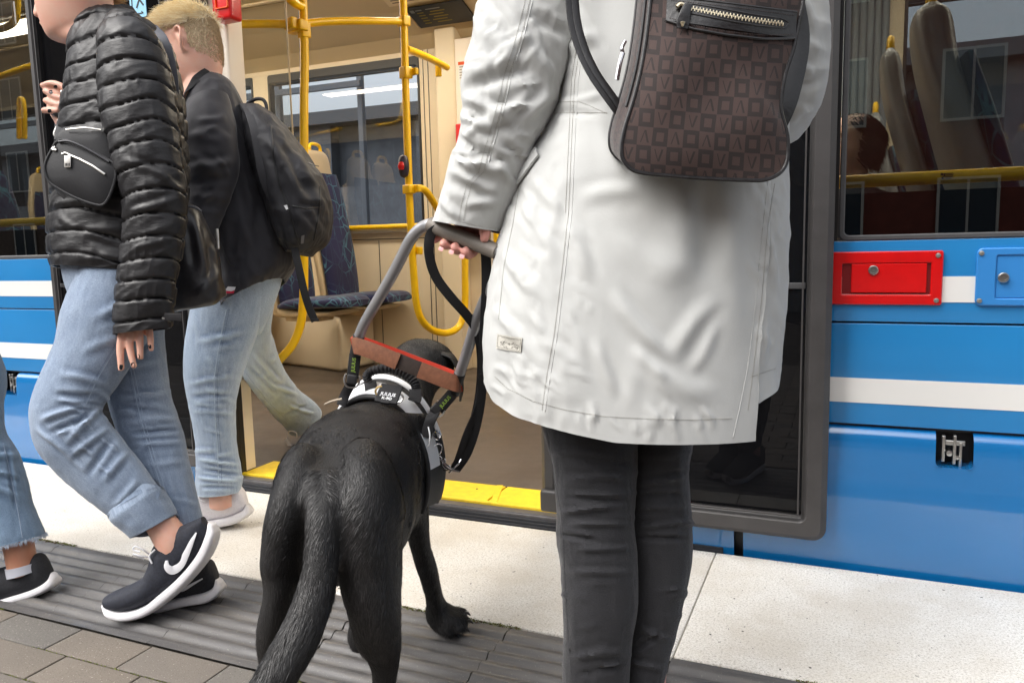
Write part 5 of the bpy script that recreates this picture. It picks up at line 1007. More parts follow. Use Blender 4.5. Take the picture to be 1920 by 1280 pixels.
prof_shoe(gw, [(391, 990, 379, 968, .016), (388, 1010, 356, 978, .030), (374, 1042, 322, 996, .035), (350, 1076, 290, 1022, .037), (322, 1102, 284, 1050, .039), (292, 1124, 272, 1078, .043), (262, 1137, 246, 1094, .044), (232, 1142, 218, 1106, .041), (207, 1138, 202, 1114, .030), (197, 1132, 195, 1120, .010)],
          [(403, 983, 392, 978, .014), (409, 1003, 390, 1000, .030), (394, 1044, 374, 1036, .034), (357, 1090, 342, 1076, .038), (318, 1126, 308, 1106, .042), (283, 1148, 279, 1129, .046), (245, 1156, 244, 1138, .046), (213, 1149, 214, 1134, .040), (194, 1135, 198, 1126, .014)], 1.90, m_mesh, m_sole,
          [(313, 1050, .006), (314, 1062, .015), (324, 1068, .020), (338, 1058, .019), (350, 1036, .015), (360, 1014, .010), (368, 998, .003)], M('mark_white', srgb(232, 232, 236), .5),
          [[(282, 1040, -.02), (268, 1030, -.03), (254, 1024, -.03), (250, 1030, -.03), (262, 1034, -.03)], [(282, 1044, -.02), (264, 1042, -.035), (250, 1038, -.035), (270, 1048, -.02)], [(290, 1030, -.036), (280, 1042, -.036), (285, 1056, -.036)]])
prof_shoe(gw, [(408, 1084, 400, 1058, .016), (404, 1102, 392, 1048, .030), (392, 1110, 376, 1056, .034), (372, 1114, 352, 1058, .036), (340, 1122, 320, 1068, .038), (300, 1132, 284, 1092, .042), (262, 1140, 250, 1112, .042), (236, 1144, 230, 1126, .026), (226, 1144, 224, 1136, .008)],
          [(417, 1090, 406, 1082, .014), (418, 1106, 404, 1096, .030), (396, 1124, 390, 1104, .036), (352, 1132, 350, 1112, .038), (310, 1142, 306, 1122, .042), (262, 1154, 260, 1136, .045), (232, 1158, 232, 1144, .030), (220, 1152, 222, 1142, .010)], 1.975, m_shoe, m_sole,
          [(336, 1106, .006), (345, 1104, .008), (362, 1094, .006), (380, 1084, .003)], MATS['mark_white'])
# ---------------- fourth walker at the left edge
fw4 = thing('person', PZ(40, 1115, 0), 'person at the left edge, only a lower leg in frayed blue jeans showing', 'person')
L4 = legs([S(-300, 440, -125, 440, 2.07, .10), S(-225, 560, -60, 560, 2.06, .09), S(-130, 690, -2, 690, 2.06, .08), S(-108, 760, -2, 760, 2.05, .072), S(-96, 815, 4, 812, 2.05, .066), S(-92, 850, 26, 845, 2.05, .064), S(-88, 900, 44, 895, 2.05, .063), S(-84, 950, 58, 945, 2.05, .064), S(-80, 1000, 76, 988, 2.05, .068), S(-78, 1034, 80, 1002, 2.05, .070)],
          [(10, 830, 30, 960, 6, -.003), (-40, 860, 40, 850, 9, .004), (-40, 890, 45, 900, 8, -.003)]+autofolds(-20, 820, 60, 1000, 8, 8, .0025, 10, 80, 50, 20), seed=81)
g = L4.geo(lip1=.03); b4 = bvh(g); lg2 = legs([S(-320, 440, -150, 440, 2.1, .10), S(-310, 640, -170, 640, 2.1, .085), S(-340, 780, -220, 780, 2.1, .07), S(-320, 900, -210, 900, 2.12, .062), S(-300, 1010, -190, 1010, 2.14, .06)], [], 60, 6, 82)
jn = MB().add(*g).add(*lg2.geo()).build('jeans', denim('denim_mid', srgb(128, 150, 172), srgb(110, 134, 160), srgb(72, 94, 122)), fw4, auto=70)
mb = MB(); e = Lf_ = L4.P[-1]; P = np.repeat(e, 6, 0)+RNG.normal(0, .0015, (len(e)*6, 3)); strands(mb, P, np.column_stack([RNG.normal(0, .35, len(P)), RNG.normal(0, .35, len(P)), -np.ones(len(P))]), RNG.uniform(.005, .014, len(P)), np.full(len(P), .0013), curl=RNG.normal(0, .002, (len(P), 3)))
mb.build('frayed_hem', m_stitch_l, jn, auto=0); sm_ = MB(); cord(sm_, b4, [(6, 830), (22, 900), (34, 960), (42, 1008)], .0014, 6, 0, -.0006); sm_.build('side_seam', m_den, jn)
o4 = PD(-275, -95, 2.08); hg, HP = head_geo(o4, LF, ZZ, 1.)
bd = hg+[limb([PD(-265, -90, 2.08), PD(-265, -30, 2.08)], [.05, .06], 18), limb([PD(-265, 0, 2.08), PD(-262, 250, 2.08), PD(-230, 450, 2.08)], [.09, .10, .10], 20), limb([PD(10, 950, 2.05), PD(34, 1020, 2.05), PD(44, 1075, 2.05)], [.036, .037, .036]), limb([PD(-250, 980, 2.14), PD(-250, 1090, 2.14)], [.036, .034])]
bd += [limb([PD(-215, 430, 2.07), PD(-60, 700, 2.06), PD(-40, 850, 2.05), PD(10, 960, 2.05)], [.08, .05, .045, .036]), limb([PD(-225, 430, 2.08), PD(-240, 640, 2.1), PD(-270, 800, 2.12), PD(-250, 990, 2.14)], [.08, .05, .045, .036])]
V, F, Nn = union(bd, .006, 2); pb = MB().add(V, F).build('body', m_skin3, fw4, auto=0); face_parts(pb, HP)
head_hair('hair', fw4, V, Nn, HP, o4, LF, ZZ, 1., lambda a: (a[:, 1] > .05) & (np.linalg.norm(a, axis=1) < .26) & ((a[:, 0] < .02) | (a[:, 1] > .18)), lambda a, r: np.column_stack([-.5*np.ones(len(a)), -.7*np.ones(len(a)), a[:, 2]*5]), 11000, lambda a, r: r.uniform(.03, .06, len(a)), [MATS['hair_brown'], MATS['hair_brown_dark']], .002)
Lj = Loft([S(-310, -50, -215, -50, 2.08, .08), S(-355, 0, -175, 0, 2.08, .11), S(-365, 120, -165, 120, 2.08, .13), S(-360, 260, -160, 260, 2.08, .13), S(-345, 400, -140, 400, 2.08, .13), S(-325, 500, -115, 500, 2.08, .13)], 90, 8); Lj.noise(.006, (14, 14, 10), 85, rid=True); MB().add(*Lj.geo(lip1=.03)).build('jacket', M('jacket_navy', srgb(38, 42, 52), .7), fw4)
Lj = Loft([S(-320, 20, -220, 20, 1.98, .05), S(-320, 150, -225, 150, 1.96, .05), S(-330, 280, -240, 280, 1.96, .045), S(-350, 400, -270, 410, 1.96, .04)], 60, 8); Lj.noise(.004, (14, 14, 10), 86); MB().add(*Lj.geo()).build('sleeve', MATS['jacket_navy'], fw4)
Lsk = Loft([S(17, 1082, 76, 1066, 2.05, .040), S(14, 1064, 71, 1052, 2.05, .0395)], 40, 3); MB().add(*Lsk.geo()).build('sock', M('sock_grey', srgb(188, 190, 200), .85, bump=(500, .6, .001)), fw4)
prof_shoe(fw4, [(99, 1088, 88, 1052, .016), (92, 1098, 72, 1036, .031), (72, 1106, 52, 1050, .036), (40, 1116, 20, 1062, .037), (5, 1126, -6, 1066, .039), (-40, 1140, -46, 1092, .042), (-85, 1152, -88, 1122, .042), (-108, 1158, -108, 1142, .02)],
          [(107, 1080, 98, 1072, .012), (107, 1096, 95, 1084, .030), (80, 1112, 72, 1098, .036), (40, 1124, 36, 1110, .038), (0, 1135, -4, 1122, .041), (-50, 1152, -50, 1138, .045), (-95, 1166, -92, 1152, .042), (-115, 1164, -112, 1154, .012)], 2.06, m_shoe, m_sole)
p = PD(-250, 1090, 2.14); p[2] = 0; simple_shoe(fw4, p+RH*.07, LF, m_shoe, m_sole)

# ---------------- blond boy stepping out
by = thing('person', PZ(420, 985, 0), 'blond boy in a black softshell jacket and pale jeans stepping down from the tram', 'person')
m_soft = M('softshell', srgb(40, 39, 45), .72, var=(8, .10), bump=(26, .35, .003), sheen=.2)
Lt = Loft([S(349, 190, 404, 136, 2.36, .062), S(346, 214, 440, 166, 2.37, .085), S(340, 250, 466, 222, 2.38, .105), S(346, 300, 484, 282, 2.39, .12), S(360, 370, 502, 345, 2.40, .125), S(378, 440, 524, 410, 2.41, .13), S(395, 505, 545, 462, 2.42, .132), S(408, 558, 548, 492, 2.42, .130), S(414, 584, 530, 520, 2.42, .125)], 220, 14, 2.2)
Lt.noise(.005, (9, 9, 6), 91); Lt.noise(.002, (30, 30, 18), 92, rid=True)
Lt.folds([(440, 330, 470, 470, 12, .005), (470, 340, 500, 480, 12, -.005), (420, 420, 440, 560, 10, .004), (490, 400, 530, 500, 10, .004), (400, 190, 440, 260, 10, -.003)]+autofolds(380, 250, 530, 560, 16, 9, .003, 65, 93, 90, 25))
g = Lt.geo(lip1=.03); bJ = bvh(g); jk = MB().add(*g).build('jacket', m_soft, by, auto=70)
Lsv = Loft([S(352, 205, 425, 178, 2.27, .05), S(345, 245, 440, 222, 2.25, .058), S(343, 285, 445, 268, 2.24, .058), S(343, 325, 447, 316, 2.24, .056), S(344, 365, 432, 366, 2.24, .052), S(340, 400, 415, 412, 2.23, .048), S(330, 440, 395, 462, 2.21, .044), S(318, 470, 375, 496, 2.2, .04)], 150, 12)
Lsv.noise(.004, (14, 14, 10), 94); Lsv.folds([(350, 320, 440, 300, 9, .007), (355, 345, 440, 335, 9, -.008), (360, 365, 430, 375, 9, .006), (360, 250, 430, 270, 10, .004), (350, 290, 420, 330, 9, .005), (375, 390, 410, 350, 7, .005)]+autofolds(350, 220, 440, 400, 10, 7, .003, 10, 95, 60, 40)); g = Lsv.geo(lip1=.02); MB().add(*g).build('sleeve', m_soft, by, auto=70)
Lk = Loft([S(342, 205, 412, 150, 2.36, .068), S(345, 196, 410, 138, 2.36, .063), S(352, 186, 404, 128, 2.36, .060)], 70, 6); Lk.noise(.003, (30, 30, 30), 96); MB().add(*Lk.geo(cap0=False, lip1=.02)).build('collar', M('fleece_black', srgb(30, 30, 33), .95, bump=(200, .8, .002)), by)
mb = MB(); decal(mb, bJ, [(422, 545), (428, 537), (442, 538), (440, 544), (434, 546)], .001, 0, .001); decal(mb, bJ, [(423, 546), (440, 545), (438, 550), (424, 550)], .001, 1, .001); mb.build('jacket_badge', [M('badge_white', srgb(220, 220, 222), .5), M('badge_red', srgb(200, 20, 60), .5)], jk)
mb = MB(); cord(mb, bJ, [(407, 425), (412, 450), (430, 495), (440, 500)], .0014, 6, 0, 0); seam(mb, bJ, [(450, 190), (470, 300), (500, 430), (520, 500)], 5, .0008, .6, 0); mb.build('jacket_seams', m_blk, jk, auto=0)
t1 = legs([S(350, 500, 520, 470, 2.43, .11), S(362, 560, 505, 545, 2.43, .10), S(353, 620, 482, 622, 2.44, .09), S(348, 668, 460, 680, 2.44, .08), S(349, 715, 446, 728, 2.45, .074), S(358, 765, 440, 770, 2.46, .070), S(366, 810, 440, 812, 2.47, .067), S(369, 850, 444, 852, 2.475, .066), S(369, 885, 452, 885, 2.48, .066), S(368, 905, 453, 903, 2.48, .066), S(372, 926, 448, 922, 2.48, .062)],
          [(355, 720, 440, 705, 6, .004), (355, 745, 440, 740, 6, -.004), (362, 770, 440, 775, 6, .004), (370, 860, 448, 870, 6, .006), (370, 878, 450, 888, 6, -.006), (370, 896, 452, 900, 6, .006), (375, 915, 445, 912, 5, -.004), (365, 640, 470, 620, 8, .003)]+autofolds(360, 620, 450, 900, 16, 6, .0025, 5, 97, 60, 20), seed=98)
t2 = legs([S(430, 500, 545, 470, 2.52, .10), S(440, 570, 520, 540, 2.60, .095), S(438, 640, 500, 590, 2.72, .085), S(448, 690, 512, 640, 2.88, .078), S(472, 730, 526, 680, 3.02, .074), S(500, 765, 548, 715, 3.16, .070), S(520, 788, 570, 738, 3.27, .064), S(533, 800, 588, 752, 3.33, .062), S(541, 809, 602, 768, 3.38, .062)],
          [(470, 660, 530, 720, 7, .004), (460, 680, 520, 740, 6, -.004), (500, 720, 560, 740, 6, .004), (540, 760, 590, 775, 5, .004), (530, 780, 580, 760, 5, -.004)]+autofolds(460, 640, 590, 800, 12, 5, .0025, -40, 99, 40, 25), seed=100)
hp = Loft([S(375, 440, 545, 420, 2.44, .11), S(368, 510, 535, 490, 2.45, .115), S(372, 580, 515, 565, 2.46, .10), S(400, 630, 490, 625, 2.48, .05)], 50, 6)
g1, g2 = t1.geo(lip1=.02), t2.geo(lip1=.03); jn = MB().add(*g1).add(*g2).add(*hp.geo()).build('jeans', m_den2, by, auto=70); b1_, b2_ = bvh(g1), bvh(g2)
sm_ = MB(); cord(sm_, b1_, [(424, 580), (410, 650), (401, 710), (403, 780), (408, 850), (410, 905)], .0018, 6, 0, -.0007); sm_.build('side_seam', m_den2, jn); st = MB(); seam(st, b1_, [(430, 580), (416, 650), (407, 710), (409, 780), (414, 850), (416, 905)], 4, .0009); seam(st, b2_, [(462, 700), (500, 750), (540, 790)], 4, .0009); st.build('stitching', m_stitch_b, jn, auto=0)
fb = nrm(LF*.93+UPc*-.36+FW*.04); ub = nrm(UPc*.92+LF*.36); ob = PD(379, 152, 2.36)
hg, HP = head_geo(ob+FW*0, fb, ub, .97)
bd = hg+[limb([PD(376, 95, 2.36), PD(374, 135, 2.36), PD(378, 185, 2.36)], [.048, .050, .058], 20), limb([PD(400, 200, 2.38), PD(420, 300, 2.4), PD(450, 470, 2.42)], [.08, .10, .10], 20), limb([PD(395, 205, 2.26), PD(400, 310, 2.24), PD(375, 410, 2.23), PD(345, 480, 2.2), PD(338, 500, 2.2)], [.04, .036, .03, .026, .026])]
for k in range(4): bd.append(limb([PD(335+4*k, 500, 2.2), PD(328+4*k, 520, 2.19), PD(326+4*k, 535, 2.18)], [.009, .009, .007]))
bd += [limb([PD(410, 860, 2.47), PD(415, 950, 2.47)], [.038, .036]), limb([PD(572, 782, 3.35), PD(592, 806, 3.40)], [.032, .030])]
bd += [limb([PD(450, 460, 2.42), PD(415, 640, 2.44), PD(405, 760, 2.46), PD(410, 870, 2.47)], [.09, .05, .04, .038]), limb([PD(460, 460, 2.44), PD(474, 610, 2.7), PD(503, 706, 3.02), PD(568, 780, 3.34)], [.075, .045, .038, .030])]
V, F, Nn = union(bd, .0045, 2); pb = MB().add(V, F).build('body', m_skin, by, auto=0); face_parts(pb, HP)
def breg(a): return (a[:, 1] > .095+.007*vnoise(a*130, 7)-1.1*np.clip(-(a[:, 0]+.012), 0, .075)) & (np.linalg.norm(a, axis=1) < .26) & ((a[:, 0] < -.022) | (a[:, 1] > .155)) & (a[:, 1] > .010) & ~((np.abs(a[:, 2]) > .072) & (a[:, 1] < .145) & (a[:, 0] > -.03))
head_hair('hair', by, V, Nn, HP, ob, fb, ub, .97, breg, lambda a, r: np.column_stack([np.where(a[:, 1] > .165, .9, -.15)+r.normal(0, .2, len(a)), np.where(a[:, 1] > .165, -.02, -.95), a[:, 2]*3+r.normal(0, .2, len(a))]), 40000, lambda a, r: r.uniform(.5, 1.1, len(a))*np.clip(.002+(a[:, 1]-.02)*.085, .003, .016), [m_bl1, m_bl2], .0012, .35, 5)
head_hair('hair_top', by, V+Nn*.003, Nn, HP, ob, fb, ub, .97, lambda a: (a[:, 1] > .160+.012*vnoise(a*70, 9)) & (np.linalg.norm(a, axis=1) < .27), lambda a, r: np.column_stack([.9+r.normal(0, .35, len(a)), -.05+r.normal(0, .2, len(a)), a[:, 2]*6+r.normal(0, .45, len(a))]), 17000, lambda a, r: r.uniform(.02, .058, len(a)), [m_bl0, M('hair_pale', srgb(252, 242, 216), .45)], .0013, .62, 6)
m_wsh = M('shoe_pale', srgb(228, 225, 230), .7, bump=(450, .9, .001), var=(200, .08))
prof_shoe(by, [(464, 945, 456, 918, .016), (456, 956, 446, 908, .030), (440, 966, 424, 912, .035), (415, 972, 396, 914, .037), (388, 976, 372, 918, .040), (355, 980, 345, 935, .042), (325, 984, 320, 955, .040), (305, 984, 304, 970, .018)],
          [(471, 950, 463, 942, .014), (472, 962, 458, 954, .030), (448, 978, 440, 962, .036), (415, 986, 411, 970, .038), (385, 988, 382, 973, .041), (350, 990, 350, 976, .044), (318, 993, 320, 979, .040), (300, 990, 303, 980, .012)], 2.50, m_wsh, m_sole,
          [(396, 944, .006), (399, 954, .014), (408, 957, .014), (420, 950, .009), (432, 942, .003)], MATS['mark_white'], [[(372, 922, -.03), (382, 928, -.04), (370, 934, -.04), (384, 940, -.045)], [(368, 928, -.03), (360, 938, -.04), (366, 946, -.04)]])
prof_shoe(by, [(538, 824, 544, 804, .014), (548, 832, 562, 792, .028), (570, 846, 590, 800, .034), (596, 864, 612, 826, .038), (620, 878, 632, 850, .038), (640, 888, 644, 874, .02)],
          [(534, 826, 540, 818, .012), (544, 840, 550, 832, .028), (568, 858, 574, 848, .036), (594, 874, 598, 864, .040), (622, 888, 624, 878, .04), (645, 894, 646, 886, .015)], 3.40, m_wsh, m_sole)
MB().tube([PD(541, 822, 3.33), PD(541, 810, 3.32), PD(548, 808, 3.31), PD(556, 812, 3.31), PD(556, 820, 3.32)], .003, 8).build('heel_loop', m_sole, by)

# ---------------- seated passenger
ps = thing('person', A3(.03, 3.3, .6), 'seated passenger with brown hair behind the right tram window', 'person')
op = PY(1594, 322, 3.3); hg, HP = head_geo(op, nrm(LF*.95+FW*-.2), ZZ, .95)
bd = hg+[limb([op+ZZ*.02+RH*.01, op-ZZ*.08+RH*.02], [.05, .055], 16), limb([op-ZZ*.12+RH*.03, op-ZZ*.4+RH*.03, op-ZZ*.60+RH*.03], [.13, .14, .14], 20), limb([op-ZZ*.58+RH*.03, op-ZZ*.55+LF*.4], [.09, .07]), limb([op-ZZ*.55+LF*.4, op-ZZ*1.05+LF*.42], [.07, .05])]
V, F, Nn = union(bd, .006, 2); pb = MB().add(V, F).build('body', m_skin4, ps, auto=0); face_parts(pb, HP)
head_hair('hair', ps, V, Nn, HP, op, nrm(LF*.95+FW*-.2), ZZ, .95, lambda a: (a[:, 1] > .04) & (a[:, 0] < .06) & (np.linalg.norm(a, axis=1) < .26) & ((a[:, 0] < .02) | (a[:, 1] > .175)), lambda a, r: np.column_stack([-.5*np.ones(len(a)), -.7*np.ones(len(a)), a[:, 2]*5]), 6000, lambda a, r: r.uniform(.04, .09, len(a)), [M('hair_umber', srgb(66, 54, 46), .6), M('hair_umber_dark', srgb(50, 42, 38), .6)], .0022)
Lj = Loft([(op-ZZ*.06-RH*.07, op-ZZ*.06+RH*.10, .07), (op-ZZ*.12-RH*.17, op-ZZ*.12+RH*.22, .11), (op-ZZ*.3-RH*.19, op-ZZ*.3+RH*.24, .15), (op-ZZ*.6-RH*.2, op-ZZ*.6+RH*.24, .16)], 50, 6, wdir=FH); Lj.noise(.008, (10, 10, 10), 110); MB().add(*Lj.geo()).build('coat', M('coat_dark', srgb(40, 40, 48), .8), ps)
# ================================================================ GUIDE DOG
dog = thing('dog', PZ(650, 1400, 0), 'black short-haired guide dog in a harness, seen from behind with its tail hanging', 'dog')
SP = A3(1.235, -.312, .425, .060, .065, 1.265, -.312, .412, .092, .098, 1.32, -.312, .408, .106, .118, 1.40, -.311, .418, .124, .138, 1.49, -.308, .424, .124, .146, 1.58, -.300, .412, .114, .152, 1.66, -.290, .410, .108, .156, 1.74, -.278, .430, .096, .142, 1.80, -.266, .470, .080, .112).reshape(-1, 5)
SPd = cr(SP, 10)
def GP(a, s, z): return A3(0, 0, 0)+FH*a+RH*s+ZZ*z
spc = np.array([GP(*q[:3]) for q in SPd]); spt = nrm(np.gradient(spc, axis=0)*A3(1, 1, 0)); sps = np.cross(spt, ZZ)
def at_a(a):
    q = [np.interp(a, SPd[:, 0], SPd[:, k]) for k in range(5)]; i = int(np.argmin(abs(SPd[:, 0]-a))); return GP(a, q[1], q[2]), sps[i], spt[i], q[3], q[4]
gs = []
secs = []
for i in range(0, len(SPd), 3): secs.append((spc[i]-sps[i]*SPd[i, 3], spc[i]+sps[i]*SPd[i, 3], SPd[i, 4], 2.45))
gs.append(Loft(secs, 48, 2, wdir=ZZ).geo())
nk = [(1.74, -.278, .455, .085, .11), (1.80, -.264, .505, .074, .086), (1.855, -.250, .548, .066, .070), (1.90, -.238, .576, .077, .066), (1.94, -.229, .584, .081, .066), (1.985, -.224, .577, .072, .057), (2.02, -.224, .556, .050, .044), (2.07, -.219, .540, .036, .034), (2.12, -.214, .532, .032, .028), (2.145, -.212, .53, .018, .016)]
gs.append(Loft([(GP(a, s-hw, z), GP(a, s+hw, z), hh) for a, s, z, hw, hh in nk], 40, 4, wdir=ZZ).geo())
def SS(x0, y0, x1, y1, d, t): return S(x0, y0, x1, y1, d, t, 2.1)
gs.append(Loft([SS(655, 855, 715, 855, 1.41, .05), SS(636, 890, 742, 888, 1.375, .08), SS(634, 940, 757, 936, 1.345, .098), SS(636, 1000, 754, 998, 1.335, .095), SS(634, 1055, 753, 1055, 1.33, .088), SS(642, 1105, 752, 1108, 1.32, .076), SS(655, 1145, 754, 1152, 1.315, .062), SS(662, 1182, 754, 1190, 1.32, .048), SS(684, 1216, 752, 1224, 1.34, .036), SS(698, 1248, 745, 1258, 1.355, .029), SS(701, 1285, 739, 1288, 1.36, .024), SS(702, 1350, 740, 1350, 1.355, .022), SS(700, 1400, 744, 1400, 1.355, .026), SS(694, 1430, 752, 1430, 1.37, .045), SS(700, 1446, 746, 1446, 1.38, .045)], 36, 6).geo())
gs.append(Loft([SS(552, 858, 610, 860, 1.41, .05), SS(526, 893, 625, 896, 1.38, .08), SS(508, 945, 610, 950, 1.355, .098), SS(500, 1010, 590, 1015, 1.35, .094), SS(497, 1062, 576, 1066, 1.345, .086), SS(503, 1108, 566, 1115, 1.335, .074), SS(493, 1152, 556, 1160, 1.33, .058), SS(488, 1200, 546, 1208, 1.335, .044), SS(490, 1240, 534, 1246, 1.35, .033), SS(490, 1290, 528, 1290, 1.36, .026), SS(488, 1350, 527, 1350, 1.355, .023), SS(486, 1410, 528, 1410, 1.36, .03), SS(480, 1436, 536, 1436, 1.375, .045)], 36, 6).geo())
# buttock bulges either side of the tail root
for x, y, d, r in ((556, 975, 1.318, .036), (676, 985, 1.312, .040)): gs.append(limb([PD(x, y-28, d+.02), PD(x, y, d), PD(x, y+34, d+.02)], [r*.7, r, r*.7], 16))
gs.append(Loft([SS(730, 770, 812, 775, 1.66, .07), SS(738, 830, 812, 835, 1.655, .064), SS(748, 885, 808, 890, 1.655, .054), SS(756, 940, 803, 940, 1.665, .042), SS(757, 985, 806, 985, 1.68, .035), SS(767, 1022, 811, 1033, 1.70, .028), SS(781, 1056, 819, 1068, 1.73, .024), SS(792, 1087, 826, 1100, 1.75, .023), SS(799, 1118, 833, 1128, 1.77, .025), SS(803, 1145, 846, 1146, 1.785, .032)], 28, 6).geo())
paws = []; paws.append(Loft([SS(800, 1136, 840, 1132, 1.79, .03), SS(802, 1158, 866, 1148, 1.79, .036), SS(815, 1180, 874, 1166, 1.785, .034), SS(834, 1190, 868, 1182, 1.78, .024)], 24, 5).geo())
for x0, y0, x1, y1, dd, r in ((842, 1146, 874, 1148, 1.80, .0125), (846, 1158, 879, 1163, 1.785, .0135), (840, 1169, 873, 1178, 1.77, .0135), (824, 1174, 852, 1189, 1.765, .0125)): paws.append(limb([PD(x0, y0, dd), PD((x0+x1)/2, (y0+y1)/2-1, dd-.004), PD(x1, y1, dd)], [r*.8, r, r*.75], 12))
# left fore leg, mostly behind the hind legs
gs.append(Loft([SS(610, 800, 700, 800, 1.69, .07), SS(620, 880, 690, 885, 1.68, .055), SS(638, 950, 690, 950, 1.68, .042), SS(650, 1010, 692, 1010, 1.69, .033), SS(656, 1070, 690, 1070, 1.70, .025), SS(658, 1130, 690, 1130, 1.71, .024), SS(655, 1165, 694, 1165, 1.73, .03), SS(652, 1188, 700, 1190, 1.75, .04), SS(662, 1206, 694, 1208, 1.76, .035)], 28, 5).geo())
for x, y in ((660, 1200), (670, 1206), (682, 1208)): paws.append(limb([PD(x+2, y-14, 1.77), PD(x, y-4, 1.76)], [.013, .011], 10))
tl = Loft([SS(566, 892, 656, 890, 1.315, .022), SS(570, 925, 652, 925, 1.285, .028), SS(574, 965, 642, 967, 1.262, .030), SS(572, 1010, 637, 1016, 1.245, .029), SS(565, 1060, 633, 1072, 1.232, .029), SS(553, 1105, 627, 1128, 1.22, .030), SS(536, 1150, 612, 1180, 1.205, .030), SS(516, 1190, 592, 1226, 1.19, .030), SS(492, 1232, 568, 1268, 1.175, .029), SS(466, 1272, 538, 1312, 1.16, .027), SS(440, 1312, 500, 1352, 1.145, .023), SS(412, 1352, 455, 1385, 1.135, .016), SS(392, 1382, 412, 1400, 1.13, .008)], 32, 8)
gs.append(tl.geo())
V, F, Nn = union(gs, .0062, 8)
V, F, Nn = union([(V, F)]+paws, .0046, 1)
# shallow muscle relief
d_ = .0048*fbm(V*A3(12, 12, 8), 120, 2)+.0012*vnoise(V*A3(40, 40, 24), 124); V = V+Nn*d_[:, None]
def fur_skin():
    mt = M('dog_coat', (.008, .0075, .0075), .60, spec=.35); t = mt.node_tree; b = t.nodes['Principled BSDF']; h = N(t); v = t.nodes.new('ShaderNodeTexCoord').outputs['Object']
    bn = t.nodes.new('ShaderNodeBump'); bn.inputs['Strength'].default_value = .7; bn.inputs['Distance'].default_value = .002
    t.links.new(h.noise(h.scale(v, (330, 330, 60)), 1, 4, .65), bn.inputs['Height']); t.links.new(bn.outputs[0], b.inputs['Normal']); return mt
body = MB().add(V, F).build('body', fur_skin(), dog, auto=0)
x_, y_, k_ = prj(V); vis = (np.sum(Nn*nrm(CAM-V), 1) > -.25) & (y_ < 1330)
def dog_fur(n):
    tri = [(f[0], f[1], f[2], f[3]) for f in F if len(f) == 4]; T = np.array(tri); ok = vis[T].any(1); T = T[ok]
    ar = np.linalg.norm(np.cross(V[T[:, 1]]-V[T[:, 0]], V[T[:, 3]]-V[T[:, 0]]), axis=1); i = RNG.choice(len(T), n, p=ar/ar.sum()); a, b_ = RNG.random((2, n, 1))
    P = (V[T[i, 0]]*(1-a)+V[T[i, 1]]*a)*(1-b_)+(V[T[i, 3]]*(1-a)+V[T[i, 2]]*a)*b_; Nv = nrm(Nn[T[i, 0]]+Nn[T[i, 2]])
    x, y, k = prj(P); ad = P@FH; lat = P@RH+.31
    isback = ad < 1.62
    fl = -FH*.9-ZZ*.35+RH[None]*lat[:, None]*2.2; low = np.clip((.40-P[:, 2])/.08, 0, 1)[:, None]; fl = fl*(1-low)+(-ZZ-FH*.1)*low
    # tail: run along it
    tlm = ((k < 1.262) | ((k < 1.30) & (x > 560) & (x < 650) & (y < 1000)))[:, None]; fl = np.where(tlm, -ZZ*.85-RH*.25-FH*.3, fl)
    # whorl above the tail root and swirls on the thighs
    w_ = np.exp(-((x-608)**2+(y-905)**2)/45**2)[:, None]; fl = fl*(1-.7*w_)+w_*(.9*(RH*np.sign(x-608)[:, None]*.6-ZZ*.7))
    sw = vnoise(P*14, 130)[:, None]; fl = fl+np.cross(Nv, fl)*sw*.45
    fl = fl-Nv*np.sum(fl*Nv, 1)[:, None]; fl = nrm(fl)+RNG.normal(0, .07, (n, 3))
    cl = vnoise(P*110, 133); fl = fl+np.cross(Nv, fl)*cl[:, None]*.22; L = np.where(tlm[:, 0], RNG.uniform(.011, .020, n), RNG.uniform(.007, .014, n)); L = L*np.where((y > 1000) & (x > 590) & (k > 1.28), 1.25, 1)
    D = nrm(fl)+Nv*(.13+.08*cl[:, None]); mb = MB(); done = RNG.random(n) < .72
    for m_, z in ((0, done), (1, ~done)): strands(mb, P[z]-Nv[z]*.0006, D[z], L[z], np.full(z.sum(), .0008), side=Nv[z]+RNG.normal(0, .22, (z.sum(), 3)), mi=m_, curl=-Nv[z]*.0016)
    return mb.build('fur', [M('fur_black', (.015, .0145, .0148), .42, spec=.45), M('fur_grey', (.030, .027, .027), .42, spec=.45)], dog, auto=0)
dog_fur(180000)
bD = bvh((V, F)); mb = MB()
for x, y in ((877, 1149), (882, 1164), (876, 1180), (855, 1191)): mb = MB().add(*tube([PD(x-5, y-1, 1.775), PD(x+1, y, 1.772), PD(x+5, y+4, 1.772)], [.0035, .003, .0012], 8, 2)); mb.build('claw', M('claw_black', (.02, .018, .018), .3), dog)
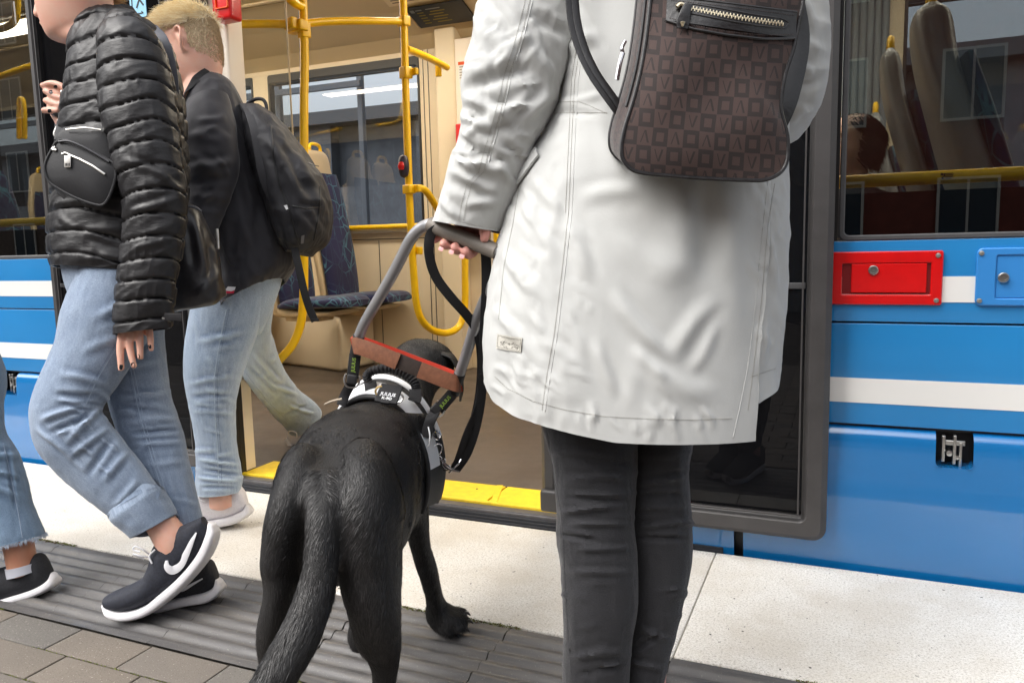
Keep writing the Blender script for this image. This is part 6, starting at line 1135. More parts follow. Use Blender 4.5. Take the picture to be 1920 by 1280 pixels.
# ears
for pts in ([(826, 662), (846, 672), (853, 700), (852, 730), (842, 744), (832, 730), (822, 700)], ):
    pass
for sg in (-1, 1):
    o_ = GP(1.93, -.233, .615)
    q = [o_+RH*sg*.056, o_+RH*sg*.082-ZZ*.012, o_+RH*sg*.099-ZZ*.045-FH*.01, o_+RH*sg*.104-ZZ*.09-FH*.005, o_+RH*sg*.098-ZZ*.125+FH*.01]
    Le = Loft([(p-FH*w_, p+FH*w_, t) for p, w_, t in zip(q, (.026, .034, .036, .028, .010), (.008, .006, .005, .005, .003))], 28, 6, wdir=None); MB().add(*Le.geo()).build('ear', MATS['dog_coat'], dog)
for sg in (-1, 1): MB().add(*tube([GP(2.005, -.225+sg*.033, .578), GP(2.014, -.224+sg*.036, .578)], .008, 12, 1)).build('eye', M('eye_dark', (.01, .006, .004), .08), dog)
MB().add(*Loft([(GP(2.135, -.228, .535), GP(2.135, -.198, .535), .010), (GP(2.15, -.224, .538), GP(2.15, -.202, .538), .010), (GP(2.158, -.22, .538), GP(2.158, -.206, .538), .005)], 16, 3, wdir=ZZ).geo()).build('nose', M('nose_black', (.01, .01, .01), .3), dog)

# ================================================================ HARNESS
m_web = M('webbing_black', srgb(24, 24, 27), .75, bump=(700, .8, .001)); m_neo = M('saddle_black', srgb(26, 26, 28), .62, bump=(450, .6, .0008), var=(30, .15)); m_refl = M('reflective_white', srgb(232, 234, 236), .42, bump=(900, .15, .0003))
m_tube = M('harness_alloy', (.36, .36, .37), .36, .55, bump=(300, .1, .0002)); m_grip = M('grip_sleeve', srgb(116, 109, 101), .50, bump=(500, .3, .0004), var=(50, .12)); m_lth = M('leather_tan', srgb(124, 78, 54), .62, var=(120, .18), bump=(420, .7, .001)); m_lred = M('leather_red', srgb(188, 44, 14), .7, bump=(400, .4, .0006)); m_ldk = M('leather_dark', srgb(48, 36, 30), .65, bump=(300, .8, .001), var=(90, .3))
hn = thing('dog_harness', GP(1.62, -.29, .40), 'black dog harness with white reflective strip, grey rigid handle and tan leather strap', 'harness')
def shell(a0, a1, th0, th1, off, n=14, m_=40, thick=.004, k=0, slope=0.):
    V = []; 
    for lay in (off, off+thick):
        for a in np.linspace(a0, a1, n):
            for t in np.linspace(th0, th1, m_):
                sl_ = k*math.cos(R_(t)); c, s, tg, hw, hh = at_a(a+sl_)
                ct, st_ = math.cos(R_(t)), math.sin(R_(t)); la = lay+slope*(a-a0)/(a1-a0); V.append(c+s*(hw+la)*ct+ZZ*(hh+la)*st_)
    F = gridF(n, m_, False); N0 = n*m_; F2 = [tuple(i+N0 for i in f) for f in F]; e = list(range(m_))+[i*m_+m_-1 for i in range(1, n)]+[(n-1)*m_+j for j in range(m_-2, -1, -1)]+[i*m_ for i in range(n-2, 0, -1)]
    return V, F+F2+[(e[i], e[(i+1) % len(e)], e[(i+1) % len(e)]+N0, e[i]+N0) for i in range(len(e))]
KS = -.035   # the saddle sits askew: its right side lies further back
sad = MB().add(*shell(1.598, 1.70, -25, 190, .003, thick=.008, k=KS, slope=.022)).build('saddle', m_neo, hn)
MB().add(*shell(1.601, 1.650, 4, 170, .0118, 6, 60, .0022, k=KS, slope=.014)).build('reflective_strip', m_refl, sad)
MB().add(*shell(1.678, 1.696, 20, 165, .0285, 4, 50, .0022, k=KS, slope=.004)).build('reflective_strip', m_refl, sad)
def arc_pts(a, th0, th1, off, n=30):
    out = []
    for t in np.linspace(th0, th1, n): c, s, tg, hw, hh = at_a(a+KS*math.cos(R_(t))); out.append(c+s*(hw+off)*math.cos(R_(t))+ZZ*(hh+off)*math.sin(R_(t)))
    return out
MB().tube(arc_pts(1.597, -30, 195, .008), .0060, 12, sub=1).build('padded_edge', m_neo, sad); MB().tube(arc_pts(1.702, -30, 195, .026), .005, 12, sub=1).build('padded_edge', m_neo, sad)
P = arc_pts(1.655, -200, 25, .010, 50); ribbon(MB(), P, spt[30], .040, .003, sub=1).build('girth_strap', m_web, hn)
cb = [at_a(1.66)[0]+sps[40]*(-.118)-ZZ*.02, GP(1.76, -.39, .40), GP(1.84, -.33, .40), GP(1.85, -.255, .40), GP(1.80, -.175, .40), at_a(1.66)[0]+sps[40]*.118-ZZ*.02]; ribbon(MB(), cb, ZZ, .045, .004).build('chest_strap', m_web, hn)
# grab loop on the saddle, ribbed
gp = [PD(695, 722, 1.665), PD(688, 706, 1.665), PD(699, 695, 1.665), PD(730, 691, 1.66), PD(758, 701, 1.65), PD(778, 719, 1.64), PD(780, 736, 1.635)]
gq = cr(gp, 14); gr = .0095+.0012*np.sin(np.arange(len(gq))*1.9); MB().tube(gq, gr, 14, sub=2).build('grab_loop', m_web, hn); ribbon(MB(), [PD(694, 716, 1.66), PD(697, 735, 1.645), PD(700, 745, 1.64)], RT, .026, .004).build('loop_end', m_web, hn); ribbon(MB(), [PD(779, 730, 1.63), PD(779, 745, 1.615), PD(776, 752, 1.61)], RT, .026, .004).build('loop_end', m_web, hn)
def textmesh(txt, size, bold=.0):
    cu = bpy.data.curves.new('t', 'FONT'); cu.body = txt; cu.size = size; cu.align_x = 'CENTER'; cu.align_y = 'CENTER'; cu.extrude = .0003; cu.offset = bold; cu.resolution_u = 3
    o = bpy.data.objects.new('t', cu); col.objects.link(o); dg = bpy.context.evaluated_depsgraph_get(); me = o.evaluated_get(dg).to_mesh()
    V = np.array([v.co[:] for v in me.vertices]); F = [tuple(p.vertices) for p in me.polygons]; o.evaluated_get(dg).to_mesh_clear(); bpy.data.objects.remove(o); bpy.data.curves.remove(cu); return V, F
def put_text(mb, txt, size, c, ax, mi=0, bold=0.):
    V, F = textmesh(txt, size, bold); return mb.add(V@np.asarray(ax)+c, F, None, mi, False)
sd = at_a(1.62); nrmL = nrm(ZZ*.75-FH*.65); axL = nrm(RT*.955+DN*.26); axL = nrm(axL-nrmL*(axL@nrmL)); ayL = np.cross(nrmL, axL)
cL = PD(727, 744, 1.578); mb = MB(); mb.obox(cL, np.array([axL, ayL, nrmL]), A3(.0235, .0155, .003), 0, .0015); mb.obox(cL+ayL*.02+nrmL*-.001, np.array([axL, ayL, nrmL]), A3(.023, .012, .003), 0, .002); mb.obox(cL-ayL*.015+nrmL*.001, np.array([axL, ayL, nrmL]), A3(.009, .003, .0035), 0, .001)
pt = mb.build('name_patch', m_web, hn); tm = MB(); put_text(tm, 'JULIUS', .0110, cL+ayL*.004+nrmL*.0034, (axL, ayL, nrmL), 0, .0002); put_text(tm, 'K-9\u00ae', .0095, cL-ayL*.006+nrmL*.0034, (axL, ayL, nrmL), 0, .0002); tm.build('patch_text', m_refl, pt, auto=0)
for pts, mt in (([(716, 724), (708, 726), (704, 733), (706, 740)], M('brass', (.62, .45, .2), .3, 1.)), ([(752, 738), (756, 745), (752, 752), (745, 755)], m_steelb)): MB().tube([PD(x, y, 1.57) for x, y in pts], .0022, 8, sub=6).build('d_ring', mt, hn)
# rigid handle
fr = MB(); fr.tube([GA+gax*.01, GA, PD(796, 424, 1.41), PD(783, 433, 1.42), PD(768, 452, 1.435), PD(742, 503, 1.475), PD(714, 553, 1.515), PD(692, 590, 1.55), PD(680, 613, 1.575), PD(673, 632, 1.595), PD(669, 650, 1.605)], .0108, 18, sub=6)
fr.tube([GB-gax*.01, GB, PD(940, 482, 1.36), PD(941, 498, 1.375), PD(930, 522, 1.395), PD(911, 558, 1.435), PD(894, 600, 1.48), PD(880, 645, 1.53), PD(869, 680, 1.565), PD(860, 705, 1.59), PD(855, 722, 1.60)], .0108, 18, sub=6)
fr = fr.build('handle_frame', m_tube, hn)
MB().tube([GA, GA+gax*GL*.3, GA+gax*GL*.7, GB], .0140, 20, sub=3).build('grip', m_grip, fr)
for a, b_ in (((673, 629, 1.592), (667, 662, 1.612)), ((862, 700, 1.585), (850, 738, 1.61))): MB().tube([PD(*a), PD(*b_)], .0122, 14, sub=2).build('end_sleeve', m_blk, fr)
lw = nrm(UPc*.96-RT*.20)
def lrib(pts, mat, wd, th, nm, lab=None): return ribbon(MB(), [PD(*p) for p in pts], lw, wd, th, sub=8).build(nm, mat, hn, lab)
l1 = lrib([(662, 648, 1.590), (668, 648, 1.578), (690, 655, 1.573), (715, 665, 1.570), (746, 678, 1.568)], m_lth, .033, .0032, 'leather_strap', 'tan left end of the leather strap')
l2 = lrib([(740, 673, 1.574), (765, 684, 1.572), (792, 694, 1.574)], m_ldk, .031, .003, 'leather_strap', 'dark middle of the leather strap')
l3 = lrib([(786, 693, 1.568), (810, 702, 1.570), (835, 712, 1.572), (856, 719, 1.576), (863, 721, 1.588)], m_lth, .033, .0032, 'leather_strap', 'tan right end of the leather strap')
lrib([(662, 649, 1.592), (668, 645, 1.610), (690, 650, 1.622), (740, 668, 1.628), (790, 687, 1.628), (840, 706, 1.620), (860, 715, 1.606), (864, 720, 1.592)], m_lred, .034, .003, 'leather_lining', 'red lining of the leather strap')
m_gr = M('print_green', srgb(130, 160, 60), .6)
for (pts, tx, wdv) in (([(666, 664, 1.612), (663, 690, 1.615), (661, 708, 1.62)], (663, 684), RT), ([(848, 738, 1.60), (836, 752, 1.602), (822, 768, 1.608)], (835, 753), nrm(RT+DN*-.6))):
    sb = ribbon(MB(), [PD(*p) for p in pts], nrm(np.cross(nrm(PD(*pts[-1])-PD(*pts[0])), FW)), .024, .004).build('side_strap', m_web, hn)
    dv = nrm(PD(*pts[-1])-PD(*pts[0])); ay = np.cross(-FW, dv); tm = MB(); put_text(tm, 'JULIUS', .0105, PD(*tx, pts[0][2]-.004), (-dv, -ay, -FW) if tx[0] < 700 else (-dv, -ay, -FW), 0, .0002); tm.build('strap_text', m_gr, sb, auto=0)
for cx, cy, d, an in ((660, 711, 1.615, .15), (818, 766, 1.605, .85)):
    ca, sa_ = math.cos(an), math.sin(an); ax = np.array([RT*ca-DN*sa_ if an > .5 else RT*ca+DN*sa_, DN*ca+RT*sa_ if an > .5 else DN*ca-RT*sa_, FW]); c = PD(cx, cy, d); bm_ = MB(); bm_.obox(c, ax, A3(.0105, .010, .005), 0, .003); o = bm_.build('buckle', m_blk, hn)
    MB().tube([c+ax[0]*-.014+ax[1]*-.010, c+ax[0]*-.016+ax[1]*.004, c+ax[0]*-.008+ax[1]*.016, c+ax[0]*.008+ax[1]*.016, c+ax[0]*.016+ax[1]*.004, c+ax[0]*.014+ax[1]*-.010], .0018, 8, sub=5).build('buckle_frame', m_steelb, o)
ribbon(MB(), [PD(660, 716, 1.62), PD(653, 728, 1.625), PD(646, 742, 1.63), PD(640, 760, 1.63)], RT, .020, .004).build('side_strap', m_web, hn)
ribbon(MB(), [PD(816, 770, 1.605), PD(808, 786, 1.60), PD(803, 800, 1.60), PD(799, 820, 1.60)], nrm(RT-DN*.4), .022, .004).build('side_strap', m_web, hn)
MB().tube([PD(803, 800, 1.585), PD(806, 815, 1.582), PD(805, 832, 1.585), PD(801, 836, 1.59)], .0016, 8).build('edge_piping', m_refl, hn)
MB().tube([PD(641, 748, 1.60), PD(630, 750, 1.60), PD(619, 753, 1.60), PD(608, 758, 1.60)], [.0025, .0022, .002, .0016], 8).build('strap_end', M('strap_beige', srgb(176, 164, 146), .8), hn)
# ================================================================ LEASH
ls = thing('leash', PD(855, 880, 1.68), 'black webbing leash hanging from the hand to a metal clip beside the dog', 'leash')
w1 = nrm(RT); ribbon(MB(), [PD(836, 428, 1.385), PD(818, 430, 1.385), PD(806, 444, 1.392), PD(805, 480, 1.40), PD(818, 520, 1.42), PD(846, 558, 1.44), PD(876, 592, 1.47), PD(896, 625, 1.50), PD(903, 680, 1.55), PD(898, 745, 1.60), PD(884, 805, 1.64), PD(866, 855, 1.67), PD(853, 874, 1.68)], [RT, RT, RT, RT*.8+FW*.5, RT*.8-DN*.3, RT*.6-DN*.6, RT*.7-DN*.5, RT*.8+FW*.4, RT, RT*.9+FW*.3, RT, RT*.9, RT], [.018]*13, .0022).build('strap', m_web, ls)
ribbon(MB(), [PD(905, 440, 1.37), PD(911, 480, 1.385), PD(912, 540, 1.41), PD(909, 600, 1.45), PD(906, 670, 1.51), PD(903, 740, 1.56), PD(893, 800, 1.61), PD(876, 850, 1.65), PD(856, 880, 1.672)], [RT, RT, RT, RT*.9+FW*.3, RT, RT, RT*.9-FW*.3, RT, RT], .018, .0022).build('strap', m_web, ls)
ribbon(MB(), [PD(905, 700, 1.53), PD(896, 760, 1.58), PD(874, 815, 1.62), PD(858, 862, 1.66), PD(850, 878, 1.675)], [RT, RT*.8+FW*.5, RT, RT, RT], .014, .002).build('strap', m_web, ls)
def loopr(cx, cy, d, rx, ry, rot, tr=.0018, tilt=0., n=20):
    out = []
    for t in np.linspace(0, 2*math.pi, n+1): u, v = rx*math.cos(t), ry*math.sin(t); out.append(PD(cx+u*math.cos(rot)-v*math.sin(rot), cy+u*math.sin(rot)+v*math.cos(rot), d+tilt*math.cos(t)))
    return MB().tube(out, tr, 8, sub=1)
m_chr = M('chrome', (.62, .62, .64), .18, 1.)
loopr(820, 842, 1.64, 8, 11, .4, .0016, .01).build('ring', m_chr, ls); loopr(819, 816, 1.63, 6, 8, -.3, .002, .01).build('ring', m_chr, ls)
for i, (x, y, r) in enumerate(((823, 858, .6), (829, 865, -.5), (834, 872, .8), (838, 877, -.4))): loopr(x, y, 1.655+.004*i, 7, 3.6, r, .0017, .008*(-1)**i).build('chain_link', m_chr, ls)
c = PD(851, 874, 1.668); mb = MB(); mb.tube([PD(834, 873, 1.665), PD(846, 880, 1.66), PD(862, 883, 1.665)], .003, 8); mb.tube([PD(866, 857, 1.66), PD(860, 868, 1.655), PD(842, 886, 1.66)], .0022, 8); mb.tube([PD(826, 860, 1.66), PD(836, 872, 1.658), PD(848, 880, 1.66)], [.0045, .004, .003], 8); mb.build('snap_clip', m_chr, ls)

# ================================================================ BAGS
# patterned backpack of the person in the pale coat
bp = thing('backpack', PD(1320, 338, 1.15), 'dark brown backpack with a woven square and V pattern worn on the pale coat', 'backpack')
def bag_mat():
    mt = M('monogram_fabric', (.1, .07, .06), .82, sheen=.2); t = mt.node_tree; b = t.nodes['Principled BSDF']; h = N(t); uv = t.nodes.new('ShaderNodeTexCoord').outputs['UV']
    sx = t.nodes.new('ShaderNodeSeparateXYZ'); wob = t.nodes.new('ShaderNodeVectorMath'); wob.operation = 'ADD'; nz = t.nodes.new('ShaderNodeTexNoise'); nz.inputs['Scale'].default_value = 12; t.links.new(uv, nz.inputs['Vector']); sc2 = h.scale(nz.outputs['Color'], (.006, .006, 0)); t.links.new(uv, wob.inputs[0]); t.links.new(sc2, wob.inputs[1]); t.links.new(wob.outputs[0], sx.inputs[0])
    X = h.m('DIVIDE', sx.outputs[0], .0222); Y = h.m('DIVIDE', sx.outputs[1], .0262)
    i, j = h.m('FLOOR', X), h.m('FLOOR', Y); fx, fy = h.m('SUBTRACT', X, i), h.m('SUBTRACT', Y, j)
    par = h.m('MODULO', h.m('ABSOLUTE', h.m('ADD', i, j)), 2.); odd = h.m('GREATER_THAN', par, .5)
    ax_, ay_ = h.m('ABSOLUTE', h.m('SUBTRACT', fx, .5)), h.m('ABSOLUTE', h.m('SUBTRACT', fy, .5)); mx = h.m('MAXIMUM', ax_, ay_); sq = h.m('GREATER_THAN', mx, .24)
    rowodd = h.m('GREATER_THAN', h.m('MODULO', h.m('ABSOLUTE', j), 2.), .5); fy2 = h.m('ADD', h.m('MULTIPLY', fy, h.m('SUBTRACT', 1., rowodd)), h.m('MULTIPLY', h.m('SUBTRACT', 1., fy), rowodd))
    inb = h.m('MULTIPLY', h.m('GREATER_THAN', fy2, .16), h.m('LESS_THAN', fy2, .84)); side = h.m('GREATER_THAN', fx, .5)
    thick = h.m('ADD', .035, h.m('MULTIPLY', side, .035)); dd_ = h.m('ABSOLUTE', h.m('SUBTRACT', ax_, h.m('MULTIPLY', h.m('SUBTRACT', fy2, .14), .36))); vee = h.m('MULTIPLY', h.m('LESS_THAN', dd_, thick), inb)
    dark = h.m('ADD', h.m('MULTIPLY', sq, h.m('SUBTRACT', 1., odd)), h.m('MULTIPLY', vee, odd)); dark = h.m('MINIMUM', dark, 1.)
    wv = h.noise(h.scale(uv, (1800, 900, 1)), 1, 2, .6); c = h.mix(dark, srgb(70, 52, 48), srgb(36, 27, 26)); c = h.mix(h.m('MULTIPLY', wv, .5), c, srgb(44, 34, 32)); t.links.new(c, b.inputs['Base Color'])
    bn = t.nodes.new('ShaderNodeBump'); bn.inputs['Strength'].default_value = .5; bn.inputs['Distance'].default_value = .0006; t.links.new(h.m('SUBTRACT', wv, h.m('MULTIPLY', dark, .35)), bn.inputs['Height']); t.links.new(bn.outputs[0], b.inputs['Normal']); return mt
m_mono = bag_mat(); m_leb = M('leather_black', (.014, .013, .014), .30, bump=(160, .5, .0012), var=(60, .3))
ol = [(1260, -215), (1235, -150), (1226, -70), (1220, 0), (1212, 70), (1202, 131), (1187, 190), (1170, 244), (1165, 281), (1172, 306), (1197, 323), (1260, 330), (1330, 335), (1400, 338), (1436, 337), (1464, 323), (1476, 298), (1476, 253), (1464, 201), (1472, 141), (1487, 94), (1498, 40), (1506, 0), (1508, -80), (1500, -160), (1480, -220), (1440, -245), (1360, -250), (1300, -243)]
olq = cr(np.array(ol+[ol[0]], float), 5)[:-1]; cc = olq.mean(0); n_ = len(olq)
V = []; U = []; ca, sa_ = math.cos(.075), math.sin(.075)
lays = [(s_, 1.118-.026*(1-s_**2.2)) for s_ in np.linspace(.02, 1, 26)]
for s_, d in lays:
    for p in olq:
        q = cc+(p-cc)*s_; dz = .0045*math.sin(q[1]/38+q[0]/60)*(1-s_**4)+.003*math.sin(q[0]/33-q[1]/90)*(1-s_**4); V.append(PD(q[0], q[1], d+dz)); U.append(((q[0]*ca+q[1]*sa_)*1.118/FPX, (-q[0]*sa_+q[1]*ca)*1.118/FPX*-1+1))
gF = (np.array(V), gridF(len(lays), n_)+[tuple(range(n_))]); bF = bvh(gF)
fr_ = MB(); fr_.add(V, gF[1], U); fp = fr_.build('front_panel', m_mono, bp, auto=0)
gus = []; Ug = []
for t_, (dx, sc_) in enumerate(((0, 1.0), (-8, .99), (-20, .965), (-34, .935))):
    d = 1.118+.034*t_
    for k, p in enumerate(olq): q = cc+(p-cc)*sc_; gus.append(PD(q[0]+dx, q[1]+(-1)*t_*1.5, d)); Ug.append((k*.0085, t_*.034))
MB().add(gus, gridF(4, n_)+[tuple(range(3*n_, 4*n_))], Ug).build('gusset', m_mono, bp, auto=0)
pip = MB(); pip.tube([V[(len(lays)-1)*n_+k] for k in list(range(n_))+[0]], .0030, 8, sub=1); pip.tube([gus[3*n_+k] for k in list(range(n_))+[0]], .0030, 8, sub=1); pip.build('piping', m_leb, bp)
zs = MB(); zs.tube([gus[n_+k]+(gus[n_+k]-PD(cc[0], cc[1], 1.15))*.012 for k in range(8, 32)], .0035, 6, sub=1); zs.build('side_zip', m_leb, bp)
o = MB().tube([PD(1172, 78, 1.145), PD(1166, 90, 1.14), PD(1168, 100, 1.14)], .003, 8).tube([PD(1168, 100, 1.138), PD(1162, 122, 1.138), PD(1157, 150, 1.14)], .0035, 8).build('zip_pull', m_chr, bp)
# pocket with zip
pk = MB(); gridcal(pk, bF, [(1251, -2), (1492, 24), (1490, 73), (1249, 40)], 36, 8, .0022, 0, .0006); pko = pk.build('zip_pocket', m_leb, fp, auto=60)
mb = MB(); cord(mb, bF, [(1251, -4), (1270, -3), (1380, 10), (1492, 24)], .0018, 8, 0, .002); cord(mb, bF, [(1249, 40), (1300, 56), (1360, 66), (1430, 74), (1490, 73)], .0018, 8, 0, .002)
zpath = [(1288, 17), (1340, 27), (1400, 37), (1440, 43), (1468, 46)]; cord(mb, bF, [(1268, 10), (1300, 10), (1350, 18), (1410, 29), (1462, 36), (1476, 44), (1470, 54), (1420, 50), (1360, 40), (1300, 29), (1272, 24)], .0014, 6, 0, .0026); mb.build('pocket_edge', m_leb, pko)
zt = MB(); q = pline(zpath, 3.1)
for k in range(len(q)-1):
    a, n = hit(bF, *q[k], .0028)
    if a is None: continue
    tv = nrm(PD(q[k+1][0], q[k+1][1], 1.1)-PD(q[k][0], q[k][1], 1.1)); pv = nrm(np.cross(tv, n)); zt.obox(a+pv*(.0013 if k % 2 else -.0013), np.array([tv, pv, n]), A3(.0008, .0024, .0012), 0, .0003)
zt.build('zip_teeth', M('zip_brass', (.80, .70, .50), .3, 1.), pko); gridcal(MB(), bF, [(1286, 9), (1470, 38), (1470, 53), (1286, 24)], 20, 3, .0006, 0, .0022).build('zip_tape', m_blk, pko)
sm_ = MB(); seam(sm_, bF, [(1258, 3), (1380, 16), (1488, 31)], 4.5, .0007, .6, 0, .003); seam(sm_, bF, [(1256, 36), (1300, 50), (1360, 60), (1430, 67), (1486, 67)], 4.5, .0007, .6, 0, .003); sm_.build('pocket_stitching', M('thread_dark', srgb(70, 60, 60), .7), pko, auto=0)
pl_ = MB(); ribbon(pl_, [hit(bF, 1292, 14, .008)[0], hit(bF, 1286, 30, .010)[0], hit(bF, 1281, 46, .008)[0], hit(bF, 1279, 58, .006)[0]], nrm(RT+DN*.2), [.011, .014, .017, .015], .003); po = pl_.build('zip_pull', m_leb, bp); a, n = hit(bF, 1280, 50, .010); MB().add(*Loft([(a-RT*.001, a+RT*.001, .001), (a-RT*.004-n*.0, a+RT*.004, .004), (a+DN*.006-RT*.001, a+DN*.006+RT*.001, .001)], 12, 4).geo()).build('pull_stud', M('zip_brass'), po); a, n = hit(bF, 1277, 18, .006); MB().tube([a-RT*.006, a+UPc*.004, a+RT*.008], .003, 8).build('zip_slider', MATS['zip_brass'], bp)
# shoulder straps
for off_, w_ in ((0, .016), (9, .012)):
    ribbon(MB(), [PD(1120+off_, -310, 1.30), PD(1085+off_, -220, 1.262), PD(1068+off_, -100, 1.245), PD(1070+off_, 10, 1.238), PD(1082+off_, 75, 1.23), PD(1108+off_, 135, 1.22), PD(1150+off_, 196, 1.215), PD(1172, 225, 1.22)], nrm(RT*.9-DN*.45+FW*.25), w_, .0022).build('shoulder_strap', m_leb, bp)
ribbon(MB(), [PD(1400, -310, 1.30), PD(1440, -220, 1.262), PD(1470, -120, 1.25), PD(1490, 0, 1.25), PD(1500, 80, 1.25), PD(1480, 180, 1.23), PD(1455, 240, 1.23)], nrm(RT), .03, .004).build('shoulder_strap', m_leb, bp)
MB().tube([PD(1330, -240, 1.15), PD(1335, -275, 1.15), PD(1380, -285, 1.15), PD(1410, -275, 1.15), PD(1412, -240, 1.15)], .005, 10).build('carry_loop', m_leb, bp)
# belt bag of the walker in the quilted jacket
bb = thing('belt_bag', PD(150, 390, 1.84), 'small black belt bag with two silver zips worn across the quilted jacket', 'bag')
m_nyl = M('bag_nylon', srgb(24, 24, 28), .62, bump=(260, .5, .0008), var=(30, .2)); m_zip = M('zip_silver', (.72, .70, .66), .32, 1.)
def slab(outline, d0, th, bulge, name, mat, par, nlay=12, uvsc=1.):
    q = cr(np.array(outline+[outline[0]], float), 4)[:-1]; c = q.mean(0); n = len(q); V = []
    for s_ in np.linspace(.03, 1, nlay):
        for p in q: r_ = c+(p-c)*s_; V.append(PD(r_[0], r_[1], d0-bulge*(1-s_**2.5)))
    L1 = [(1.03, d0+th*.35), (1.03, d0+th*.7), (.97, d0+th)]
    for s_, d in L1:
        for p in q: r_ = c+(p-c)*s_; V.append(PD(r_[0], r_[1], d))
    k = nlay+3; F = gridF(k, n)+[tuple(range(n)), tuple(range((k-1)*n, k*n))]; V = np.array(V); V = V+.0015*RNG.normal(size=V.shape)*0; o = MB().add(V, F).build(name, mat, par, auto=50); rim = [V[(nlay-1)*n+j] for j in list(range(n))+[0]]
    return o, (V, F), rim
o, gsl, rim = slab([(118, 242), (150, 240), (192, 243), (206, 262), (214, 300), (206, 318), (160, 300), (112, 272), (104, 258)], 1.845, .07, .010, 'upper_pouch', m_nyl, bb)
b_u = bvh(gsl); MB().tube([PD(124, 243, 1.836), PD(160, 240, 1.832), PD(190, 244, 1.836)], .0022, 8).build('zip', m_zip, o)
o, gsl, rim = slab([(104, 268), (118, 262), (150, 272), (196, 296), (213, 308), (217, 330), (208, 362), (196, 382), (180, 384), (140, 370), (98, 346), (86, 326), (86, 304)], 1.805, .075, .012, 'front_pouch', m_nyl, bb)
bq = bvh(gsl); MB().tube(rim, .0035, 8, sub=1).build('piping', m_nyl, o); MB().tube([PD(110, 266, 1.80), PD(130, 265, 1.797), (PD(165, 280, 1.797)), PD(205, 304, 1.80)], .0030, 8).build('zip', M('zip_dark', (.05, .05, .055), .4, .5), o)
mb = MB(); cord(mb, bq, [(130, 291), (150, 299), (175, 312), (197, 327)], .0028, 6, 0, .0015); mb.build('zip', m_zip, o)
mb = MB(); a, n = hit(bq, 129, 304, .004); mb.obox(a, np.array([RT, DN, FW]), A3(.0075, .0135, .0016), 0, .0012); zp = mb.build('zip_pull', m_zip, o); mb = MB()
for k in range(4): mb.obox(a+DN*.007+RT*(-.0045+.003*k)-FW*.0018, np.array([RT, DN, FW]), A3(.0009 if k % 2 else .0004, .003, .0004))
mb.build('pull_marks', m_blk, zp); a, n = hit(bq, 124, 290, .003); MB().tube([a-RT*.008, a+UPc*.003, a+RT*.008], .0022, 8).build('zip_slider', m_zip, o)
MB().tube([PD(104, 276, 1.80), PD(98, 280, 1.80), PD(106, 282, 1.80)], .003, 8).build('d_ring', m_zip, o)
slab([(100, 345), (150, 372), (190, 388), (232, 330), (236, 300), (250, 360), (246, 398), (200, 402), (150, 396), (118, 372)], 1.855, .04, .004, 'back_panel', m_nyl, bb)
ribbon(MB(), [PD(214, 330, 1.84), PD(235, 350, 1.86), PD(250, 372, 1.88)], DN, .035, .004).build('belt', m_nyl, bb)
ribbon(MB(), [PD(112, 262, 1.85), PD(116, 235, 1.90), PD(124, 205, 1.93), PD(134, 150, 1.90), PD(142, 95, 1.90), PD(170, 55, 1.915)], nrm(RT+DN*.1), .024, .003).build('belt', m_nyl, bb)
mb = MB()
for (x, y, hx, hy) in ((119, 178, 5, 8), (118, 213, 4, 4), (113, 228, 5, 3)): mb.obox(PD(x, y, 2.03), np.array([RT, DN, FW]), A3(hx, hy, 2)*.0014, 0, .001)
mb.tube([PD(119, 186, 2.03), PD(118, 205, 2.03), PD(115, 228, 2.03)], .003, 6); mb.tube([PD(110, 232, 2.02), PD(102, 250, 2.02), PD(106, 256, 2.02), PD(114, 252, 2.02), PD(117, 234, 2.02)], .0035, 8); mb.build('strap_clip', m_zip, bb)
# black tote behind the quilted sleeve
tb = thing('tote_bag', PD(365, 590, 2.03), 'soft black leather tote bag hanging behind the quilted sleeve', 'bag')
m_tl = M('tote_leather', srgb(44, 43, 46), .36, bump=(40, .5, .003), var=(20, .2))
Lb = Loft([S(300, 388, 376, 392, 2.06, .045, 2.4), S(297, 415, 388, 420, 2.05, .062, 2.6), S(295, 450, 402, 455, 2.045, .07, 2.8), S(292, 500, 409, 500, 2.045, .072, 3), S(292, 545, 418, 540, 2.045, .07, 3), S(294, 575, 419, 556, 2.045, .06, 3), S(300, 592, 410, 568, 2.05, .035, 3)], 120, 12)
Lb.noise(.006, (10, 10, 8), 140); Lb.folds([(365, 400, 385, 520, 12, .006), (395, 440, 400, 540, 8, -.005), (350, 420, 370, 500, 10, -.005), (370, 560, 410, 500, 9, .005)]); MB().add(*Lb.geo(cap0=False, lip0=.02)).build('bag_body', m_tl, tb, auto=60)
MB().tube([PD(300, 390, 2.01), PD(330, 387, 2.0), PD(362, 388, 2.0), PD(377, 396, 2.01)], .0035, 8).build('top_edge', M('edge_grey', srgb(96, 98, 104), .5), tb)
ribbon(MB(), [PD(285, 50, 1.95), PD(306, 75, 1.92), PD(320, 120, 1.93), PD(326, 170, 1.95), (PD(326, 230, 1.98)), PD(332, 310, 2.0), PD(345, 392, 2.0)], nrm(RT*.9+FW*.2), .024, .004).build('shoulder_strap', M('strap_grey', srgb(84, 85, 92), .6, bump=(300, .4, .0006)), tb)
MB().tube([PD(407, 430, 1.98), PD(408, 445, 1.975), PD(409, 466, 1.98)], .004, 8).build('zip_pull', m_zip, tb)
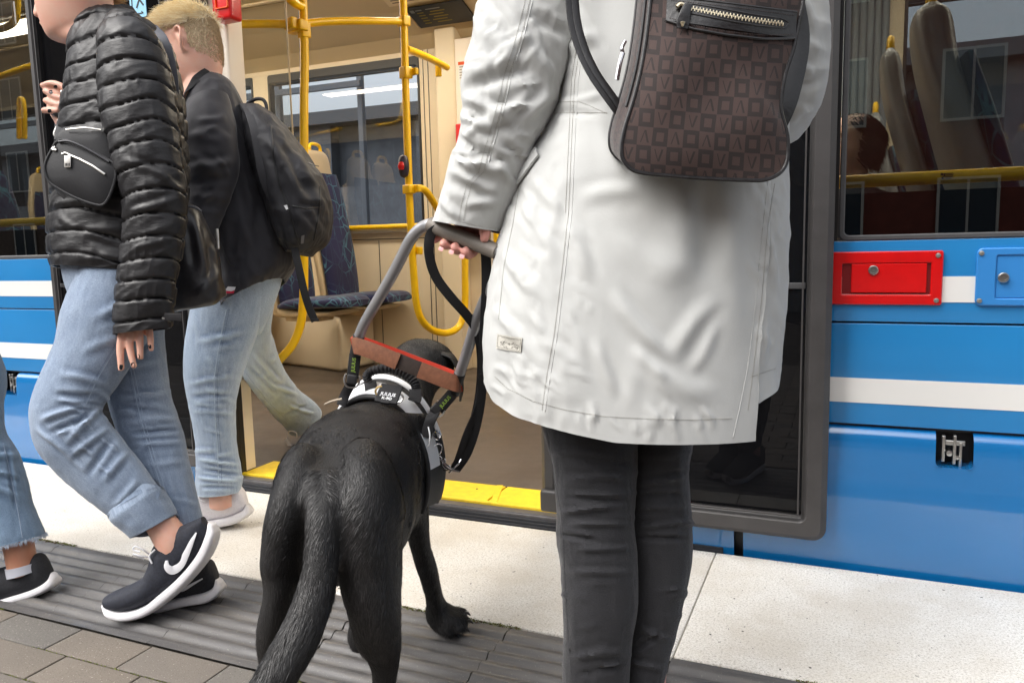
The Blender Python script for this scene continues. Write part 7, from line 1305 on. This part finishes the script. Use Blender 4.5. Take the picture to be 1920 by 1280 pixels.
# black backpack of the boy
b2 = thing('backpack', PD(560, 478, 2.4), 'plain black school backpack with a long dangling strap on the blond boy', 'backpack')
m_ny2 = M('pack_nylon', srgb(35, 35, 40), .68, bump=(34, .4, .003), var=(16, .15))
Lb = Loft([S(462, 214, 486, 200, 2.40, .06), S(466, 240, 522, 226, 2.40, .11, 2.3), S(474, 275, 556, 268, 2.40, .14, 2.5), S(484, 315, 584, 312, 2.40, .15, 2.6), S(497, 350, 605, 344, 2.40, .155, 2.7), S(508, 385, 615, 382, 2.40, .15, 2.7), S(520, 420, 614, 420, 2.40, .145, 2.6), S(532, 450, 606, 452, 2.40, .13, 2.5), S(544, 472, 582, 478, 2.40, .09)], 180, 14)
Lb.noise(.006, (10, 10, 8), 150); Lb.noise(.003, (26, 26, 18), 151, rid=True)
Lb.folds([(500, 250, 575, 390, 10, .007), (520, 260, 590, 370, 10, -.007), (560, 380, 600, 388, 7, -.006), (545, 300, 600, 350, 9, .005), (520, 340, 560, 440, 9, -.005), (590, 350, 612, 400, 8, .006), (505, 260, 530, 330, 8, .005), (560, 400, 590, 440, 8, .004)]+autofolds(500, 240, 600, 450, 12, 7, .003, 60, 152, 50, 35))
g = Lb.geo(); bP = bvh(g); bo = MB().add(*g).build('pack_body', m_ny2, b2, auto=60)
mb = MB(); cord(mb, bP, [(508, 236), (512, 290), (522, 340), (540, 385), (552, 430), (562, 460)], .0026, 6, 0, .0008); cord(mb, bP, [(548, 386), (575, 392), (602, 388)], .0022, 6, 0, .0008); cord(mb, bP, [(600, 350), (598, 400), (588, 450)], .0022, 6, 0, .0008); mb.build('piping', m_blk, bo)
mb = MB(); decal(mb, bP, [(532, 386), (540, 384), (543, 391), (537, 394)], .001, 0, .0015); decal(mb, bP, [(565, 442), (571, 440), (569, 455), (564, 456)], .001, 1, .0015); mb.build('tag', [MATS['badge_white'], M('tag_grey', srgb(110, 110, 114), .6)], bo)
ribbon(MB(), [PD(464, 198, 2.36), PD(476, 212, 2.30), PD(486, 240, 2.27), (PD(492, 280, 2.26)), PD(500, 330, 2.26), PD(518, 380, 2.28)], nrm(RT*.8+FW*.3), [.05, .056, .056, .05, .045, .04], .010).build('shoulder_strap', m_ny2, b2)
MB().tube([PD(460, 210, 2.38), PD(464, 195, 2.38), PD(480, 186, 2.38), PD(494, 188, 2.38), PD(500, 202, 2.38), PD(499, 222, 2.38)], .0055, 10).build('carry_loop', m_ny2, b2)
ribbon(MB(), [PD(552, 465, 2.30), PD(560, 500, 2.28), PD(570, 545, 2.27), PD(580, 578, 2.27), PD(591, 602, 2.27)], nrm(RT*.95+FW*.2), .022, .0025).build('loose_strap', m_web, b2)
MB().obox(PD(590, 600, 2.268), np.array([RT, DN, FW]), A3(.012, .004, .003), 0, .001).build('strap_keeper', m_blk, b2)
MB().tube([PD(578, 305, 2.27), PD(590, 310, 2.26), PD(598, 312, 2.26)], .0012, 6).build('cord_end', m_blk, b2)
